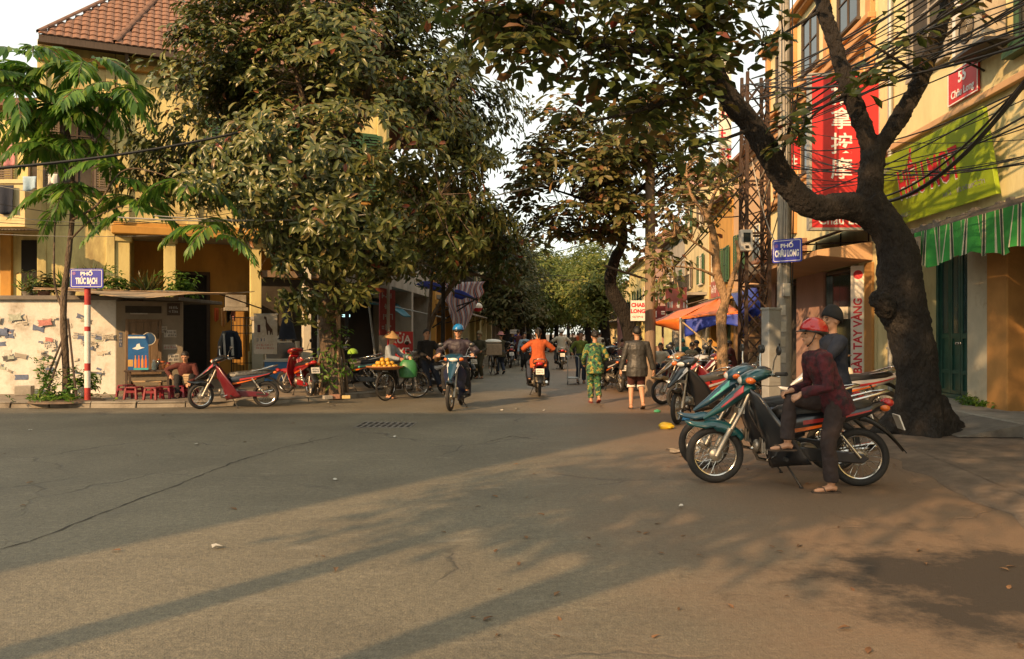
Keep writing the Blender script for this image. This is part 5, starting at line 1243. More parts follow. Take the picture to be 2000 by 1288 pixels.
def person(label, loc, rz, top, bottom, pose, H=1.65, sc=1., hat=None, hatm=None, female=False, shoe='sandal', shoem=None, vox=.016, sleeves=True, legs='long', hem=.10, infl=1.0, hair='short', group=None, face=True, extra=None, mask=None, fold=.018, skinm=None):
    h = H/1.65; skm = skinm or skin
    root = thing('person', label, 'person', loc, rz, group, sc)
    pel = V(pose['pel'])*1.0; sp = V(pose.get('spine',(0,0,1))).normalized(); fw = V(pose.get('fwd',(0,1,0))); r_,f_,s_ = basis(sp, fw)
    SL = .47*h; neck = pel+s_*SL; chest = pel+s_*SL*.66
    shw = (.165 if female else .19)*h; hipw = .085*h
    hl = V(pose.get('headlean', s_)).normalized(); hd = neck+hl*.165*h; look = V(pose.get('look', f_)); hx,hy,hz_ = basis(V(pose.get('headup', hl)), look)
    HM = MX(((hx.x,hy.x,hz_.x,hd.x),(hx.y,hy.y,hz_.y,hd.y),(hx.z,hy.z,hz_.z,hd.z),(0,0,0,1))) @ MX.Scale(h,4)
    sh = {s: neck-s_*.055*h+r_*s*shw for s in (-1,1)}; hip = {s: pel+r_*s*hipw-s_*.03*h for s in (-1,1)}
    wr = {}; el = {}; kn = {}; an = {}
    for s,k in ((-1,'L'),(1,'R')):
        el[s],wr[s] = ik(sh[s], V(pose['hand'+k]), .275*h, .25*h, pose.get('elbow'+k, V((s*.6,-.7,-.5))))
        kn[s],an[s] = ik(hip[s], V(pose['foot'+k]), .405*h, .405*h, pose.get('knee'+k, V((s*.12,1,.05))))
    def torso(mb, k=1., low=0., grow=0.):
        rg = []
        prof = [(-.10-low,.150+grow*1.2,.112+grow),(-.03,.160+grow,.118+grow*.8),(.08,.148,.108),(.20,.140,.104),(.32,.158,.112),(.40,.160,.105),(.455,.125,.085),(.485,.065,.06)]
        if low <= 0: prof = prof[1:] if low < 0 else prof
        if female: prof = [(a,b*(.93 if a > .05 else 1.03),c*.95) for a,b,c in prof]
        for z,w_,d in prof:
            c = pel+s_*z*h; rg.append([c+r_*w_*k*h*math.cos(q)+f_*(d*k*h*math.sin(q)) for q in [2*PI*i/14 for i in range(14)]])
        mb.loft([[tuple(p) for p in q] for q in rg])
    def arm(mb, s, k=1., to=1., w=.030):
        a,b,c = sh[s],el[s],wr[s]; c = b.lerp(c,to); pts = [neck-s_*.06*h+r_*s*.07*h, a, a.lerp(b,.5), b, b.lerp(c,.5), c]
        mb.tube(pts, [x*k*h for x in (.06,.058,.050,.042,.040,w)], 10)
    def leg(mb, s, k=1., to=1., w=.04, top=.092, add=0):
        a,b,c = hip[s],kn[s],an[s]
        if to <= .5: pts = [pel+s_*.02,a,a.lerp(b,.5),a.lerp(b,to*2)]; rad = [.09,top,.078+add,.070+add]
        else:
            e = b.lerp(c,(to-.5)*2); pts = [pel+s_*.02,a,a.lerp(b,.5),b,b.lerp(e,.4),e]; rad = [.09,top,.078+add*.6,.060+add,.057+add,w]
        mb.tube(pts,[x*k*h for x in rad],12)
    b = MB(); torso(b,.88,-1)
    b.tube([neck-s_*.05*h, neck+hl*.03*h, hd-hl*.03*h],[.06*h,.05*h,.052*h],10)
    b.ell((0,-.006,.035),(.074,.092,.098),18,12,0,HM); b.ell((0,.022,-.035),(.058,.066,.072),16,10,0,HM); b.ell((0,.062,-.075),(.026,.022,.024),10,6,0,HM)
    b.tube([(0,.083,.035),(0,.100,.012),(0,.110,-.010),(0,.094,-.020)],[.009,.011,.016,.010],8,0,HM); b.ell((0,.085,-.045),(.024,.012,.013),10,6,0,HM)
    for s in (-1,1): b.ell((s*.076,-.004,.0),(.012,.022,.033),8,6,0,HM); b.ell((s*.036,.072,-.006),(.022,.018,.02),8,6,0,HM); b.ell((s*.033,.080,.042),(.026,.010,.008),8,6,0,HM)
    for s,k in ((-1,'L'),(1,'R')):
        arm(b,s,.92); leg(b,s,.90,1.,.040)
        d = (wr[s]-el[s]).normalized(); d = V(pose.get('hdir'+k, d)).normalized(); side = V(pose.get('palm'+k, (-s,.0,.0))); px_,py_,pz_ = basis(d, side)   # pz along hand, py palm normal
        Mh = MX(((px_.x,py_.x,pz_.x,wr[s].x),(px_.y,py_.y,pz_.y,wr[s].y),(px_.z,py_.z,pz_.z,wr[s].z),(0,0,0,1))) @ MX.Scale(h,4)
        b.tube([(0,0,-.02),(0,0,.02)],.028,8,0,Mh); b.loft([[(x*w_,y*t,z) for x,y in ((-1,-1),(1,-1),(1,1),(-1,1))] for z,w_,t in ((.0,.026,.015),(.05,.038,.014),(.088,.040,.012))],0,Mh)
        cu = pose.get('curl'+k, .5)
        for q,(x,l) in enumerate(((-.031,.062),(-.011,.074),(.010,.070),(.030,.054))):
            p0 = V((x,0,.082)); pts = [p0]; a = 0
            for seg in (.45,.32,.23): a += cu*1.05; pts.append(pts[-1]+V((0,math.sin(a),math.cos(a)))*l*seg)
            b.tube(pts,[.0095,.009,.0085,.007],6,0,Mh)
        tx = -1 if s > 0 else 1
        tx = -tx
        b.tube([(tx*.026,.004,.018),(tx*.050,.018,.045),(tx*.050,.030,.072),(tx*.040,.036,.088)],[.013,.0125,.011,.008],6,0,Mh)
        fd = V(pose.get('toe'+k, (f_.x,f_.y,0))).normalized(); ft = an[s]; fz = V((0,0,1)) if abs(fd.z) < .8 else V((0,1,0)); fx = fd.cross(fz).normalized()
        Mf = MX(((fx.x,fd.x,fx.cross(fd).x,ft.x),(fx.y,fd.y,fx.cross(fd).y,ft.y),(fx.z,fd.z,fx.cross(fd).z,ft.z),(0,0,0,1))) @ MX.Scale(h,4)
        b.tube([(0,-.045,-.045),(0,.0,-.03),(0,.07,-.048),(0,.13,-.062),(0,.165,-.066)],[.034,.040,.036,.030,.018],8,0,Mf,flat=.8)
        sm = MB()
        if shoe == 'shoe':
            sm.tube([(0,-.07,-.045),(0,-.03,-.035),(0,.07,-.045),(0,.14,-.058),(0,.19,-.062)],[.030,.046,.044,.042,.022],10,0,Mf,flat=.85); mk('shoe', sm, shoem or plastic_black, root, smooth=True, ang=70)
        else:
            sm.loft([[(-w_,y,-.084),(w_,y,-.084),(w_,y,-.070),(-w_,y,-.070)] for y,w_ in ((-.085,.025),(-.06,.036),(.04,.036),(.12,.046),(.185,.026))],0,Mf)
            sm.tube([(-.045,.07,-.075),(-.03,.085,-.03),(0,.125,-.028),(.03,.085,-.03),(.045,.07,-.075)],.006,5,0,Mf); mk('sandal', sm, shoem or plastic_black, root)
    bo = mk('body', b, skm, root, smooth=True)
    m = bo.modifiers.new('remesh','REMESH'); m.mode = 'VOXEL'; m.voxel_size = vox*.8; m.use_smooth_shade = True
    m = bo.modifiers.new('smooth','SMOOTH'); m.iterations = 2; m.factor = .4
    def garment(n, mb, mat_, f=fold):
        o = mk(n, mb, mat_, root, smooth=True); m = o.modifiers.new('remesh','REMESH'); m.mode = 'VOXEL'; m.voxel_size = vox; m.use_smooth_shade = True
        m = o.modifiers.new('smooth','SMOOTH'); m.iterations = 3; m.factor = .5
        m = o.modifiers.new('folds','DISPLACE'); m.texture = cloth_tex; m.strength = f; m.mid_level = .5; m.texture_coords = 'GLOBAL'
        return o
    g = MB(); torso(g,1.07*infl,hem,.012)
    for s in (-1,1):
        if sleeves: arm(g,s,1.18*infl,.97,.040)
        else: arm(g,s,1.15,.12,.05)
    g.tube([neck-s_*.04*h, neck+s_*.012*h+hl*.02*h],[.075*h,.062*h],12)
    garment('jacket' if infl > 1.05 else 'shirt', g, top)
    g = MB(); 
    if legs != 'skirt':
        for s in (-1,1): leg(g,s,1.16,{'long':.97,'knee':.53,'crop':.8}[legs],.060 if legs == 'long' else .07,.098,.006)
        c = pel+s_*.03*h; g.ell(tuple(c),(.165*h,.125*h,.11*h),14,8)
    garment('trousers' if legs == 'long' else 'shorts', g, bottom)
    if legs == 'knee':
        g = MB()
        for s in (-1,1): c = hip[s].lerp(kn[s],1.0)+(an[s]-kn[s])*.06; d_ = (an[s]-kn[s]).normalized(); g.tube([c-d_*.03,c+d_*.03],[.083*h,.085*h],14)
        mk('rolled_cuff', g, cloth_white, root, smooth=True)
    if face:
        for s in (-1,1):
            g = MB(); g.ell((s*.034,.0835,.016),(.015,.008,.0065),10,6,0,HM); e = mk('eye', g, eye_m, root, smooth=True)
            g = MB(); g.tube([(s*.014,.092,.038),(s*.034,.092,.044),(s*.054,.080,.038)],.0042,5,0,HM); mk('eyebrow', g, hair_m, root)
        g = MB(); g.tube([(-.024,.083,-.045),(0,.0955,-.043),(.024,.083,-.045)],[.003,.0065,.003],6,0,HM); mk('mouth', g, lip_m, root)
    if hair:
        g = MB(); cap(g,HM,(.083,.101,.107),62,118,off=(0,-.006,.035),side=98)
        if hair == 'long': g.tube([(0,-.06,.05),(0,-.10,-.05),(0,-.105,-.16),(0,-.09,-.26)],[.07,.075,.06,.03],12,0,HM,flat=.6)
        if hair == 'bun': g.ell((0,-.115,.03),(.05,.045,.05),12,8,0,HM)
        if hair == 'tail': g.tube([(0,-.10,.05),(0,-.135,-.03),(0,-.125,-.13)],[.035,.035,.012],8,0,HM)
        o = mk('hair', g, hair_m, root, smooth=True, recalc=False, solid=.008, ang=80)
    if hat == 'helmet':
        g = MB(); cap(g,HM,(.112,.130,.124),84,104,off=(0,-.010,.046),side=98); o = mk('helmet', g, hatm, root, smooth=True, recalc=False, solid=.012, ang=80)
        q = MB(); q.torus((0,0,0),1,.07,'Z',24,6); q.v = [(x*.111,-.010+y*.127+.0,.036+z*.22+y*.012) for x,y,z in q.v]; q2 = MB(); q2.add(q.v,q.f,0,HM); mk('helmet_rim', q2, plastic_black, o, smooth=True)
        q = MB(); q.sheet(lambda u,v: ((u-.5)*.18,.095+.07*v*(1-(2*u-1)**2*.75),.052-.018*v+.0*u),8,3,0,HM); mk('visor', q, plastic_black, o, smooth=True, recalc=False, solid=.006)
        q = MB(); q.tube([(-.085,.0,.02),(-.072,.028,-.06),(0,.05,-.108),(.072,.028,-.06),(.085,.0,.02)],.006,5,0,HM); mk('chin_strap', q, plastic_black, o)
        q = MB(); cap(q,HM,(.112,.128,.13),150,150,off=(0,-.02,.0)); 
    elif hat == 'cone':
        g = MB(); g.lathe([(.245,.02),(.16,.085),(.08,.145),(.004,.205)],24,0,HM,cap=False); o = mk('conical_hat', g, hatm, root, smooth=True, recalc=False, solid=.006, ang=80)
        q = MB(); 
        for k in range(6): q.torus((0,0,.03+k*.027),.238-.036*k,.003,'Z',24,4,0,HM)
        mk('hoop', q, wood_pale, o)
    elif hat == 'beanie':
        g = MB(); cap(g,HM,(.094,.112,.135),80,120,off=(0,-.01,.04),side=104); mk('cap', g, hatm, root, smooth=True, recalc=False, solid=.014, ang=80)
    elif hat == 'brim':
        g = MB(); g.lathe([(.175,.045),(.11,.062),(.096,.075),(.088,.14),(.06,.16),(.003,.165)],22,0,HM,cap=False); g.v = [tuple(p) for p in g.v]; mk('sun_hat', g, hatm, root, smooth=True, recalc=False, solid=.008, ang=50)
    if mask:
        g = MB(); g.sheet(lambda u,v: (.08*math.sin((u-.5)*2.3),.055+.058*math.cos((u-.5)*2.3)-.01*abs(v-.5),-.0-.085*v),8,5,0,HM); mk('face_mask', g, mask, root, smooth=True, recalc=False, solid=.004)
    root['hand'] = 0; del root['hand']
    return root, dict(el=el,wr=wr,kn=kn,an=an,sh=sh,neck=neck,HM=HM,pel=pel)
cloth_white = clothm('white',(.62,.60,.55))
def stand(H=1.65, step=0, lean=.02, handL=None, handR=None, spread=.09, **k):
    h = H/1.65; d = dict(pel=(0,0,.875*h), spine=(0,lean,1), footL=(-spread,step*.5,.085), footR=(spread,-step*.5,.085+(.05 if step else 0)),
        handL=handL or (-.27*h,-step*.28+.06,.80*h), handR=handR or (.27*h,step*.28+.06,.80*h), kneeL=(0,1,0), kneeR=(0,1,0), elbowL=(-.4,-1,0), elbowR=(.4,-1,0), palmL=(1,0,0), palmR=(-1,0,0))
    if step: d['toeR'] = (0,1,-.35)
    d.update(k); return d
def sit(seat=.45, H=1.65, lean=.15, knee=.0, reach=.36, **k):
    d = dict(pel=(0,0,seat+.09), spine=(0,lean,1), footL=(-.13,reach,.085), footR=(.13,reach+.03,.085), handL=(-.15,.30,seat+.22), handR=(.15,.32,seat+.2), kneeL=(-.25,1,.7), kneeR=(.25,1,.7), palmL=(0,0,-1), palmR=(0,0,-1), elbowL=(-1,-.4,-.2), elbowR=(1,-.4,-.2)); d.update(k); return d
def ride(lean=.10, **k):
    d = dict(pel=(0,-.24,.865), spine=(0,lean,1), footL=(-.20,.05,.37), footR=(.20,.05,.37), handL=(-.325,.08,1.065), handR=(.325,.08,1.065), kneeL=(-.3,1,.55), kneeR=(.3,1,.55), elbowL=(-1,-.5,-.5), elbowR=(1,-.5,-.5), palmL=(0,0,-1), palmR=(0,0,-1), hdirL=(-.1,1,-.1), hdirR=(.1,1,-.1), curlL=1.0, curlR=1.0); d.update(k); return d
# ---------------------------------------------------------------- motorbikes in the street
G2 = 'parked motorbikes'
bike('teal and black motorbike with its wearer leaning on the seat, nearest the viewer', (2.83,8.2,0), 81.5, bodymats(b_teal,b_black,b_black,b_decal_red), steer=6, sc=1.1, group=G2)
bike('dark teal motorbike parked close behind the nearest one, only its nose showing', (2.93,9.1,0), 82, bodymats(b_blue,b_black,b_navy,b_decal_green), steer=10, sc=1.1, group=G2)
bike('black motorbike with red and white side stripe and grey seat by the yellow litter', (3.3,14.1,0), 128, bodymats(b_black,b_black,b_decal_red,b_decal_white,seat_grey), steer=22, sc=1.05, group=G2)
bike('silver motorbike parked before the café guests', (4.05,15.9,0), 97, bodymats(b_silver,b_maroon,b_silver,b_decal_red), steer=-12, sc=1.05, group=G2)
bike('maroon motorbike with chrome bars beside the pale pruned tree', (4.75,17.4,0), 108, bodymats(b_maroon,b_maroon,b_silver,b_decal_white), steer=-20, sc=1.05, group=G2)
bike('gold and maroon motorbike second in the row left of the pale tree', (3.95,17.6,0), 100, bodymats(b_gold,b_black,b_maroon,b_decal_white), steer=14, sc=1.05, group=G2)
bike('silver and red striped motorbike with a thick black seat beside the big tree trunk', (5.3,12.8,.07), 90, bodymats(b_silver,b_black,b_silver,b_decal_red), steer=0, sc=1.08, group=G2)
for i,(x,y,h,mm,lab) in enumerate(((2.72,21.8,12,bodymats(b_black,b_black,b_black,b_decal_white),'black motorbike seen from behind next to the woman in green camouflage'),
   (3.02,22.9,18,bodymats(b_navy,b_black,b_maroon,b_decal_white),'second dark motorbike behind the black one at the lane edge'),(3.15,24.2,22,bodymats(b_black,b_black,b_navy,b_decal_red),'third dark motorbike of the row at the lane edge'))):
    bike(lab, (x,y,0), h, mm, steer=20, group=G2)
bike('red and black motorbike with patched seat cover at the left kerb before the tea stall', (-5.82,16.66,0), 106, bodymats(b_black,b_maroon,b_black,b_decal_red,seat_patch), steer=26, sc=1.0, group=G2)
bike('bright red motorbike seen from behind with its plate, left of the evergreen trunk', (-5.05,18.95,.10), 35, bodymats(b_red,b_red,b_red,b_maroon), steer=30, sc=1.02, group=G2)
bike('black motorbike with green stripe parked right of the evergreen trunk', (-4.0,20.1,.10), 96, bodymats(b_black,b_black,b_black,b_decal_green), steer=0, sc=1.04, group=G2)
bike('black motorbike behind the green striped one under the blue awning', (-4.35,21.1,.10), 80, bodymats(b_navy,b_black,b_black,b_decal_white), steer=-20, sc=1.04, group=G2)
bike('grey motorbike with the dark suited man sitting on it', (-2.25,20.75,0), 55, bodymats(b_silver,b_black,b_silver,b_decal_white), steer=-20, sc=1.04, group=G2)
for i,(x,y,h,mm,lab) in enumerate(((-1.75,26.5,30,bodymats(b_black,b_black,b_silver,b_decal_white),'dark motorbike behind the rider in the blue helmet'),(-1.5,28.6,20,bodymats(b_navy,b_black,b_black,b_decal_white),'dark motorbike by the person in the olive hood'),
   (-.2,36.5,10,bodymats(b_black,b_black,b_maroon,b_decal_white),'distant motorbike on the left near the small white sign'),(4.4,28.5,20,bodymats(b_maroon,b_black,b_maroon,b_decal_white),'distant motorbike right of the lane before the café'),
   (4.6,32,15,bodymats(b_black,b_black,b_black,b_decal_white),'distant black motorbike right of the lane past the café'),(4.9,36,10,bodymats(b_navy,b_navy,b_black,b_decal_white),'distant navy motorbike far right of the lane'),(.95,41,0,bodymats(b_black,b_black,b_black,b_decal_white),'distant motorbike left of the far rider'))):
    bike(lab, (x,y,0), h, mm, steer=10, group=G2)
GR = 'ridden motorbikes'
bike('dark blue motorbike ridden towards the viewer by the man in the blue helmet', (-1.16,16.64,0), 175, bodymats(b_blue,b_navy,b_black,b_decal_white), steer=-4, sc=1.05, group=GR)
bike('red tailed motorbike ridden away by the woman in orange', (.66,20.3,0), 1, bodymats(b_maroon,b_black,b_red,b_decal_white), sc=1.05, group=GR)
bike('black motorbike ridden far down the lane by the rider in white', (2.16,35.1,0), 0, bodymats(b_black,b_black,b_black,b_decal_white), sc=1.06, group=GR)
finish_bikes()
# ---------------------------------------------------------------- people
c_maroon = clothm('maroon',(.085,.010,.017),col2=(.022,.008,.012),csc=14,cut=(.42,.58)); c_brownblk = clothm('brown_black',(.030,.020,.019)); c_navy = clothm('navy',(.012,.017,.032)); c_black = clothm('black',(.012,.012,.013)); c_leather = clothm('leather',(.035,.033,.030),rough=.5)
c_brown = clothm('brown',(.075,.022,.018)); c_orange = clothm('orange',(.42,.085,.022)); c_green = clothm('green',(.13,.17,.028)); c_jeans = clothm('jeans',(.028,.04,.07)); c_purple = clothm('purple',(.026,.018,.027),rough=.6); c_greyblue = clothm('greyblue',(.23,.27,.31)); c_olive = clothm('olive',(.06,.055,.03)); c_khaki = clothm('khaki',(.17,.14,.08)); c_cream = clothm('cream',(.50,.46,.36)); c_redb = clothm('redbrown',(.08,.018,.014)); c_teal = clothm('teal',(.03,.16,.14)); c_grey = clothm('grey',(.12,.12,.12)); c_ltblue = clothm('ltblue',(.30,.42,.52))
c_camo = clothm('camo',(.035,.13,.06),col2=(.30,.24,.045),csc=13,cut=(.52,.56)); 
def _camo():
    t = c_camo.node_tree; N = t.nodes; L = t.links; p = N['Principled BSDF']; src = p.inputs['Base Color'].links[0].from_socket
    n = N.new('ShaderNodeTexNoise'); n.inputs['Scale'].default_value = 17; n.inputs['Detail'].default_value = 2; r = N.new('ShaderNodeValToRGB'); r.color_ramp.elements[0].position = .54; r.color_ramp.elements[1].position = .57
    tc = N.new('ShaderNodeTexCoord'); L.new(tc.outputs['Object'],n.inputs['Vector']); L.new(n.outputs[0],r.inputs[0])
    m = N.new('ShaderNodeMix'); m.data_type = 'RGBA'; L.new(r.outputs[0],m.inputs['Factor']); L.new(src,m.inputs['A']); m.inputs['B'].default_value = (.01,.035,.03,1); L.new(m.outputs['Result'],p.inputs['Base Color'])
_camo()
h_red = M('helmet_red',(.42,.008,.010),.25,var=.08,coat=.7); h_blue = M('helmet_blue',(.01,.16,.40),.2,var=.08,coat=.8); h_white = M('helmet_white',(.6,.6,.57),.3,var=.05,coat=.5); straw = M('straw',(.40,.25,.11),.85,var=.2,sc=20,bump=.3); c_pink = clothm('pink',(.50,.22,.22)); hat_brown = clothm('hat_brown',(.12,.07,.04))
W = V
person('man in a red helmet and maroon shirt leaning on the nearest teal motorbike', (3.14,7.82,0), PI/2, c_maroon, c_brownblk,
    stand(1.68, lean=.42, pel=(0,-.02,.925), footL=(-.07,.03,.085), footR=(.07,.41,.475), handL=(-.10,.33,.965), handR=(.10,.36,.985), kneeR=(.1,1,.35), kneeL=(0,1,0), elbowL=(-.7,-1,-.2), elbowR=(.7,-1,-.2), palmL=(0,0,-1), palmR=(0,0,-1), curlL=.8, curlR=.8, headlean=(0,.12,1), headup=(0,-.02,1), look=(.05,1,-.05), hdirL=(.1,1,-.3), hdirR=(0,1,-.3)),
    H=1.68, hat='helmet', hatm=h_red, vox=.0095, fold=.036, infl=1.08, shoem=wood_dark, hem=.07)
person('man in a black cap and navy jacket with a hand at his mouth', (3.90,9.62,0), PI/2, c_navy, c_black, stand(1.86, lean=.05, handL=(-.10,.30,1.40), elbowL=(-1,.2,-1), palmL=(.6,-1,0), hdirL=(.2,.3,.8), curlL=.9, look=(-.25,1,0)), H=1.86, hat='beanie', hatm=c_black, vox=.012, infl=1.2, shoe='shoe')
person('woman in a brown sun hat and white shirt seated beside the big tree', (6.0,14.3,.07), PI/2+.3, c_cream, c_black, sit(.34, look=(-.2,1,-.1)), H=1.58, hat='brim', hatm=hat_brown, female=True, vox=.016)
person('man in a dark leather jacket and rolled brown shorts walking away', (2.56,16.3,0), -.03, c_leather, c_brown, stand(1.70, step=.20, spread=.11, lean=.01, handL=(-.33,.04,.79), handR=(.34,.05,.80)), H=1.70, infl=1.20, legs='knee', vox=.0115, hem=.12, fold=.018, shoem=wood_dark)
person('woman in green camouflage pyjamas walking away down the lane', (1.85,17.75,0), .05, c_camo, c_camo, stand(1.62, step=.24, spread=.07, lean=.02, handL=(-.23,.18,.88), handR=(.22,.2,.95)), H=1.62, infl=1.10, female=True, hair='bun', vox=.0115, shoem=red_dark, legs='long')
person('woman in a green shirt and jeans walking towards the viewer with a trolley', (2.16,25.0,0), PI, c_green, c_jeans, stand(1.62, step=.16, handR=(.30,.22,.95)), H=1.62, female=True, hair='bun', vox=.016)
B = 1.05
person('man in a bright blue helmet and dark raincoat riding towards the viewer', (-1.16,16.64,0), math.radians(175), c_purple, c_black, ride(.03, look=(0,1,-.05), footR=(.22,.06,.36), footL=(-.22,.06,.36)), H=1.66, sc=B, hat='helmet', hatm=h_blue, vox=.0115, infl=1.22, shoe='shoe', fold=.03)
person('woman in an orange jacket with a black shoulder strap riding away', (.66,20.3,0), math.radians(1), c_orange, c_jeans, ride(.06), H=1.60, sc=B, female=True, hair='tail', vox=.0125, infl=1.16, shoe='shoe', hem=.12)
person('rider in a white helmet and pale shirt far down the lane', (2.16,35.1,0), 0, c_cream, c_grey, ride(.05), H=1.64, sc=1.06, hat='helmet', hatm=h_white, vox=.022, infl=1.12)
person('fruit seller in a conical straw hat and pale blue shirt standing by the bicycle', (-2.92,18.95,0), -PI/2-.25, c_greyblue, c_black, stand(1.56, lean=.10, handL=(-.2,.42,.98), handR=(.2,.35,.95), look=(.1,1,-.1)), H=1.56, hat='cone', hatm=straw, female=True, vox=.0125, infl=1.12)
person('man in a dark suit sitting on the grey motorbike with his legs stretched out', (-2.2,20.6,0), math.radians(-150), c_black, c_navy, sit(.78, lean=-.05, reach=.62, footL=(-.14,.68,.085), footR=(.16,.60,.085), handL=(-.12,.28,.98), handR=(.12,.28,.96)), H=1.70, vox=.014, infl=1.12, shoe='shoe')
person('tea seller in a dark red shirt crouched on a low stool at the stall', (-7.5,18.35,SU), math.radians(195), c_redb, c_black, sit(.26, lean=.45, handL=(-.12,.42,.34), handR=(.30,.28,.50), look=(.1,1,-.45)), H=1.62, vox=.0125, infl=1.08)
person('person in a pink sun hat wheeling a loaded bicycle on the left', (-.42,30.2,0), math.radians(20), c_olive, c_jeans, stand(1.60, step=.18, handL=(-.38,.25,.98), handR=(-.1,.3,1.0)), H=1.60, hat='brim', hatm=c_pink, female=True, vox=.02, shoe='shoe')
person('person in an olive hood standing by the dark motorbikes on the left', (-1.12,27.4,0), math.radians(160), c_olive, c_olive, stand(1.62, handL=(-.2,.3,.95), handR=(.2,.3,.95)), H=1.62, hat='beanie', hatm=c_khaki, vox=.02, mask=c_khaki)
person('cyclist in a brown jacket riding away beyond the left pavement', (.30,38.2,0), 0, c_brown, c_black, ride(.12, pel=(0,-.2,.98), footL=(-.12,.05,.30), footR=(.12,.02,.55), handL=(-.28,.35,1.02), handR=(.28,.35,1.02)), H=1.62, vox=.024)
person('pedestrian in pale blue near the orange rider', (.52,33.5,0), PI, c_ltblue, c_black, stand(1.6, step=.1), H=1.60, female=True, hair='bun', vox=.024)
for i,(px,py,rz,tm,bm,lab) in enumerate(((1118,700,PI,c_khaki,c_black,'distant pedestrian in khaki right of the far rider'),(1172,706,.2,c_white if False else c_cream,c_black,'distant person in white beside the yellow doorway'),(1163,700,PI,c_teal,c_black,'distant person in teal behind the camouflage woman'),(1128,690,0,c_orange,c_black,'farthest pedestrian in orange down the lane'),(1003,700,PI,c_navy,c_jeans,'distant pedestrian in navy on the left pavement'))):
    g_ = gnd(px,py); person(lab, (g_.x,g_.y,0), rz, tm, bm, stand(1.62, step=.12), H=1.62, vox=.026, female=i%2==1)
cafe = [(1291,742,PI-.3,c_cream,c_jeans,'café guest in a white shirt facing the lane, leftmost of the tables'),(1313,738,.2,c_navy,c_black,'café guest in a hooded navy jacket seen from behind'),(1332,728,PI,c_teal,c_black,'café guest in a teal cap at the back'),(1347,738,-.9,c_khaki,c_black,'café guest in khaki left of the canopy pole'),
        (1367,735,1.0,c_black,c_black,'café guest in black right of the canopy pole'),(1384,726,PI+.4,c_olive,c_jeans,'café guest in olive under the blue tarpaulin edge'),(1432,740,1.2,c_redb,c_black,'café guest in dark red right of the pale tree'),(1300,722,PI,c_black,c_black,'café guest in black behind the white shirt'),(1404,728,PI,c_grey,c_black,'café guest in grey behind the pale tree')]
cafepos = []
for i,(px,py,rz,tm,bm,lab) in enumerate(cafe):
    g_ = gnd(px,py); zz = .07 if g_.x > 5.35+.063*(g_.y-12) else 0; cafepos.append((g_,zz,rz))
    person(lab, (g_.x,g_.y,zz), rz, tm, bm, sit(.40, lean=.2), H=1.64, vox=.02, infl=1.12, group='café guests on low stools', hat='beanie' if 'cap' in lab else None, hatm=c_teal, shoe='shoe')
# ---------------------------------------------------------------- street furniture and signs
def simple(name, label, cat, mb, m, loc=(0,0,0), rz=0, group=None, **k):
    o = mk(name, mb, m, None, **k); o.location = loc; o.rotation_euler = (0,0,rz); return tag(o, label, cat, group)
# blue street name signs
def rrect(w,h,r,n=4):
    P = []
    for cx,cz,a0 in ((w/2-r,h/2-r,0),(-w/2+r,h/2-r,90),(-w/2+r,-h/2+r,180),(w/2-r,-h/2+r,270)):
        for i in range(n+1): a = math.radians(a0+90*i/n); P.append((cx+r*math.cos(a),cz+r*math.sin(a)))
    return P
def name_sign(par, M0, w, h, l1, l2):
    g = MB(); g.prism(rrect(w,h,.03),-.012,.012,ax=1,T=M0); pl = mk('sign_plate', g, blue_sign, par)
    g = MB(); a = rrect(w-.05,h-.05,.025); b = rrect(w-.07,h-.07,.02); n = len(a)
    g.add([(x,-.0135,z) for x,z in a]+[(x,-.0135,z) for x,z in b],[(i,(i+1)%n,n+(i+1)%n,n+i) for i in range(n)],0,M0); mk('border', g, letter_white, pl, recalc=False)
    text(l1, pl, .105, letter_white, M0 @ facing(.0,-.014,.095), 1.25, .002, .004)
    text(l2, pl, .175, letter_white, M0 @ facing(.0,-.014,-.06), .47 if len(l2) > 8 else .50, .002, .008)
    g = MB(); g.lathe([(.036,0),(.036,.003)],16,0,M0 @ TR(-w/2+.085,-.0125,.105,rx=PI/2)); g.lathe([(.02,.003),(.02,.005)],10,0,M0 @ TR(-w/2+.085,-.0125,.105,rx=PI/2)); mk('emblem', g, M('emblem',(.25,.12,.35),.6), pl)
    return pl
p = gnd(171,785,SU); sp_ = thing('street_sign', 'blue street name sign PHỐ TRÚC BẠCH on a red and white banded post', 'street sign', p)
bands = [(0,.30,1),(.30,.66,0),(.66,.82,1),(.82,1.50,0),(1.50,1.60,1),(1.60,2.06,0),(2.06,2.42,1),(2.42,2.80,0)]
for i,(z0,z1,k) in enumerate(bands):
    g = MB(); g.tube([(0,0,z0),(0,0,z1)],.062,14); mk('post_band', g, M('band_red',(.36,.035,.03),.7,var=.3,sc=8,col2=(.4,.3,.25),csc=9,cut=(.6,.68)) if k and i == 0 else (bpy.data.materials['band_red'] if k else white_paint), sp_, smooth=True)
name_sign(sp_, TR(.03,-.085,2.62), .70, .41, 'PHỐ', 'TRÚC BẠCH')
pu = V((5.47,16.0,.07)); up = thing('utility_pole', 'tall concrete utility pole with paper notices and a cable box', 'utility pole', pu)
g = MB(); g.tube([(0,0,0),(0,0,9.6)],[.15,.10],14); mk('pole', g, concrete, up, smooth=True)
g = MB(); g.cbox((-.03,-.19,2.35),(.15,.1,.26)); mk('cable_box', g, metal_grey, up, bevel=.01)
rr = random.Random(4)
for z in (1.0,1.32,1.62,1.95): g = MB(); g.cbox((-.06+rr.uniform(-.03,.03),-.152,z),(.11,.006,.2)); mk('notice', g, paper, up)
for k in range(7): g = MB(); x = rr.uniform(-.16,.16); g.tube([(x,-.13,2.2+rr.uniform(0,1)),(x+rr.uniform(-.05,.05),-.16,4),(x,-.12,7+rr.uniform(0,2))],.012,5); mk('riser_cable', g, cable if k%2 else cable_pale, up)
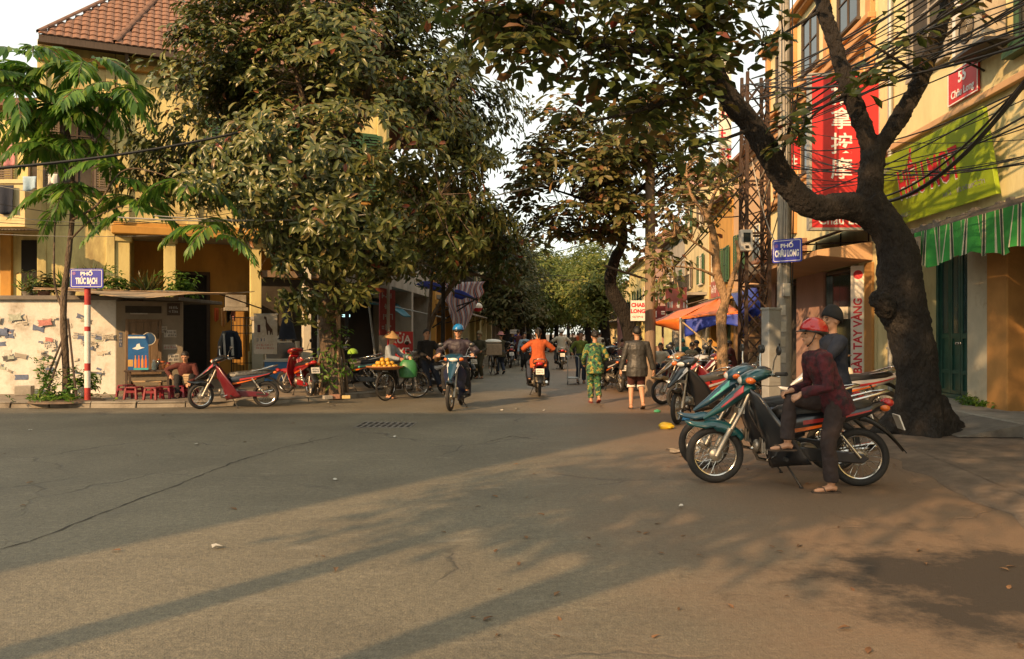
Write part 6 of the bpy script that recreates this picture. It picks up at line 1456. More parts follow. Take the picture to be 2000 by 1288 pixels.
sg = thing('street_sign', 'blue street name sign PHỐ CHÂU LONG fixed slantwise on the concrete pole', 'street sign', pu); name_sign(sg, TR(-.03,-.26,3.12,rz=math.radians(-42)), .60,.46,'PHỐ','CHÂU LONG')
g = MB(); g.box((-.03,-.25,3.1),(.03,-.14,3.16)); mk('bracket', g, metal_dark, sg)
# electric cabinet
ec = thing('electric_cabinet', 'pale grey upright electric cabinet beside the lattice mast', 'electric cabinet', (4.98,15.3,.0), .35)
g = MB(); g.box((-.145,-.11,.55),(.145,.11,2.0)); mk('upper_case', g, metal_grey, ec, bevel=.012); g = MB(); g.box((-.14,-.105,0),(.14,.105,.54)); mk('lower_case', g, metal_grey, ec, bevel=.01)
g = MB(); g.box((-.16,-.125,2.002),(.16,.125,2.05)); mk('lid', g, metal_grey, ec, bevel=.01); g = MB(); g.box((-.12,-.118,.62),(.12,-.111,1.94)); mk('door', g, metal_grey, ec); g = MB(); g.cbox((.09,-.125,1.3),(.02,.02,.12)); mk('handle', g, metal_dark, ec)
# lattice mast
lm = thing('lattice_mast', 'rusty steel lattice mast carrying bundles of cables', 'mast', (5.36,17.6,.07)); w_ = .27
for sx in (-1,1):
    for sy in (-1,1): g = MB(); g.bar((sx*w_,sy*w_,0),(sx*w_*.8,sy*w_*.8,7.2),.065,.065); mk('leg', g, metal_rust, lm)
for k in range(12):
    z0 = .25+k*.57; z1 = z0+.57; f0 = 1-.2*z0/7.2; f1 = 1-.2*z1/7.2
    for (a,b) in (((-1,-1),(1,-1)),((1,-1),(1,1)),((1,1),(-1,1)),((-1,1),(-1,-1))):
        for (p_,q_,zz0,zz1) in ((a,b,z0,z1),(b,a,z0,z1)):
            g = MB(); g.bar((p_[0]*w_*f0,p_[1]*w_*f0,zz0),(q_[0]*w_*f1,q_[1]*w_*f1,zz1),.03,.03); mk('brace', g, metal_rust, lm)
    if k%2 == 0:
        g = MB(); 
        for (a,b) in (((-1,-1),(1,-1)),((1,1),(-1,1))): g.bar((a[0]*w_*f0,a[1]*w_*f0,z0),(b[0]*w_*f0,b[1]*w_*f0,z0),.045,.045)
        mk('cross_bar', g, metal_rust, lm, kind='stuff')
mbx = thing('meter_box', 'pale meter box with a dark window strapped to the lattice mast', 'meter box', (5.05,17.2,3.32)); g = MB(); g.cbox((0,0,.24),(.27,.17,.46)); mk('case', g, white_paint, mbx, bevel=.02); g = MB(); g.cbox((0,-.092,.30),(.15,.02,.2)); mk('window', g, glass, mbx); g = MB(); g.cbox((0,-.1,.10),(.07,.03,.05)); mk('latch', g, metal_dark, mbx)
# second pole with white name board
p2 = V((3.47,20.0,.0)); u2 = thing('utility_pole', 'stout brown utility pole beside the white CHAB LONG board', 'utility pole', p2); g = MB(); g.tube([(0,0,0),(0,0,7.6)],[.145,.11],14); mk('pole', g, M('pole_brown',(.22,.16,.11),.9,var=.3,sc=5,stretch=(3,3,.3)), u2, smooth=True)
g = MB(); g.tube([(-.1,-.1,2.9),(-1.2,-.6,3.2)],.03,6); g.tube([(0,-.1,2.95),(.9,.3,3.0)],.02,6); mk('strut', g, metal_dark, u2)
sb = thing('shop_board', 'small white board lettered CHAB LONG in red', 'sign', (3.08,19.5,1.86)); g = MB(); g.box((-.175,-.03,0),(.175,.03,.50)); bd_ = mk('board', g, white_paint, sb, bevel=.006)
text('CHAB', bd_, .13, letter_red, facing(0,-.033,.385), .95, .002,.006); text('LONG', bd_, .13, letter_red, facing(0,-.033,.235), .95, .002,.006); scribble(bd_, frame((0,0,0),(1,0,0),(0,-1,0)), -.14,.14,.06,.14,.0305, letter_red, 1, 3)
# tarpaulin canopy over the café
tp = thing('tarpaulin_canopy', 'orange and blue tarpaulin canopy propped on a pole over the café', 'canopy', (4.6,18.5,0)); o_ = V((4.6,18.5,0))
A,B_,C_,D_ = at(1262,631,20.5),at(1326,623,18.6),at(1449,612,17.9),at(1404,583,20.6); Z_ = at(1315,643,19.8)
def bil(a,b,c,d,sag=.05):
    def f(u,v): 
        p = a.lerp(b,u).lerp(d.lerp(c,u),v)-o_; p.z -= sag*math.sin(PI*u)*math.sin(PI*v)*2+.012*math.sin(9*u+5*v); return tuple(p)
    return f
g = MB(); g.sheet(bil(B_,C_,D_.lerp(C_,.03),D_,.03),10,6); g.sheet(bil(A,B_,D_,at(1330,606,21),.03),8,5); mk('orange_sheet', g, orange_tarp, tp, smooth=True, recalc=False, solid=.006)
g = MB(); g.sheet(bil(A,B_+V((0,0,-.0)),at(1331,650,18.7),Z_,.02),8,4); mk('orange_flap', g, orange_tarp, tp, smooth=True, recalc=False, solid=.006)
def val(a,b,drop,amp):
    def f(u,v):
        p = a.lerp(b,u)-o_; d_ = drop*(.72+.28*math.sin(2.2+u*4))
        return (p.x, p.y+amp*math.sin(u*17+v*2)*v, p.z-.004-d_*v)
    return f
g = MB(); g.sheet(val(at(1338,622,18.58),at(1449,612.5,17.88),.46,.05),24,6); mk('blue_valance', g, blue_tarp, tp, smooth=True, recalc=False, solid=.006)
g = MB(); g.sheet(bil(at(1449,613,17.88),at(1486,600,19.5),at(1478,560,20.5),at(1428,575,20.5),.02),8,6); g.sheet(val(at(1452,600,19),at(1486,585,19),.75,.06),12,6); mk('blue_sheet', g, blue_tarp, tp, smooth=True, recalc=False, solid=.006)
b0 = at(1329,622,18.55)-o_; g = MB(); g.tube([(b0.x,b0.y,0),(b0.x,b0.y,b0.z+.02)],.028,8); mk('prop_pole', g, metal_grey, tp, smooth=True)
g = MB(); g.tube([b0+V((0,0,-.05)),at(1408,692,17.6)-o_],.018,6); mk('guy_pole', g, wood_pale, tp)
# red plastic stools
def stool_proto():
    r = thing('plastic_stool','x','stool'); g = MB(); g.prism(rrect(.27,.27,.04),.235,.262,ax=2); mk('seat', g, plastic_red, r, bevel=.006)
    for sx in (-1,1):
        for sy in (-1,1): g = MB(); g.bar((sx*.112,sy*.112,.235),(sx*.138,sy*.138,0),.045,.045); mk('leg', g, plastic_red, r, bevel=.006)
    for s in (-1,1):
        g = MB(); g.box((-.10,s*.122-.012,.14),(.10,s*.122+.012,.19)); mk('rail', g, plastic_red, r); g = MB(); g.box((s*.122-.012,-.10,.145),(s*.122+.012,.10,.185)); mk('rail', g, plastic_red, r)
    return r
st0 = stool_proto(); first = True
stl = [(247,776,'red plastic stool at the wall corner, leftmost at the tea stall'),(262,781,'red plastic stool before the left end of the stall plank'),(300,782,'red plastic stool in front of the tea table'),(322,780,'red plastic stool right beside the one before the tea table'),(347,778,'red plastic stool near the tea seller knees'),(370,777,'red plastic stool holding a round brown basket')]
for px,py,lab in stl:
    o = st0 if first else copy_tree(st0); first = False; o.location = gnd(px,py-1,SU); o.rotation_euler = (0,0,R.uniform(-.3,.3)); o.scale = (1.05,)*3; tag(o,lab,'stool','red stools at the tea stall')
o = copy_tree(st0); o.location = (-7.5,18.37,SU); tag(o,'red plastic stool under the tea seller','stool','red stools at the tea stall')
for i,(g_,zz,rz) in enumerate(cafepos):
    o = copy_tree(st0); o.location = (g_.x,g_.y,zz); o.scale = (1.15,1.15,1.5); o.rotation_euler = (0,0,rz); tag(o,'red plastic stool under a café guest','stool','stools under the café guests')
# tea stall
def onstall(px,py): return gnd(px,py,SU)
tt = thing('stall_table', 'dark wooden tea stall table against the boarded window', 'table', (-8.55,18.75,SU), .25)
g = MB(); g.box((-.5,-.22,.56),(.5,.22,.60)); mk('table_top', g, wood_dark, tt, bevel=.006)
for x,y in ((-.45,-.18),(.45,-.18),(-.45,.18),(.45,.18)): g = MB(); g.box((x-.025,y-.025,0),(x+.025,y+.025,.559)); mk('leg', g, wood_dark, tt)
g = MB(); g.box((-.46,-.16,.2),(.46,.16,.22)); mk('shelf', g, wood_old, tt)
MXt = MX.Translation((-8.55,18.75,SU)) @ MX.Rotation(.25,4,'Z')
def ontable(x,y): return MXt @ V((x,y,.60))
for x,y,r,h,mm,lm_,lab in ((.12,-.05,.055,.20,ink_green,white_paint,'green bottle with white cap on the tea table'),(.30,.0,.10,.17,M('jar_amber',(.25,.11,.05),.15,var=.3,trans=.3),M('lid_orange',(.55,.13,.03),.5),'fat glass jar with orange lid on the tea table'),(.44,-.05,.075,.14,bpy.data.materials['jar_amber'],plastic_red,'smaller glass jar with red lid at the table end'),(.20,.1,.05,.22,glass,bpy.data.materials['lid_orange'],'tall dark bottle behind the green one on the tea table'),(-.12,.12,.045,.26,glass,wood_dark,'dark bottle behind the blue poster on the tea table')):
    t_ = thing('jar', lab, 'jar', ontable(x,y)); g = MB(); g.lathe([(r*.9,.001),(r,.02),(r,h*.7),(r*.6,h*.88),(r*.55,h)],16); mk('glass_body', g, mm, t_, smooth=True); g = MB(); g.lathe([(r*.62,h+.001),(r*.62,h+.03),(.005,h+.035)],14); mk('lid', g, lm_, t_, smooth=True)
ps = thing('drinks_poster', 'blue drinks poster with orange bottles leaning on the boarded window', 'poster', MXt @ V((-.22,-.06,.601)), .25); Tp = frame((0,0,0),(1,0,0),(0,-1,0))
g = MB(); g.box((-.22,0,0),(.22,.012,.82),0,Tp); po = mk('panel', g, M('poster_blue',(.012,.10,.30),.4,var=.25,sc=4), ps)
g = MB(); g.box((-.22,.0125,.74),(.16,.014,.78),0,Tp); mk('strip', g, letter_white, po); g = MB(); g.prism([(-.13,.50),(-.02,.47),(.14,.52),(.05,.54),(.03,.62),(-.03,.60),(-.05,.54)],.0125,.015,ax=1,T=Tp); mk('white_mark', g, letter_white, po)
for k in range(4): g = MB(); x = -.06+k*.075; g.prism([(x-.025,.05),(x+.025,.05),(x+.025,.22),(x+.01,.28),(x+.01,.34),(x-.01,.34),(x-.01,.28),(x-.025,.22)],.0125,.016,ax=1,T=Tp); mk('bottle_print', g, lens_amber if k%2 else M('print_orange%d'%k,(.6,.25,.05),.5), po)
g = MB(); g.box((-.10,.0125,.0),(.22,.0145,.045),0,Tp); mk('strip', g, M('print_teal',(.05,.4,.42),.5), po); g = MB(); g.box((-.22,.0128,.08),(-.11,.0148,.24),0,Tp); mk('strip', g, M('print_gold',(.5,.3,.08),.5), po)
fn = thing('round_fan', 'round blue plate hanging on the boarded window', 'plate', (-8.78,19.25,1.42), .49); g = MB(); g.lathe([(.15,0),(.15,.02),(.02,.03)],24,0,TR(0,0,0,rx=PI/2)); mk('disc', g, M('plate_blue',(.04,.10,.22),.4), fn); g = MB(); g.torus((0,-.015,0),.15,.012,'Y',24,6); mk('rim', g, frame_white, fn)
pk = thing('plank_bench', 'low plank bench between red stools at the tea stall', 'bench', gnd(285,771,SU), .1); g = MB(); g.box((-.45,-.09,.30),(.45,.09,.33)); mk('seat', g, wood_pale, pk); g = MB(); g.box((-.36,-.07,0),(-.31,.07,.299)); mk('leg', g, wood_old, pk); g = MB(); g.box((.31,-.07,0),(.36,.07,.299)); mk('leg', g, wood_old, pk)
bk = thing('basket', 'round brown basket standing on a red stool', 'basket', gnd(370,776,SU)+V((0,0,.28))); g = MB(); g.lathe([(.13,0),(.165,.1),(.16,.2),(.12,.25)],18); mk('weave', g, wood_pale, bk, smooth=True); g = MB(); 
for z in (.05,.1,.15,.2): g.torus((0,0,z),.163,.008,'Z',20,5)
mk('hoop', g, wood_old, bk)
gl = thing('stall_cloth', 'torn grey sheet stretched as an awning above the tea stall', 'awning', (-8.4,18.6,2.4))
g = MB(); g.sheet(lambda u,v: (-2.2+4.3*u, -1.0+1.9*v, .12-.10*u+.05*math.sin(u*9)*math.cos(v*4)-.08*math.sin(PI*u)+.18*v),16,6); mk('sheet', g, paper_brown, gl, smooth=True, recalc=False, solid=.012); g = MB(); g.tube([(-2.2,-.95,.16),(2.1,-.95,.03)],.018,6); mk('rod', g, wood_old, gl); g = MB(); g.tube([(1.9,-.9,.03),(2.3,.9,-.25)],.016,6); g.tube([(-.6,.7,.25),(-.6,.9,-.3)],.016,6); mk('strut', g, wood_dark, gl)
# pots
def pot(loc, label, r, h, m, seed, spiky=True, s=1.):
    t_ = thing('potted_plant', label, 'potted plant', loc); g = MB(); g.lathe([(r*.7,0),(r,h*.9),(r*1.08,h*.9),(r*1.08,h),(r*.85,h),(r*.8,h*.85),(.01,h*.85)],18); mk('pot', g, m, t_, smooth=True, ang=30)
    rg_ = np.random.default_rng(seed); n = 46 if spiky else 90; base = np.array(loc)+np.array([0,0,h*.85])
    if spiky:
        a = rg_.random(n)*6.28; e = rg_.uniform(.5,1.45,n); D = np.stack([np.cos(a)*np.cos(e),np.sin(a)*np.cos(e),np.sin(e)],1); P = base+rg_.normal(size=(n,3))*np.array([.05,.05,.02])*s; U = rg_.normal(size=(n,3)); L = rg_.uniform(.3,.6,n)*s; put_leaves(t_,loc,P,D,U,L,L*.09,STRIP,leaf_fern if seed%2 else leaf_dark,0,crown='foliage')
    else:
        C = base+np.abs(rg_.normal(size=(n,3)))*np.array([1,1,1])*np.array([.16,.16,.22])*s*rg_.choice([-1,1],(n,1))**np.array([1,1,0]); P,D,U,L,Wd = whorls(rg_,C,unit(C-base+np.array([0,0,.2])),5,.14*s,.06*s,.9,.3,.04); put_leaves(t_,loc,P,D,U,L,Wd,NARROW,leaf_fern if seed%2 else leaf_dark,0,crown='foliage')
    return t_
pot(gnd(155,783,SU),'leafy plant in a white pot between the slender tree and the sign post',.12,.30,white_paint,3,False,.9)
for i,(x,y,z,r,h,mm,sk,s,lab) in enumerate(((-11.9,19.6,2.38,.14,.2,concrete_dark,True,.9,'spiky potted plant on the flat roof left of the french window'),(-11.45,19.45,2.38,.16,.2,tile_clay,False,1.0,'bushy potted plant on the flat roof before the white french window'),(-10.85,19.5,2.38,.15,.22,concrete,True,1.2,'tall spiky potted plant on the flat roof by the blue sign'),(-10.3,19.6,2.38,.15,.22,tile_clay,True,1.35,'dark spiky potted plant above the blue sign'),(-9.8,19.55,2.38,.14,.2,concrete_dark,False,1.0,'small bushy potted plant at the roof corner'),(-9.15,20.0,2.36,.16,.22,concrete,True,1.1,'fern like potted plant above the tea stall awning'),(-8.5,20.3,2.36,.14,.2,tile_clay,False,1.1,'round bushy potted plant right end of the flat roof'))): pot((x,y,z),lab,r,h,mm,i+11,sk,s)
rl = thing('roof_railing', 'bamboo rail along the edge of the flat roof on the left', 'railing', (-14.2,19.2,2.1)); g = MB(); g.tube([(-2,0,.55),(1.35,0,.60)],.022,8); mk('top_rail', g, wood_pale, rl); g = MB(); g.tube([(-2,0,.12),(1.4,0,.14)],.025,8); mk('bottom_rail', g, wood_old, rl)
for k in range(7): g = MB(); x = -1.9+k*.52; g.tube([(x,0,0),(x,0,.57)],.016,6); mk('rail_post', g, wood_pale, rl)
# laundry on the upper balcony
def cloth(label, cx, cy, cz, w_, h_, m, seed, cat='laundry', rz=0):
    rr = random.Random(seed); g = MB(); ph = rr.uniform(0,6); g.sheet(lambda u,v: ((u-.5)*w_*(1-.12*v*math.sin(3*v)), .035*math.sin(u*8+ph)*(.3+v), -h_*v+.04*math.sin(u*5+ph)*v),10,8); o = mk('hanging_cloth', g, m, None, smooth=True, recalc=False, solid=.008); o.location = (cx,cy,cz); o.rotation_euler = (0,0,rz); tag(o,label,cat); return o
Yw = 21.15
for px,py,w_,h_,mm,lab in ((16,283,.40,.55,c_pink,'pink shirt hanging on the upper left balcony'),(12,362,.42,.75,c_navy,'dark trousers hanging over the upper left balcony'),(58,345,.36,.36,c_ltblue,'pale blue cloth drying on the balcony parapet'),(103,340,.24,.28,cloth_white,'small white cloth drying on the balcony parapet')): q = at(px,py,Yw); cloth(lab,q.x,q.y,q.z,w_,h_,mm,px)
g = MB(); a_,b_ = at(-60,280,Yw),at(150,288,Yw); g.tube([a_,a_.lerp(b_,.5)+V((0,0,-.05)),b_],.008,5); simple('washing_line','thin washing line across the upper left balcony','washing line',g,cable_pale)
hq = lambda u,n_,z: MX.Translation((Bw.x,Bw.y,0)) @ T2 @ V((u,n_,z))
for i,(u,mm,h_,lab) in enumerate(((2.75,c_orange,.40,'orange cloth hanging in the loggia, leftmost'),(2.95,trim_orange,.55,'long ochre cloth hanging in the loggia'),(3.12,c_black,.42,'black cloth hanging in the loggia'),(3.25,c_pink,.38,'pink cloth hanging in the loggia, rightmost'))): q = hq(u,-.9,2.35); cloth(lab,q.x,q.y,q.z,.14,h_,mm,i+40,rz=.4)
# grille gate, jacket, white advertising banner, blue cart
gt = thing('grille_gate', 'black iron grille gate standing open beside the white banner', 'gate', hq(3.1,.25,SU), math.atan2(d2.y,d2.x)+.05)
fr = MB(); ring(fr,0,.62,.05,1.95,-.015,.015,.03,frame((0,0,0),(1,0,0),(0,-1,0))); mk('gate_frame', fr, metal_dark, gt)
for k in range(6): g = MB(); g.tube([(.07+k*.095,0,.06),(.07+k*.095,0,1.94)],.009,6); mk('bar', g, metal_dark, gt)
for z in (.55,1.45,1.68): g = MB(); g.box((.03,-.012,z),(.59,.012,z+.025)); mk('cross_bar', g, metal_dark, gt)
gp = thing('gate_post', 'pale stone gate post behind the white banner', 'gate post', hq(3.9,.35,SU)); g = MB(); g.box((-.17,-.17,0),(.17,.17,1.85)); mk('shaft', g, pilaster_white, gp, bevel=.015); g = MB(); g.box((-.21,-.21,1.851),(.21,.21,1.96)); mk('cap', g, concrete, gp, bevel=.02)
jk = thing('hanging_jacket', 'navy and white sports jacket hanging on the iron grille gate', 'jacket', hq(3.05,.45,SU+1.55), .4); g = MB(); g.sheet(lambda u,v: ((u-.5)*(.30+.32*min(1,v*2.2)), -.05*math.sin(PI*u)-.02*math.sin(u*14)*v, -.85*v-.05*abs(u-.5)),12,10); mk('back', g, c_navy, jk, smooth=True, recalc=False, solid=.03)
for s in (-1,1): g = MB(); g.tube([(s*.15,-.03,-.04),(s*.27,-.05,-.35),(s*.30,-.06,-.80)],[.06,.065,.06],10); mk('sleeve', g, c_grey if s < 0 else c_navy, jk, smooth=True)
g = MB(); g.tube([(-.18,-.075,-.1),(-.14,-.085,-.75)],.035,6); g.tube([(.05,-.09,-.2),(.08,-.095,-.75)],.04,6); mk('panel', g, cloth_white, jk, smooth=True, kind='stuff')
bq = at(519,692,20.6); bn = thing('advert_banner', 'white advertising banner with a brown long-necked animal and a bottle', 'banner', (bq.x,bq.y,bq.z), .12); Tn = frame((0,0,0),(1,0,0),(0,-1,0))
g = MB(); g.box((-.29,-.012,0),(.29,.012,1.02),0,Tn); bp_ = mk('panel', g, paper, bn); g = MB(); g.box((-.30,-.02,1.02),(.30,.02,1.05),0,Tn); mk('rod', g, metal_grey, bn)
g = MB(); g.prism([(-.03,.98),(.02,.96),(.04,.82),(.12,.70),(.17,.64),(.18,.50),(.155,.50),(.15,.58),(.13,.50),(.11,.50),(.10,.60),(.06,.60),(.06,.50),(.035,.50),(.02,.62),(.0,.72),(-.0,.88),(-.045,.93)],.0125,.016,ax=1,T=Tn); mk('animal_print', g, M('print_brown',(.06,.03,.02),.8), bp_)
g = MB(); g.prism(rrect(.075,.20,.02),.0125,.016,ax=1,T=Tn @ MX.Translation((-.17,0,.66))); mk('bottle_print', g, M('print_dark',(.05,.02,.03),.8), bp_)
scribble(bp_,Tn,-.23,-.02,.31,.44,.0126,ink_blue,1,5); scribble(bp_,Tn,-.23,.20,.12,.28,.0126,ink_red,2,6)
cq = at(552,742,20.9); ct = thing('food_cart', 'blue street food cart with a glass case and folded dark umbrella', 'cart', (cq.x,cq.y,SU), .1)
g = MB(); g.box((-.42,-.25,.22),(.42,.25,.72)); mk('body', g, M('cart_blue',(.012,.11,.30),.45,var=.15), ct, bevel=.015); g = MB(); g.box((-.45,-.28,.721),(.45,.28,.77)); mk('counter', g, metal_grey, ct)
fr = MB(); ring(fr,-.40,.40,.771,1.25,-.24,.24,.03,frame((0,0,0),(1,0,0),(0,-1,0))); fo = mk('glass_case', fr, frame_white, ct); g = MB(); g.box((-.37,-.235,.80),(.37,-.23,1.22)); mk('pane', g, glass, fo)
for sx in (-.3,.3): g = MB(); g.torus((sx,-.2,.11),.09,.022,'X',18,6); mk('wheel', g, rubber, ct)
for k,(x,h_) in enumerate(((-.1,.16),(.02,.22),(.14,.14))): g = MB(); g.lathe([(.04,1.25),(.04,1.25+h_*.7),(.015,1.25+h_)],10,0,TR(x,0,0)); mk('bottle', g, glass if k%2 else white_paint, ct, smooth=True)
g = MB(); g.tube([(.1,.1,.77),(.1,.1,2.4)],.018,6); um = mk('umbrella_pole', g, wood_pale, ct); g = MB(); g.lathe([(.27,1.30),(.24,1.34),(.10,1.95),(.03,2.3)],12,0,TR(.1,.1,0)); mk('umbrella_cloth', g, c_navy, um, smooth=True)
pq = gnd(622,762,SU); g = MB(); g.tube([(0,0,0),(.02,0,2.4)],.045,10); simple('awning_post','thin grey post left of the evergreen trunk','post',g,metal_grey,pq,smooth=True)
# --- left row: awnings, red signs, striped sheet
uL = V((.058,1,0)).normalized(); nL = V((1,-.058,0)).normalized()
ba = thing('blue_awning', 'low blue tin awning over the dark shop right of the evergreen trunk', 'awning', (0,0,0)); a0,a1,c0,c1 = at(700,582,22.6),at(802,621,23.2),at(660,570,26),at(770,590,26.5)
g = MB(); g.sheet(lambda u,v: tuple(a0.lerp(a1,u).lerp(c0.lerp(c1,u),v)+V((0,0,.03*math.sin(u*20)))),24,3); mk('sheet', g, M('tin_blue',(.06,.22,.30),.5,.2,var=.2), ba, recalc=False, solid=.03); g = MB(); g.tube([at(720,590,23),at(740,760,23)],.03,6); g.tube([at(705,585,22.7),at(872,622,24)],.02,6); mk('strut', g, metal_grey, ba)
cs = thing('corner_shop', 'dark open shop under the blue tin awning', 'shop', (0,0,0)); TLs = frame((XL(22.4)-.1,22.4,0),uL,nL)
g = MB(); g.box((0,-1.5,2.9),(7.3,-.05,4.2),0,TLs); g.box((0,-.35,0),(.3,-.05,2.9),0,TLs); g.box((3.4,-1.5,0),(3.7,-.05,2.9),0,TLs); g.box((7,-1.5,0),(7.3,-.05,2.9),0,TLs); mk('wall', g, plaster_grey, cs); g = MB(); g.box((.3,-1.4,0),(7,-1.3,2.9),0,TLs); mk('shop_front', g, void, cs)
g = MB(); g.sheet(lambda u,v: (0,0,0),1,1)
def facade_sign(name,label,px0,px1,yt0,yb0,Y0,Y1,yt1,yb1,m):
    q = [at(px0,yb0,Y0),at(px1,yb1,Y1),at(px1,yt1,Y1),at(px0,yt0,Y0)]; t_ = thing(name,label,'sign',q[0]); n = (q[1]-q[0]).cross(q[3]-q[0]).normalized(); 
    g = MB(); P = [p-q[0] for p in q]; g.add([p+n*.03 for p in P]+[p-n*.03 for p in P],[(0,1,2,3),(7,6,5,4),(0,4,5,1),(1,5,6,2),(2,6,7,3),(3,7,4,0)]); bd = mk('panel', g, m, t_)
    u = (q[1]-q[0]).normalized(); T = MX(((u.x,n.x,0,0),(u.y,n.y,0,0),(u.z,n.z,1,0),(0,0,0,1))); return t_,bd,T,(q[1]-q[0]).length,(q[3]-q[0]).length
t_,bd,T,L_,H_ = facade_sign('shop_sign','large faded red shop sign on the left row beside the evergreen crown',776,842,500,553,23.8,30.0,522,577,red_faded); scribble(bd,T,.5,2.3,H_*.55,H_*.95,.031,letter_white,1,31)
t_,bd,T,L_,H_ = facade_sign('shop_sign','tall dark red shop sign with pale lettering under the blue awning edge',741,771,562,655,22.3,22.6,568,655,red_dark); 
for k in range(4): scribble(bd,T,.06,L_-.06,.1+k*.3,.34+k*.3,.031,letter_grey,1,50+k)
t_,bd,T,L_,H_ = facade_sign('wash_sign','red board lettered RỬA XE behind the fruit seller',757,806,648,700,21.2,21.5,648,700,red_paint); Mt = T @ facing(0,0,0)
text('RỬA',bd,.30,letter_white,T @ MX.Translation((L_*.5,-.034 if T.col[1].y > 0 else .034,H_*.70)) @ MX.Rotation(PI/2,4,'X'),.95,.002,.006); text('XE',bd,.28,letter_white,T @ MX.Translation((L_*.62,-.034 if T.col[1].y > 0 else .034,H_*.24)) @ MX.Rotation(PI/2,4,'X'),.95,.002,.006)
t_,bd,T,L_,H_ = facade_sign('cloth_banner','pale green and white cloth banner beside the dark red sign',728,760,530,582,24,24.6,540,585,M('banner_green',(.38,.42,.25),.8,var=.2,col2=(.55,.50,.35),csc=3,cut=(.48,.52))); scribble(bd,T,.08,.44,.15,.6,.031,ink_green,2,71)
g = MB(); z_ = at(676,617,22.9); g.box((-.11,-.02,-.035),(.11,.02,.035)); lp = simple('shop_lamp','small lit shop lamp in the dark shop beside the trunk','lamp',g,M('lamp_glow',(.55,.9,.85),.5,emit=1.6),z_)
# striped plastic sheet and blue tarpaulin
M_stripe = M('stripe_sheet', (.8,.76,.78), .5, var=.06, trans=.0)
def _stripe():
    t = M_stripe.node_tree; N = t.nodes; L = t.links; p = N['Principled BSDF']; src = p.inputs['Base Color'].links[0].from_socket
    tc = N.new('ShaderNodeTexCoord'); s = N.new('ShaderNodeSeparateXYZ'); L.new(tc.outputs['UV'],s.inputs[0])
    uvx = s.outputs['X']; r = N.new('ShaderNodeValToRGB'); r.color_ramp.interpolation = 'CONSTANT'; e = r.color_ramp.elements
    e[0].color = (.80,.76,.78,1); e[0].position = 0; e[1].position = .42; e[1].color = (.50,.10,.05,1)
    for pos,c in ((.55,(.80,.76,.78,1)),(.62,(.05,.14,.30,1)),(.76,(.80,.76,.78,1)),(.84,(.55,.2,.12,1))): q = e.new(pos); q.color = c
    m = N.new('ShaderNodeMath'); m.operation = 'MULTIPLY'; m.inputs[1].default_value = 7; L.new(uvx,m.inputs[0]); f = N.new('ShaderNodeMath'); f.operation = 'FRACT'; L.new(m.outputs[0],f.inputs[0]); L.new(f.outputs[0],r.inputs[0])
    tr = N.new('ShaderNodeBsdfTranslucent'); L.new(r.outputs[0],tr.inputs[0]); L.new(r.outputs[0],p.inputs['Base Color']); mx = N.new('ShaderNodeMixShader'); mx.inputs[0].default_value = .5; L.new(p.outputs[0],mx.inputs[1]); L.new(tr.outputs[0],mx.inputs[2]); L.new(mx.outputs[0],N['Material Output'].inputs[0])
_stripe()
def uvsheet(name, fn, nu, nv, m, par=None):
    g = MB(); g.sheet(fn,nu,nv); o = mk(name,g,m,par,smooth=True,recalc=False,solid=.004); me = o.data; uv = me.uv_layers.new(name='UVMap')
    for lp_ in me.loops: i = lp_.vertex_index; uv.data[lp_.index].uv = ((i//(nv+1))/nu,(i%(nv+1))/nv)
    return o
q0 = at(868,545,24.5); 
def shp(u,v):
    top0,top1 = at(862,552,24.5),at(948,550,24.0); b0,b1 = at(878,600,24.6),at(925,650,24.2)
    p = top0.lerp(top1,u); w_ = (math.sin(PI*(.25+.65*u))**1.0); low = at(868+70*u,590+62*math.sin(PI*min(1,(u*.9+.12)))**1.3,24.3); r = p.lerp(low,v); r.x += .05*math.sin(v*9+u*3)+.10*v*(1-u); r.y += .10*math.sin(u*16+v*2)*(.3+v); return tuple(r-q0)
o = uvsheet('striped_sheet', shp, 26, 16, M_stripe); o.location = q0; tag(o,'striped red white and blue plastic sheet billowing above the blue helmet','plastic sheet')
bt = thing('blue_tarpaulin','rolled blue tarpaulin awning edge above the striped sheet','tarpaulin',q0); e0,e1 = at(838,556,25.5)-q0,at(932,586,23.4)-q0
g = MB(); g.sheet(lambda u,v: tuple(e0.lerp(e1,u)+V((-.5*v,.6*v,.12+.05*math.sin(u*11)*(1-v)-.25*(v-.4)**2)))  ,16,5); mk('sheet', g, blue_tarp, bt, smooth=True, recalc=False, solid=.02); g = MB(); g.tube([e0,e1],.035,8); mk('roller', g, metal_dark, bt); 
for a_,b_ in (((932,582,23.4),(845,640,25.5)),((925,588,23.5),(850,612,25.5))): g = MB(); g.tube([at(*a_)-q0,at(*b_)-q0],.022,6); mk('strut', g, metal_dark, bt)
g = MB(); g.tube([(0,0,0),(.03,0,3.0)],.055,8); simple('awning_post','dark awning post in front of the striped sheet','post',g,bark_dark,gnd(864,764),smooth=True)
g = MB(); g.ell((0,0,0),(.17,.17,.15),14,8); lp = thing('round_lantern','round red and white lantern by the striped sheet','lantern',at(933,600,28)); mk('shade', g, white_paint, lp, smooth=True); g = MB(); g.lathe([(.175,-.04),(.10,-.16),(.02,-.17)],14); mk('base', g, red_paint, lp, smooth=True)
fs = thing('distance_sign','small white sign on a post with a blue panel far on the left','sign',at(1005,705,39)); fs.location.z = 0; g = MB(); g.tube([(0,0,0),(0,0,1.75)],.04,8); mk('post', g, metal_grey, fs); g = MB(); g.box((-.22,-.05,1.55),(.22,-.02,1.75)); bd = mk('panel', g, white_paint, fs); scribble(bd,Tn,-.18,.18,1.6,1.7,.051,ink_blue,1,3); g = MB(); g.box((.0,-.05,.9),(.28,-.02,1.5)); mk('panel', g, blue_sign, fs)
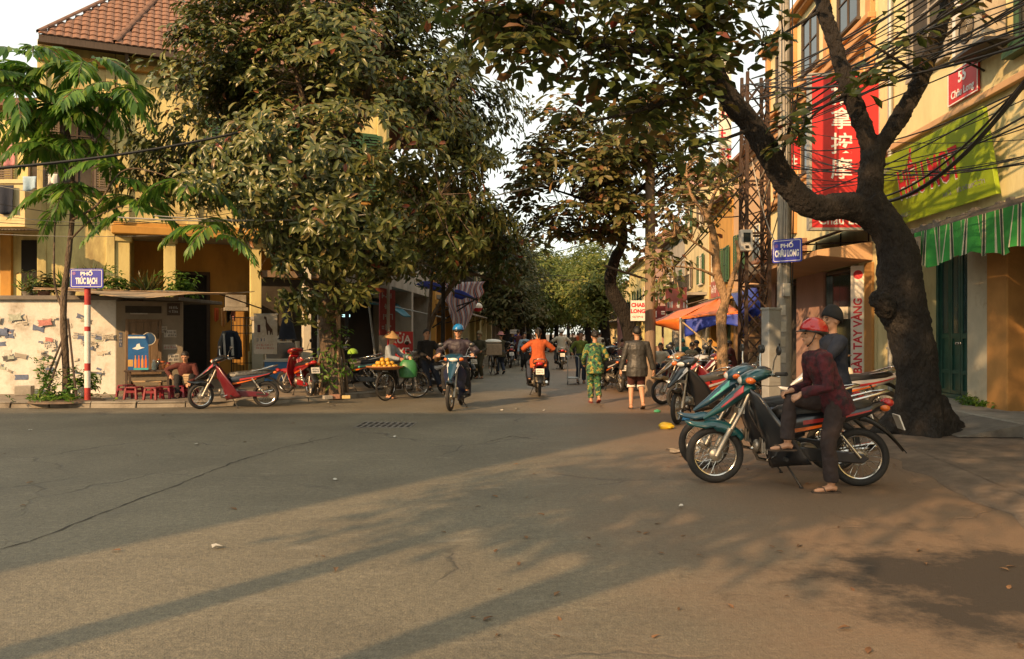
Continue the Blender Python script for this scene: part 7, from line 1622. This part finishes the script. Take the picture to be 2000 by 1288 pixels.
# --- right side signs
TA0 = MX.Translation((XR(9),9,0)) @ TA; TB0 = MX.Translation((XR(18.75),18.75,0)) @ TB
def facade_text(s,par,size,mat,T,u,n,z,sx=1,off=.006,rot=0,align='CENTER'):   # right hand side: reads towards the viewer along -u
    return text(s,par,size,mat,T @ MX(((-1,0,0,u),(0,0,1,n),(0,1,0,z),(0,0,0,1))) @ MX.Rotation(rot,4,'Z'),sx,.003,off,align=align)
gs = thing('shop_sign','big lime green shop sign lettered HIẾU MOT in red','sign',TA0 @ V((6.8,.1,3.9)))
Ts = MX.Translation(-(TA0 @ V((6.8,.1,3.9)))) @ TA0
Tt = Ts @ MX.Translation((0,.16,3.88)) @ MX.Rotation(-.16,4,'X')
g = MB(); g.box((4.25,-.05,0),(9.35,.03,1.48),0,Tt); bd = mk('panel', g, lime_sign, gs, bevel=.008)
facade_text('HIẾU MOT',bd,.80,letter_white,Tt,6.52,.033,.735,.66,.02); facade_text('HIẾU MOT',bd,.80,letter_red,Tt,6.50,.040,.755,.66,.014)
TtR = Tt @ MX(((-1,0,0,0),(0,1,0,0),(0,0,1,0),(0,0,0,1)))
scribble(bd,TtR,-9.1,-8.1,1.15,1.30,.031,letter_grey,1,12); scribble(bd,TtR,-8.6,-7.4,.1,.24,.031,letter_grey,1,13); scribble(bd,TtR,-6.0,-4.5,.22,.36,.031,letter_grey,1,14)
for u in (4.6,6.8,9.0): g = MB(); g.tube([Ts @ V((u,.0,4.0)),Ts @ V((u,.17,4.0))],.02,6); mk('bracket', g, metal_dark, gs)
# striped valance
va = thing('striped_valance','ragged green and white striped cloth valance under the canopy','awning',TA0 @ V((2.5,1.05,3.3))); Tv = MX.Translation(-(TA0 @ V((2.5,1.05,3.3)))) @ TA0
cg,cw,cd = M('valance_green',(.03,.26,.045),.85,var=.25,sc=5),M('valance_white',(.50,.48,.36),.85,var=.2),M('valance_dark',(.03,.05,.03),.85,var=.2)
rr = random.Random(6); u = -.2; wseq = [(cg,.24),(cw,.022),(cd,.045),(cw,.022),(cg,.10),(cw,.022)]; k = 0
def vf(u,v): return (u, 1.06+.05*math.sin(u*9.5)*v+.03*math.sin(u*23+1)*v, 3.36-(.60+.05*math.sin(u*3.1)+.03*math.sin(u*11))*v)
while u < 5.05:
    m_,wd = wseq[k%6]; wd *= rr.uniform(.8,1.3); g = MB(); g.sheet(lambda a,b,u=u,wd=wd: vf(u+wd*a,b),2,6,0,Tv); mk('stripe', g, m_, va, smooth=True, recalc=False); u += wd; k += 1
q = TA0 @ V((5.05,1.12,2.95)); nb = thing('number_board','small weathered notice hanging at the left end of the striped valance','notice',q); Tq = MX.Translation(-q) @ TA0; g = MB(); g.box((4.9,1.13,2.86),(5.15,1.15,3.26),0,Tq); bd = mk('panel', g, paper_brown, nb); TqR = Tq @ MX(((-1,0,0,0),(0,1,0,0),(0,0,1,0),(0,0,0,1))); scribble(bd,TqR,-5.12,-4.93,2.95,3.2,1.1505,ink_black,2,4)
# red house number sign, air conditioner, tall white and red board
q = TA0 @ V((5.4,.05,6.2)); hn = thing('number_sign','red sign lettered 55 Châu Long on the yellow upper wall','sign',q); Tq = MX.Translation(-q) @ TA0; g = MB(); g.box((5.1,.02,5.86),(6.18,.06,6.48),0,Tq); bd = mk('panel', g, red_paint, hn); g = MB(); ring(g,5.1,6.18,5.86,6.48,.06,.066,.02,Tq); mk('border', g, letter_white, bd)
facade_text('55',bd,.30,letter_white,Tq,5.64,.065,6.30,1,.008); facade_text('Châu Long',bd,.20,letter_white,Tq,5.64,.065,6.02,.95,.003)
q = TA0 @ V((4.9,.3,6.4)); acu = thing('air_conditioner','beige air conditioner unit on a bracket high on the yellow wall','air conditioner',q); Tq = MX.Translation(-q) @ TA0
g = MB(); g.box((4.05,.14,6.42),(5.0,.50,7.12),0,Tq); mk('case', g, M('ac_beige',(.42,.36,.26),.6,var=.12,col2=(.3,.24,.16),csc=3), acu, bevel=.02); fg = MB(); fg.torus((0,0,0),.24,.016,'Y',24,6,0,Tq @ MX.Translation((4.6,.505,6.77))); 
for k in range(6): fg.torus((0,0,0),.04+k*.035,.005,'Y',20,4,0,Tq @ MX.Translation((4.6,.505,6.77)))
mk('fan_grille', fg, metal_dark, acu); g = MB(); g.box((3.95,.02,6.35),(5.1,.55,6.40),0,Tq); g.bar(Tq @ V((4.1,.02,6.15)),Tq @ V((4.1,.4,6.35)),.03,.03); g.bar(Tq @ V((4.95,.02,6.15)),Tq @ V((4.95,.4,6.35)),.03,.03); mk('bracket', g, metal_dark, acu, kind='stuff')
q = TA0 @ V((5.5,.05,7.5)); wb = thing('shop_board','tall white board with a red band behind the air conditioner','sign',q); Tq = MX.Translation(-q) @ TA0; g = MB(); g.box((5.05,.02,6.65),(5.95,.09,9.2),0,Tq); bd = mk('panel', g, white_paint, wb); g = MB(); g.box((5.35,.091,6.7),(5.62,.096,9.1),0,Tq); mk('red_band', g, red_paint, bd)
# projecting red sign with white characters, facing the viewer
q = V((6.98,18.62,4.0)); rs_ = thing('massage_sign','tall red projecting sign with white Chinese characters behind the dark tree','sign',q); g = MB(); g.box((0,-.07,0),(1.56,.07,3.58)); bd = mk('panel', g, red_paint, rs_); g = MB(); ring(g,-.06,1.62,-.04,3.62,-.09,.09,.06,frame((0,0,0),(1,0,0),(0,-1,0))); mk('sign_frame', g, metal_grey, rs_)
for ch,z in (('推',3.08),('拿',2.52),('按',1.94),('摩',1.36)): text(ch,bd,.52,letter_white,facing(.70,-.075,z),1,.002,.006)
text('Châu Long',bd,.34,letter_white,facing(.78,-.075,.20),.85,.002,.004)
g = MB(); g.tube([(1.56,.0,3.2),(1.75,0,3.2)],.03,6); g.tube([(1.56,.0,.5),(1.75,0,.5)],.03,6); mk('bracket', g, metal_dark, rs_)
# BÀN TAY VÀNG
q = TB0 @ V((.85,.1,1.8)); bv = thing('shop_sign','narrow upright white sign reading BÀN TAY VÀNG in red letters','sign',q, 0); g = MB(); g.box((-.17,-.02,-1.35),(.17,.02,1.42)); bd = mk('panel', g, white_paint, bv); bv.rotation_euler = (0,0,-.55)
text('BÀN TAY VÀNG',bd,.27,letter_red,facing(0,-.023,-.30) @ MX.Rotation(PI/2,4,'Z'),.95,.002,.008); g = MB(); g.lathe([(.11,0),(.11,.004)],20,0,TR(0,-.021,1.2,rx=PI/2)); mk('emblem', g, letter_red, bd)
q = TB0 @ V((2.35,-.05,2.1)); nt_ = thing('paper_notice','white paper notice hung inside the tall glass shopfront','notice',q,-.9); g = MB(); g.box((-.38,-.008,-.16),(.38,.008,.16)); bd = mk('sheet', g, paper, nt_); scribble(bd,Tn,-.32,.32,-.1,.1,.0085,ink_green,1,7)
q = TB0 @ V((8.0,.08,2.2)); g = MB(); g.prism([(-.09,-.35),(.09,-.35),(.0,.4)],-.01,.01,ax=1); simple('pennant','red pointed pennant on the pink doorway','pennant',g,red_paint,q,-1.2)
for i,(px0,px1,yt,yb,Y,mm,lab) in enumerate(((1404,1428,95,320,21.5,white_paint,'tall white and red sign half hidden by the dark limb'),(1543,1562,268,332,20.5,red_paint,'small red projecting sign left of the tall red one'),(1300,1341,562,608,31,red_faded,'slanting red board on the right row above the canopy'),(1264,1300,598,626,33,red_dark,'dark red board left of the slanting red one'))):
    a_,b_ = at(px0,yb,Y),at(px1,yt,Y); t_ = thing('shop_sign',lab,'sign',a_); g = MB(); g.box((0,-.04,0),(b_.x-a_.x,.04,b_.z-a_.z)); bd = mk('panel', g, mm, t_)
    for k in range(max(1,int((b_.z-a_.z)/.55))): scribble(bd,Tn,.04,b_.x-a_.x-.04,.06+k*.55,.06+k*.55+min(.42,(b_.z-a_.z)*.7),.041,letter_red if mm is white_paint else letter_white,1,80+k+i)
a_ = at(1206,702,25); g = MB(); b_ = at(1241,620,25.6)-a_; g.sheet(lambda u,v: (b_.x*u*(.45+.55*(1-v)), b_.y*u+.05*math.sin(u*9), b_.z*v),8,6); simple('mauve_sheet','mauve plastic sheet hanging beside the leaning dark stem','plastic sheet',g,M('mauve',(.32,.20,.22),.7,var=.15),a_,recalc=False,smooth=True,solid=.01)
# lit shop doorways under the canopy, their light put in as glowing panels
M_lit = M('lit_panel',(.75,.50,.16),.6,var=.4,sc=3,emit=.55)
for i,(px0,px1,y0,y1,Y) in enumerate(((1278,1292,634,676,33.5),(1297,1312,640,682,31.5))):
    a_,b_ = at(px0,y1,Y),at(px1,y0,Y); g = MB(); g.box((0,-.03,0),(b_.x-a_.x,.03,b_.z-a_.z)); simple('lit_doorway_panel','glowing panel as the yellow lit shop doorway under the orange flap, '+('left one' if i == 0 else 'right one'),'lit_doorway',g,M_lit,a_)
# pink tin roof high on the right, white tarpaulin below it
q = at(1345,375,27); g = MB(); Tq = frame((0,0,0),(1,.0,0),(.0,-1,0)); corrugated(g,-.3,.9,(0,.65),(1.0,.05),Tq,.14,.02); simple('tin_roof','pink tin roof catching the sun above the right row','roof',g,M('tin_pink',(.50,.30,.27),.6,var=.12),q,recalc=False,solid=.02)
q = at(1290,418,27.5); g = MB(); g.sheet(lambda u,v: (1.1*u,.4*v,.1+.75*u*(1-.3*v)+.5*v*.3),8,5); simple('white_tarpaulin','white tarpaulin below the pink tin roof','tarpaulin',g,white_paint,q,recalc=False,smooth=True,solid=.01)
# ---------------------------------------------------------------- fruit bicycle and other bicycles
def bicycle(label, loc, heading, m, sc=1, steer=0):
    r = thing('bicycle', label, 'bicycle', loc, math.radians(heading), 'bicycles', sc)
    for y,stt in ((-.52,0),(.52,steer)):
        h = MB(); h.tube([(-.05,0,0),(.05,0,0)],.022,10); wo = mk('wheel', h, alloy, r, smooth=True); wo.matrix_local = MX.Translation((0,y,.33)) @ MX.Rotation(math.radians(stt),4,'Z')
        t_ = MB(); t_.torus((0,0,0),.31,.017,'X',36,8); mk('tyre', t_, rubber, wo, smooth=True); t_ = MB(); t_.torus((0,0,0),.29,.009,'X',36,6); mk('rim', t_, chrome, wo, smooth=True); s = MB()
        for k in range(24): a = 2*PI*k/24; s.tube([(.02*(-1)**k,0,0),(0,math.cos(a)*.29,math.sin(a)*.29)],.0018,3,caps=False)
        mk('spokes', s, chrome, wo)
    g = MB(); bb = (0,-.08,.30); hd_ = (0,.40,.86); hl_ = (0,.42,.70); st_ = (0,-.22,.84)
    for a_,b_,rd in ((st_,bb,.016),(hl_,bb,.018),((0,-.20,.78),hd_,.016),(hd_,(0,.43,.64),.018)): g.tube([a_,b_],rd,8)
    for s in (-1,1): g.tube([(s*.03,-.08,.30),(s*.05,-.52,.33)],.010,6); g.tube([(s*.03,-.2,.78),(s*.05,-.52,.33)],.009,6); g.tube([(s*.04,.43,.66),(s*.05,.52,.33)],.011,6)
    mk('frame', g, m, r, smooth=True); g = MB(); g.tube([(-.27,.28,.98),(-.2,.38,.99),(0,.41,.97),(.2,.38,.99),(.27,.28,.98)],.011,8); g.tube([(0,.41,.97),(0,.40,.86)],.012,8); mk('handlebar', g, chrome, r, smooth=True)
    g = MB(); g.prism([(-.42,.86),(-.10,.87),(-.02,.89),(-.10,.91),(-.42,.92)],-.05,.05,ax=0); mk('saddle', g, plastic_black, r, bevel=.02); g = MB(); g.tube([(-.05,-.08,.30),(.05,-.08,.30)],.05,12); 
    for s in (-1,1): g.tube([(s*.06,-.08,.30),(s*.08,-.08+s*.16,.30)],.009,6); g.cbox((s*.12,-.08+s*.16,.30),(.08,.06,.02))
    mk('crank', g, metal_dark, r); g = MB(); g.box((-.07,-.75,.70),(.07,-.3,.715)); g.tube([(-.06,-.7,.70),(-.05,-.52,.33)],.007,5); g.tube([(.06,-.7,.70),(.05,-.52,.33)],.007,5); mk('rack', g, metal_dark, r)
    for y in (-.52,.52): g = MB(); g.loft([[(x,y+.335*math.cos(a),.33+.335*math.sin(a)) for x in (-.028,0,.028)] for a in [PI*(.1+.8*i/12) for i in range(13)]],closed=False,caps=False); mk('mudguard', g, m, r, recalc=False, solid=.006)
    return r
fb = (-2.6,18.72,0); bicycle('old bicycle carrying the round tray of yellow fruit', fb, -35, metal_dark, 1.0, -38)
hd = math.radians(-35); rackp = V((fb[0]+.62*math.sin(-hd)*-1 if False else fb[0]-math.sin(hd)*-.55, fb[1]+math.cos(hd)*-.55, .74)); rackp = at(752,722,rackp.y); rackp.z = .73
tr = thing('fruit_tray','round wicker tray carried on the back of the old bicycle','tray',rackp); g = MB(); g.lathe([(.30,0),(.42,.05),(.43,.075),(.40,.07),(.29,.02),(.01,.018)],28); mk('tray', g, M('wicker',(.33,.14,.05),.8,var=.25,sc=24,bump=.3), tr, smooth=True, ang=30); g = MB(); g.torus((0,0,.07),.425,.014,'Z',28,6); mk('rim', g, bpy.data.materials['wicker'], tr)
fm = M('fruit_yellow',(.60,.33,.035),.5,var=.2,sc=5); g = MB(); g.ell((0,0,0),(.052,.052,.046),10,7); fme = mesh_from('fruit', g, fm, True); rr = random.Random(3)
for lay_,n_,rad in ((0,13,.25),(1,9,.17),(2,4,.08)):
    for k in range(n_):
        a = 2*PI*k/n_+lay_*.4; o = link('fruit', fme); o.location = rackp+V((math.cos(a)*rad,math.sin(a)*rad,.07+lay_*.075)); o.rotation_euler = (rr.random(),rr.random(),rr.random()); tag(o,'yellow fruit heaped on the round wicker tray','fruit','yellow fruit on the tray')
q = at(797,765,18.5); q.z = .52; g = MB(); g.loft([[(math.cos(a)*w_,math.sin(a)*d_+.0,z) for a in [2*PI*i/14 for i in range(14)]] for z,w_,d_ in ((.0,.12,.08),(.03,.20,.12),(.18,.22,.13),(.34,.19,.09),(.42,.13,.035))]); gb = thing('shopping_bag','big green plastic bag hanging from the fruit bicycle','bag',q); mk('bag', g, M('bag_green',(.03,.16,.05),.4,var=.2,bump=.4,bsc=9), gb, smooth=True); g = MB(); g.tube([(-.1,0,.41),(-.06,0,.52),(.0,.0,.55),(.06,0,.52),(.1,0,.41)],.012,6); mk('handle', g, bpy.data.materials['bag_green'], gb)
bicycle('loaded bicycle wheeled by the person in the pink hat', (-.72,30.3,0), 12, metal_dark, 1.05); q = V((-.72,29.8,.75)); g = MB(); g.box((-.3,-.3,0),(.3,.35,.42)); simple('cardboard_box','brown cardboard load on the bicycle by the pink hat','box',g,paper_brown,q,.2,bevel=.02); g = MB(); g.ell((0,0,.5),(.34,.3,.1),12,6); simple('white_sack','white sack lying on top of the cardboard load','sack',g,white_paint,q,.2,smooth=True)
bicycle('bicycle of the distant cyclist in brown', (.30,38.3,0), 0, metal_dark, 1.05)
hc = thing('trolley','thin metal trolley pushed by the woman in green','trolley',(1.86,24.4,0)); 
for x in (-.17,.17):
    g = MB(); g.tube([(x,.4,.85),(x,-.2,.82),(x,-.25,.08)],.016,6); mk('side_bar', g, metal_grey, hc); g = MB(); g.torus((x,-.25,.05),.04,.012,'X',14,5); mk('wheel', g, rubber, hc)
g = MB(); g.box((-.17,-.26,.18),(.17,.3,.21)); mk('shelf', g, metal_grey, hc); g = MB(); g.tube([(-.17,.4,.85),(.17,.4,.85)],.016,6); mk('handle', g, metal_grey, hc)
bs = MB(); bs.tube([(-.16,-.12,1.45),(-.03,-.165,1.25),(.10,-.155,1.05),(.17,-.02,.93)],.022,6); o = mk('shoulder_strap', bs, c_black, None); o.parent = [x for x in bpy.data.objects if x.get('label','').startswith('woman in an orange')][0]
ln = thing('crash_helmet','dark motorbike helmet resting on the black motorbike footwell','helmet',(3.45,14.22,.60)); g = MB(); g.lathe([(.125,0),(.14,.08),(.11,.17),(.05,.205),(.004,.21)],18); mk('shell', g, plastic_black, ln, smooth=True); g = MB(); g.torus((0,0,.0),.125,.012,'Z',20,5); mk('rim', g, bike_decal, ln)
ln = thing('crash_helmet','lime green cap lying on the black motorbike under the blue awning','cap',(-4.15,20.75,1.02)); g = MB(); g.lathe([(.13,0),(.14,.03),(.11,.1),(.05,.14),(.004,.145)],18); mk('shell', g, M('lime_cap',(.25,.45,.05),.5), ln, smooth=True); g = MB(); g.sheet(lambda u,v: ((u-.5)*.2,-.12-.09*v*(1-(2*u-1)**2*.6),.01),6,2); mk('peak', g, bpy.data.materials['lime_cap'], ln, recalc=False, solid=.006)
# ---------------------------------------------------------------- litter
def bag(label, loc, r, m, seed):
    g = MB(); g.ell((0,0,0),(r,r*.7,r*.5),12,8); g.v = [(x*(1+.5*NZ.noise((x*14+seed,y*14,z*14))),y*(1+.5*NZ.noise((x*14,y*14+seed,z*14))),max(-r*.35,z)*(1+.4*NZ.noise((x*11,y*11,seed)))+r*.36) for x,y,z in g.v]
    simple('plastic_bag',label,'litter',g,m,loc,smooth=True)
bag('crumpled yellow plastic bag on the road by the black motorbike',gnd(1300,838),.13,M('bag_yellow',(.55,.36,.02),.4,var=.3),1); bag('crumpled white plastic bag among papers near the front wheel',gnd(1350,884),.13,white_paint,2); bag('blue plastic bag under the black motorbike',gnd(1337,822),.10,M('bag_blue',(.05,.25,.5),.4),3); bag('green bottle like litter left of the black motorbike',gnd(1284,806),.07,M('litter_green',(.05,.3,.14),.4),4)
rr = random.Random(12)
def flat(label, loc, w_, h_, m, seed, name='paper_scrap', cat='litter', group=None):
    r2 = random.Random(seed); g = MB(); k = 7; g.add([(math.cos(2*PI*i/k)*w_*r2.uniform(.6,1.1),math.sin(2*PI*i/k)*h_*r2.uniform(.6,1.1),.008+r2.uniform(0,.025)) for i in range(k)]+[(0,0,.012)],[(i,(i+1)%k,k) for i in range(k)]); simple(name,label,cat,g,m,loc,r2.uniform(0,6),group,recalc=False)
for i,(px,py,w_) in enumerate(((1320,884,.16),(1336,880,.12),(1310,880,.08),(1345,872,.07),(1335,890,.06),(1362,868,.06))): flat('scrap of paper lying by the white plastic bag',gnd(px,py),w_,w_*.5,paper if i%2 else paper_brown,i,group='paper scraps by the front wheel')
for i,(px,py) in enumerate(((425,1072),(655,938),(385,870),(1330,993),(345,797),(90,798),(640,788),(590,785),(1010,800),(980,803),(205,797),(1062,803),(60,842),(770,855))): flat('small pale scrap of litter lying on the open road',gnd(px,py),rr.uniform(.035,.08),.03,paper,i+30,group='pale scraps on the road')
lf = leafmat('leaf_fallen',[(0,(.13,.06,.025)),(.5,(.19,.10,.045)),(.8,(.09,.05,.025)),(1,(.24,.15,.07))],.1,.7); g = MB(); tv,tf = OBOVATE; g.add([(x*.5,y,z+.05+.1*x*x) for x,y,z in tv],tf); lme = mesh_from('fallen_leaf', g, lf, True, recalc=False)
pts = [(655,1120),(1515,1078),(1500,1068),(1175,1068),(1810,1106),(1985,1110),(1240,1040),(1048,928),(1300,914),(577,828),(1950,1112),(1420,1182),(1530,1168),(1635,1232),(1290,1243),(960,970),(1640,1030),(860,1040)]+[(rr.uniform(900,2000),rr.uniform(880,1280)) for _ in range(30)]+[(rr.uniform(0,1300),rr.uniform(810,1100)) for _ in range(12)]
for px,py in pts:
    o = link('fallen_leaf', lme); o.location = gnd(px,py)+V((0,0,.006)); s = rr.uniform(.035,.075); o.scale = (s,s*1.2,s); o.rotation_euler = (rr.uniform(-.15,.15),rr.uniform(-.15,.15),rr.uniform(0,6.3)); tag(o,'dry brown leaf fallen on the road','leaf','fallen leaves on the road')
g = MB(); g.box((-.18,-.12,0),(.18,.12,.22)); simple('concrete_block','loose concrete block on the left pavement by the sticker wall','block',g,concrete,gnd(48,772,SU),.2,bevel=.015)
for i,(px,py,s) in enumerate(((655,779,.12),(676,779,.09),(640,780,.1))): g = MB(); g.cbox((0,0,s*.4),(s*2,s*1.2,s*.8)); simple('kerb_brick',('broken orange brick at the foot of the evergreen tree','pale yellow block at the foot of the evergreen tree','dark broken brick left of the evergreen roots')[i],'brick',g,(tile_clay,M('block_yellow',(.55,.42,.18),.9),concrete)[i],gnd(px,py,SU),.3*i,bevel=.01)
wq = TA0 @ V((5.2,.12,.27)); wt = thing('weeds','tuft of weeds growing at the foot of the white wall','weeds',wq); rg_ = np.random.default_rng(9); C = np.array(wq)+np.abs(rg_.normal(size=(60,3)))*np.array([.06,.0,.06])+rg_.normal(size=(60,3))*np.array([.04,.22,0]); P,D,U,L,Wd = whorls(rg_,C,unit(rg_.normal(size=C.shape)+np.array([-.3,0,1])),5,.09,.04,.9,.2,.03); put_leaves(wt,wq,P,D,U,L,Wd,NARROW,leaf_fern,0,crown='foliage')
# ---------------------------------------------------------------- overhead cables
def wire(label, a, b, sag, r=.010, m=None, group='overhead cables', n=16):
    a,b = V(a),V(b); g = MB(); g.tube([a.lerp(b,i/n)-a+V((0,0,-sag*4*(i/n)*(1-i/n))) for i in range(n+1)],r,5,caps=False); return simple('overhead_cable',label,'cable',g,m or cable,a,group=group,recalc=False)
rr = random.Random(17); mast = V((5.36,17.6,0))
LB = 'black cable of the bundle rising from the lattice mast past the dark tree'
for k in range(26): wire(LB, mast+V((rr.uniform(-.3,.3),rr.uniform(-.2,.2),rr.uniform(5.5,7.15))), at(2120+rr.uniform(-20,60),rr.uniform(-260,40),8.2+rr.uniform(-.6,.8)), rr.uniform(.05,.35), rr.choice((.008,.010,.012,.017,.02)))
LB = 'thin cable strung low across the yellow wall and the green sign'
for k in range(13): wire(LB, V((5.47,16,0))+V((rr.uniform(-.1,.3),rr.uniform(-.1,.2),rr.uniform(4.2,5.9))), at(2130,rr.uniform(60,300),9+rr.uniform(-.8,.8)), rr.uniform(.1,.45), rr.choice((.006,.008,.010,.012)))
wire('thick black cable curving down across the green sign', at(1730,395,12.5), at(2060,80,8.5), .35, .030); wire('second black cable twisted with the thick one before the green sign', at(1725,385,12.6), at(2050,95,8.6), .28, .016)
for k in range(9): wire('cable drooping from the lattice mast towards the brown utility pole', mast+V((rr.uniform(-.25,.25),0,rr.uniform(4,7))), V((3.47,20,0))+V((0,0,rr.uniform(4.6,7.3))), rr.uniform(.15,.7), rr.choice((.010,.014,.018)))
for k in range(5): wire('cable running from the brown utility pole down the far street', V((3.47,20,rr.uniform(5.2,7.2))), V((6.4,60,rr.uniform(5.5,8))), rr.uniform(.3,1), .016)
for k in range(6): wire('tangled pale cable looped between the mast and the concrete pole', mast+V((rr.uniform(-.2,.2),-.2,rr.uniform(2.8,6))), V((5.47,15.9,rr.uniform(3,6))), rr.uniform(.1,.5), .011, cable_pale if k%2 else cable)
wire('heavy black cable crossing before the flame tree and evergreen', at(-60,333,14.5), at(700,196,17.5), .25, .028)
wire('pale cable crossing in front of the evergreen towards the middle tree', at(230,425,15.5), at(1170,330,20), .50, .016, cable_pale); wire('second pale cable just below the first before the evergreen', at(300,422,15.5), at(1080,352,20), .42, .012, cable_pale)
for k,(y0,y1,s) in enumerate(((352,428,.1),(388,440,.15),(455,452,.1),(430,415,.2),(412,405,.3))): wire('thin wire stretched low before the balcony house', at(-60,y0,16.2), at(460,y1,18.5), s, .007, cable if k%2 else cable_pale)
for k in range(7): wire('far cable strung across the end of the street', V((-3.0+.058*40,40+k*6,rr.uniform(4.5,7))), V((5.5+.058*40,38+k*7,rr.uniform(5,7.5))), .4, .018)
wire('dark cable slanting down from the mast over the canopy', mast+V((0,0,5.2)), V((3.7,22.5,2.6)), .15, .02); wire('second dark cable slanting down over the canopy', mast+V((0,.1,4.9)), V((3.4,23.5,2.3)), .15, .014)
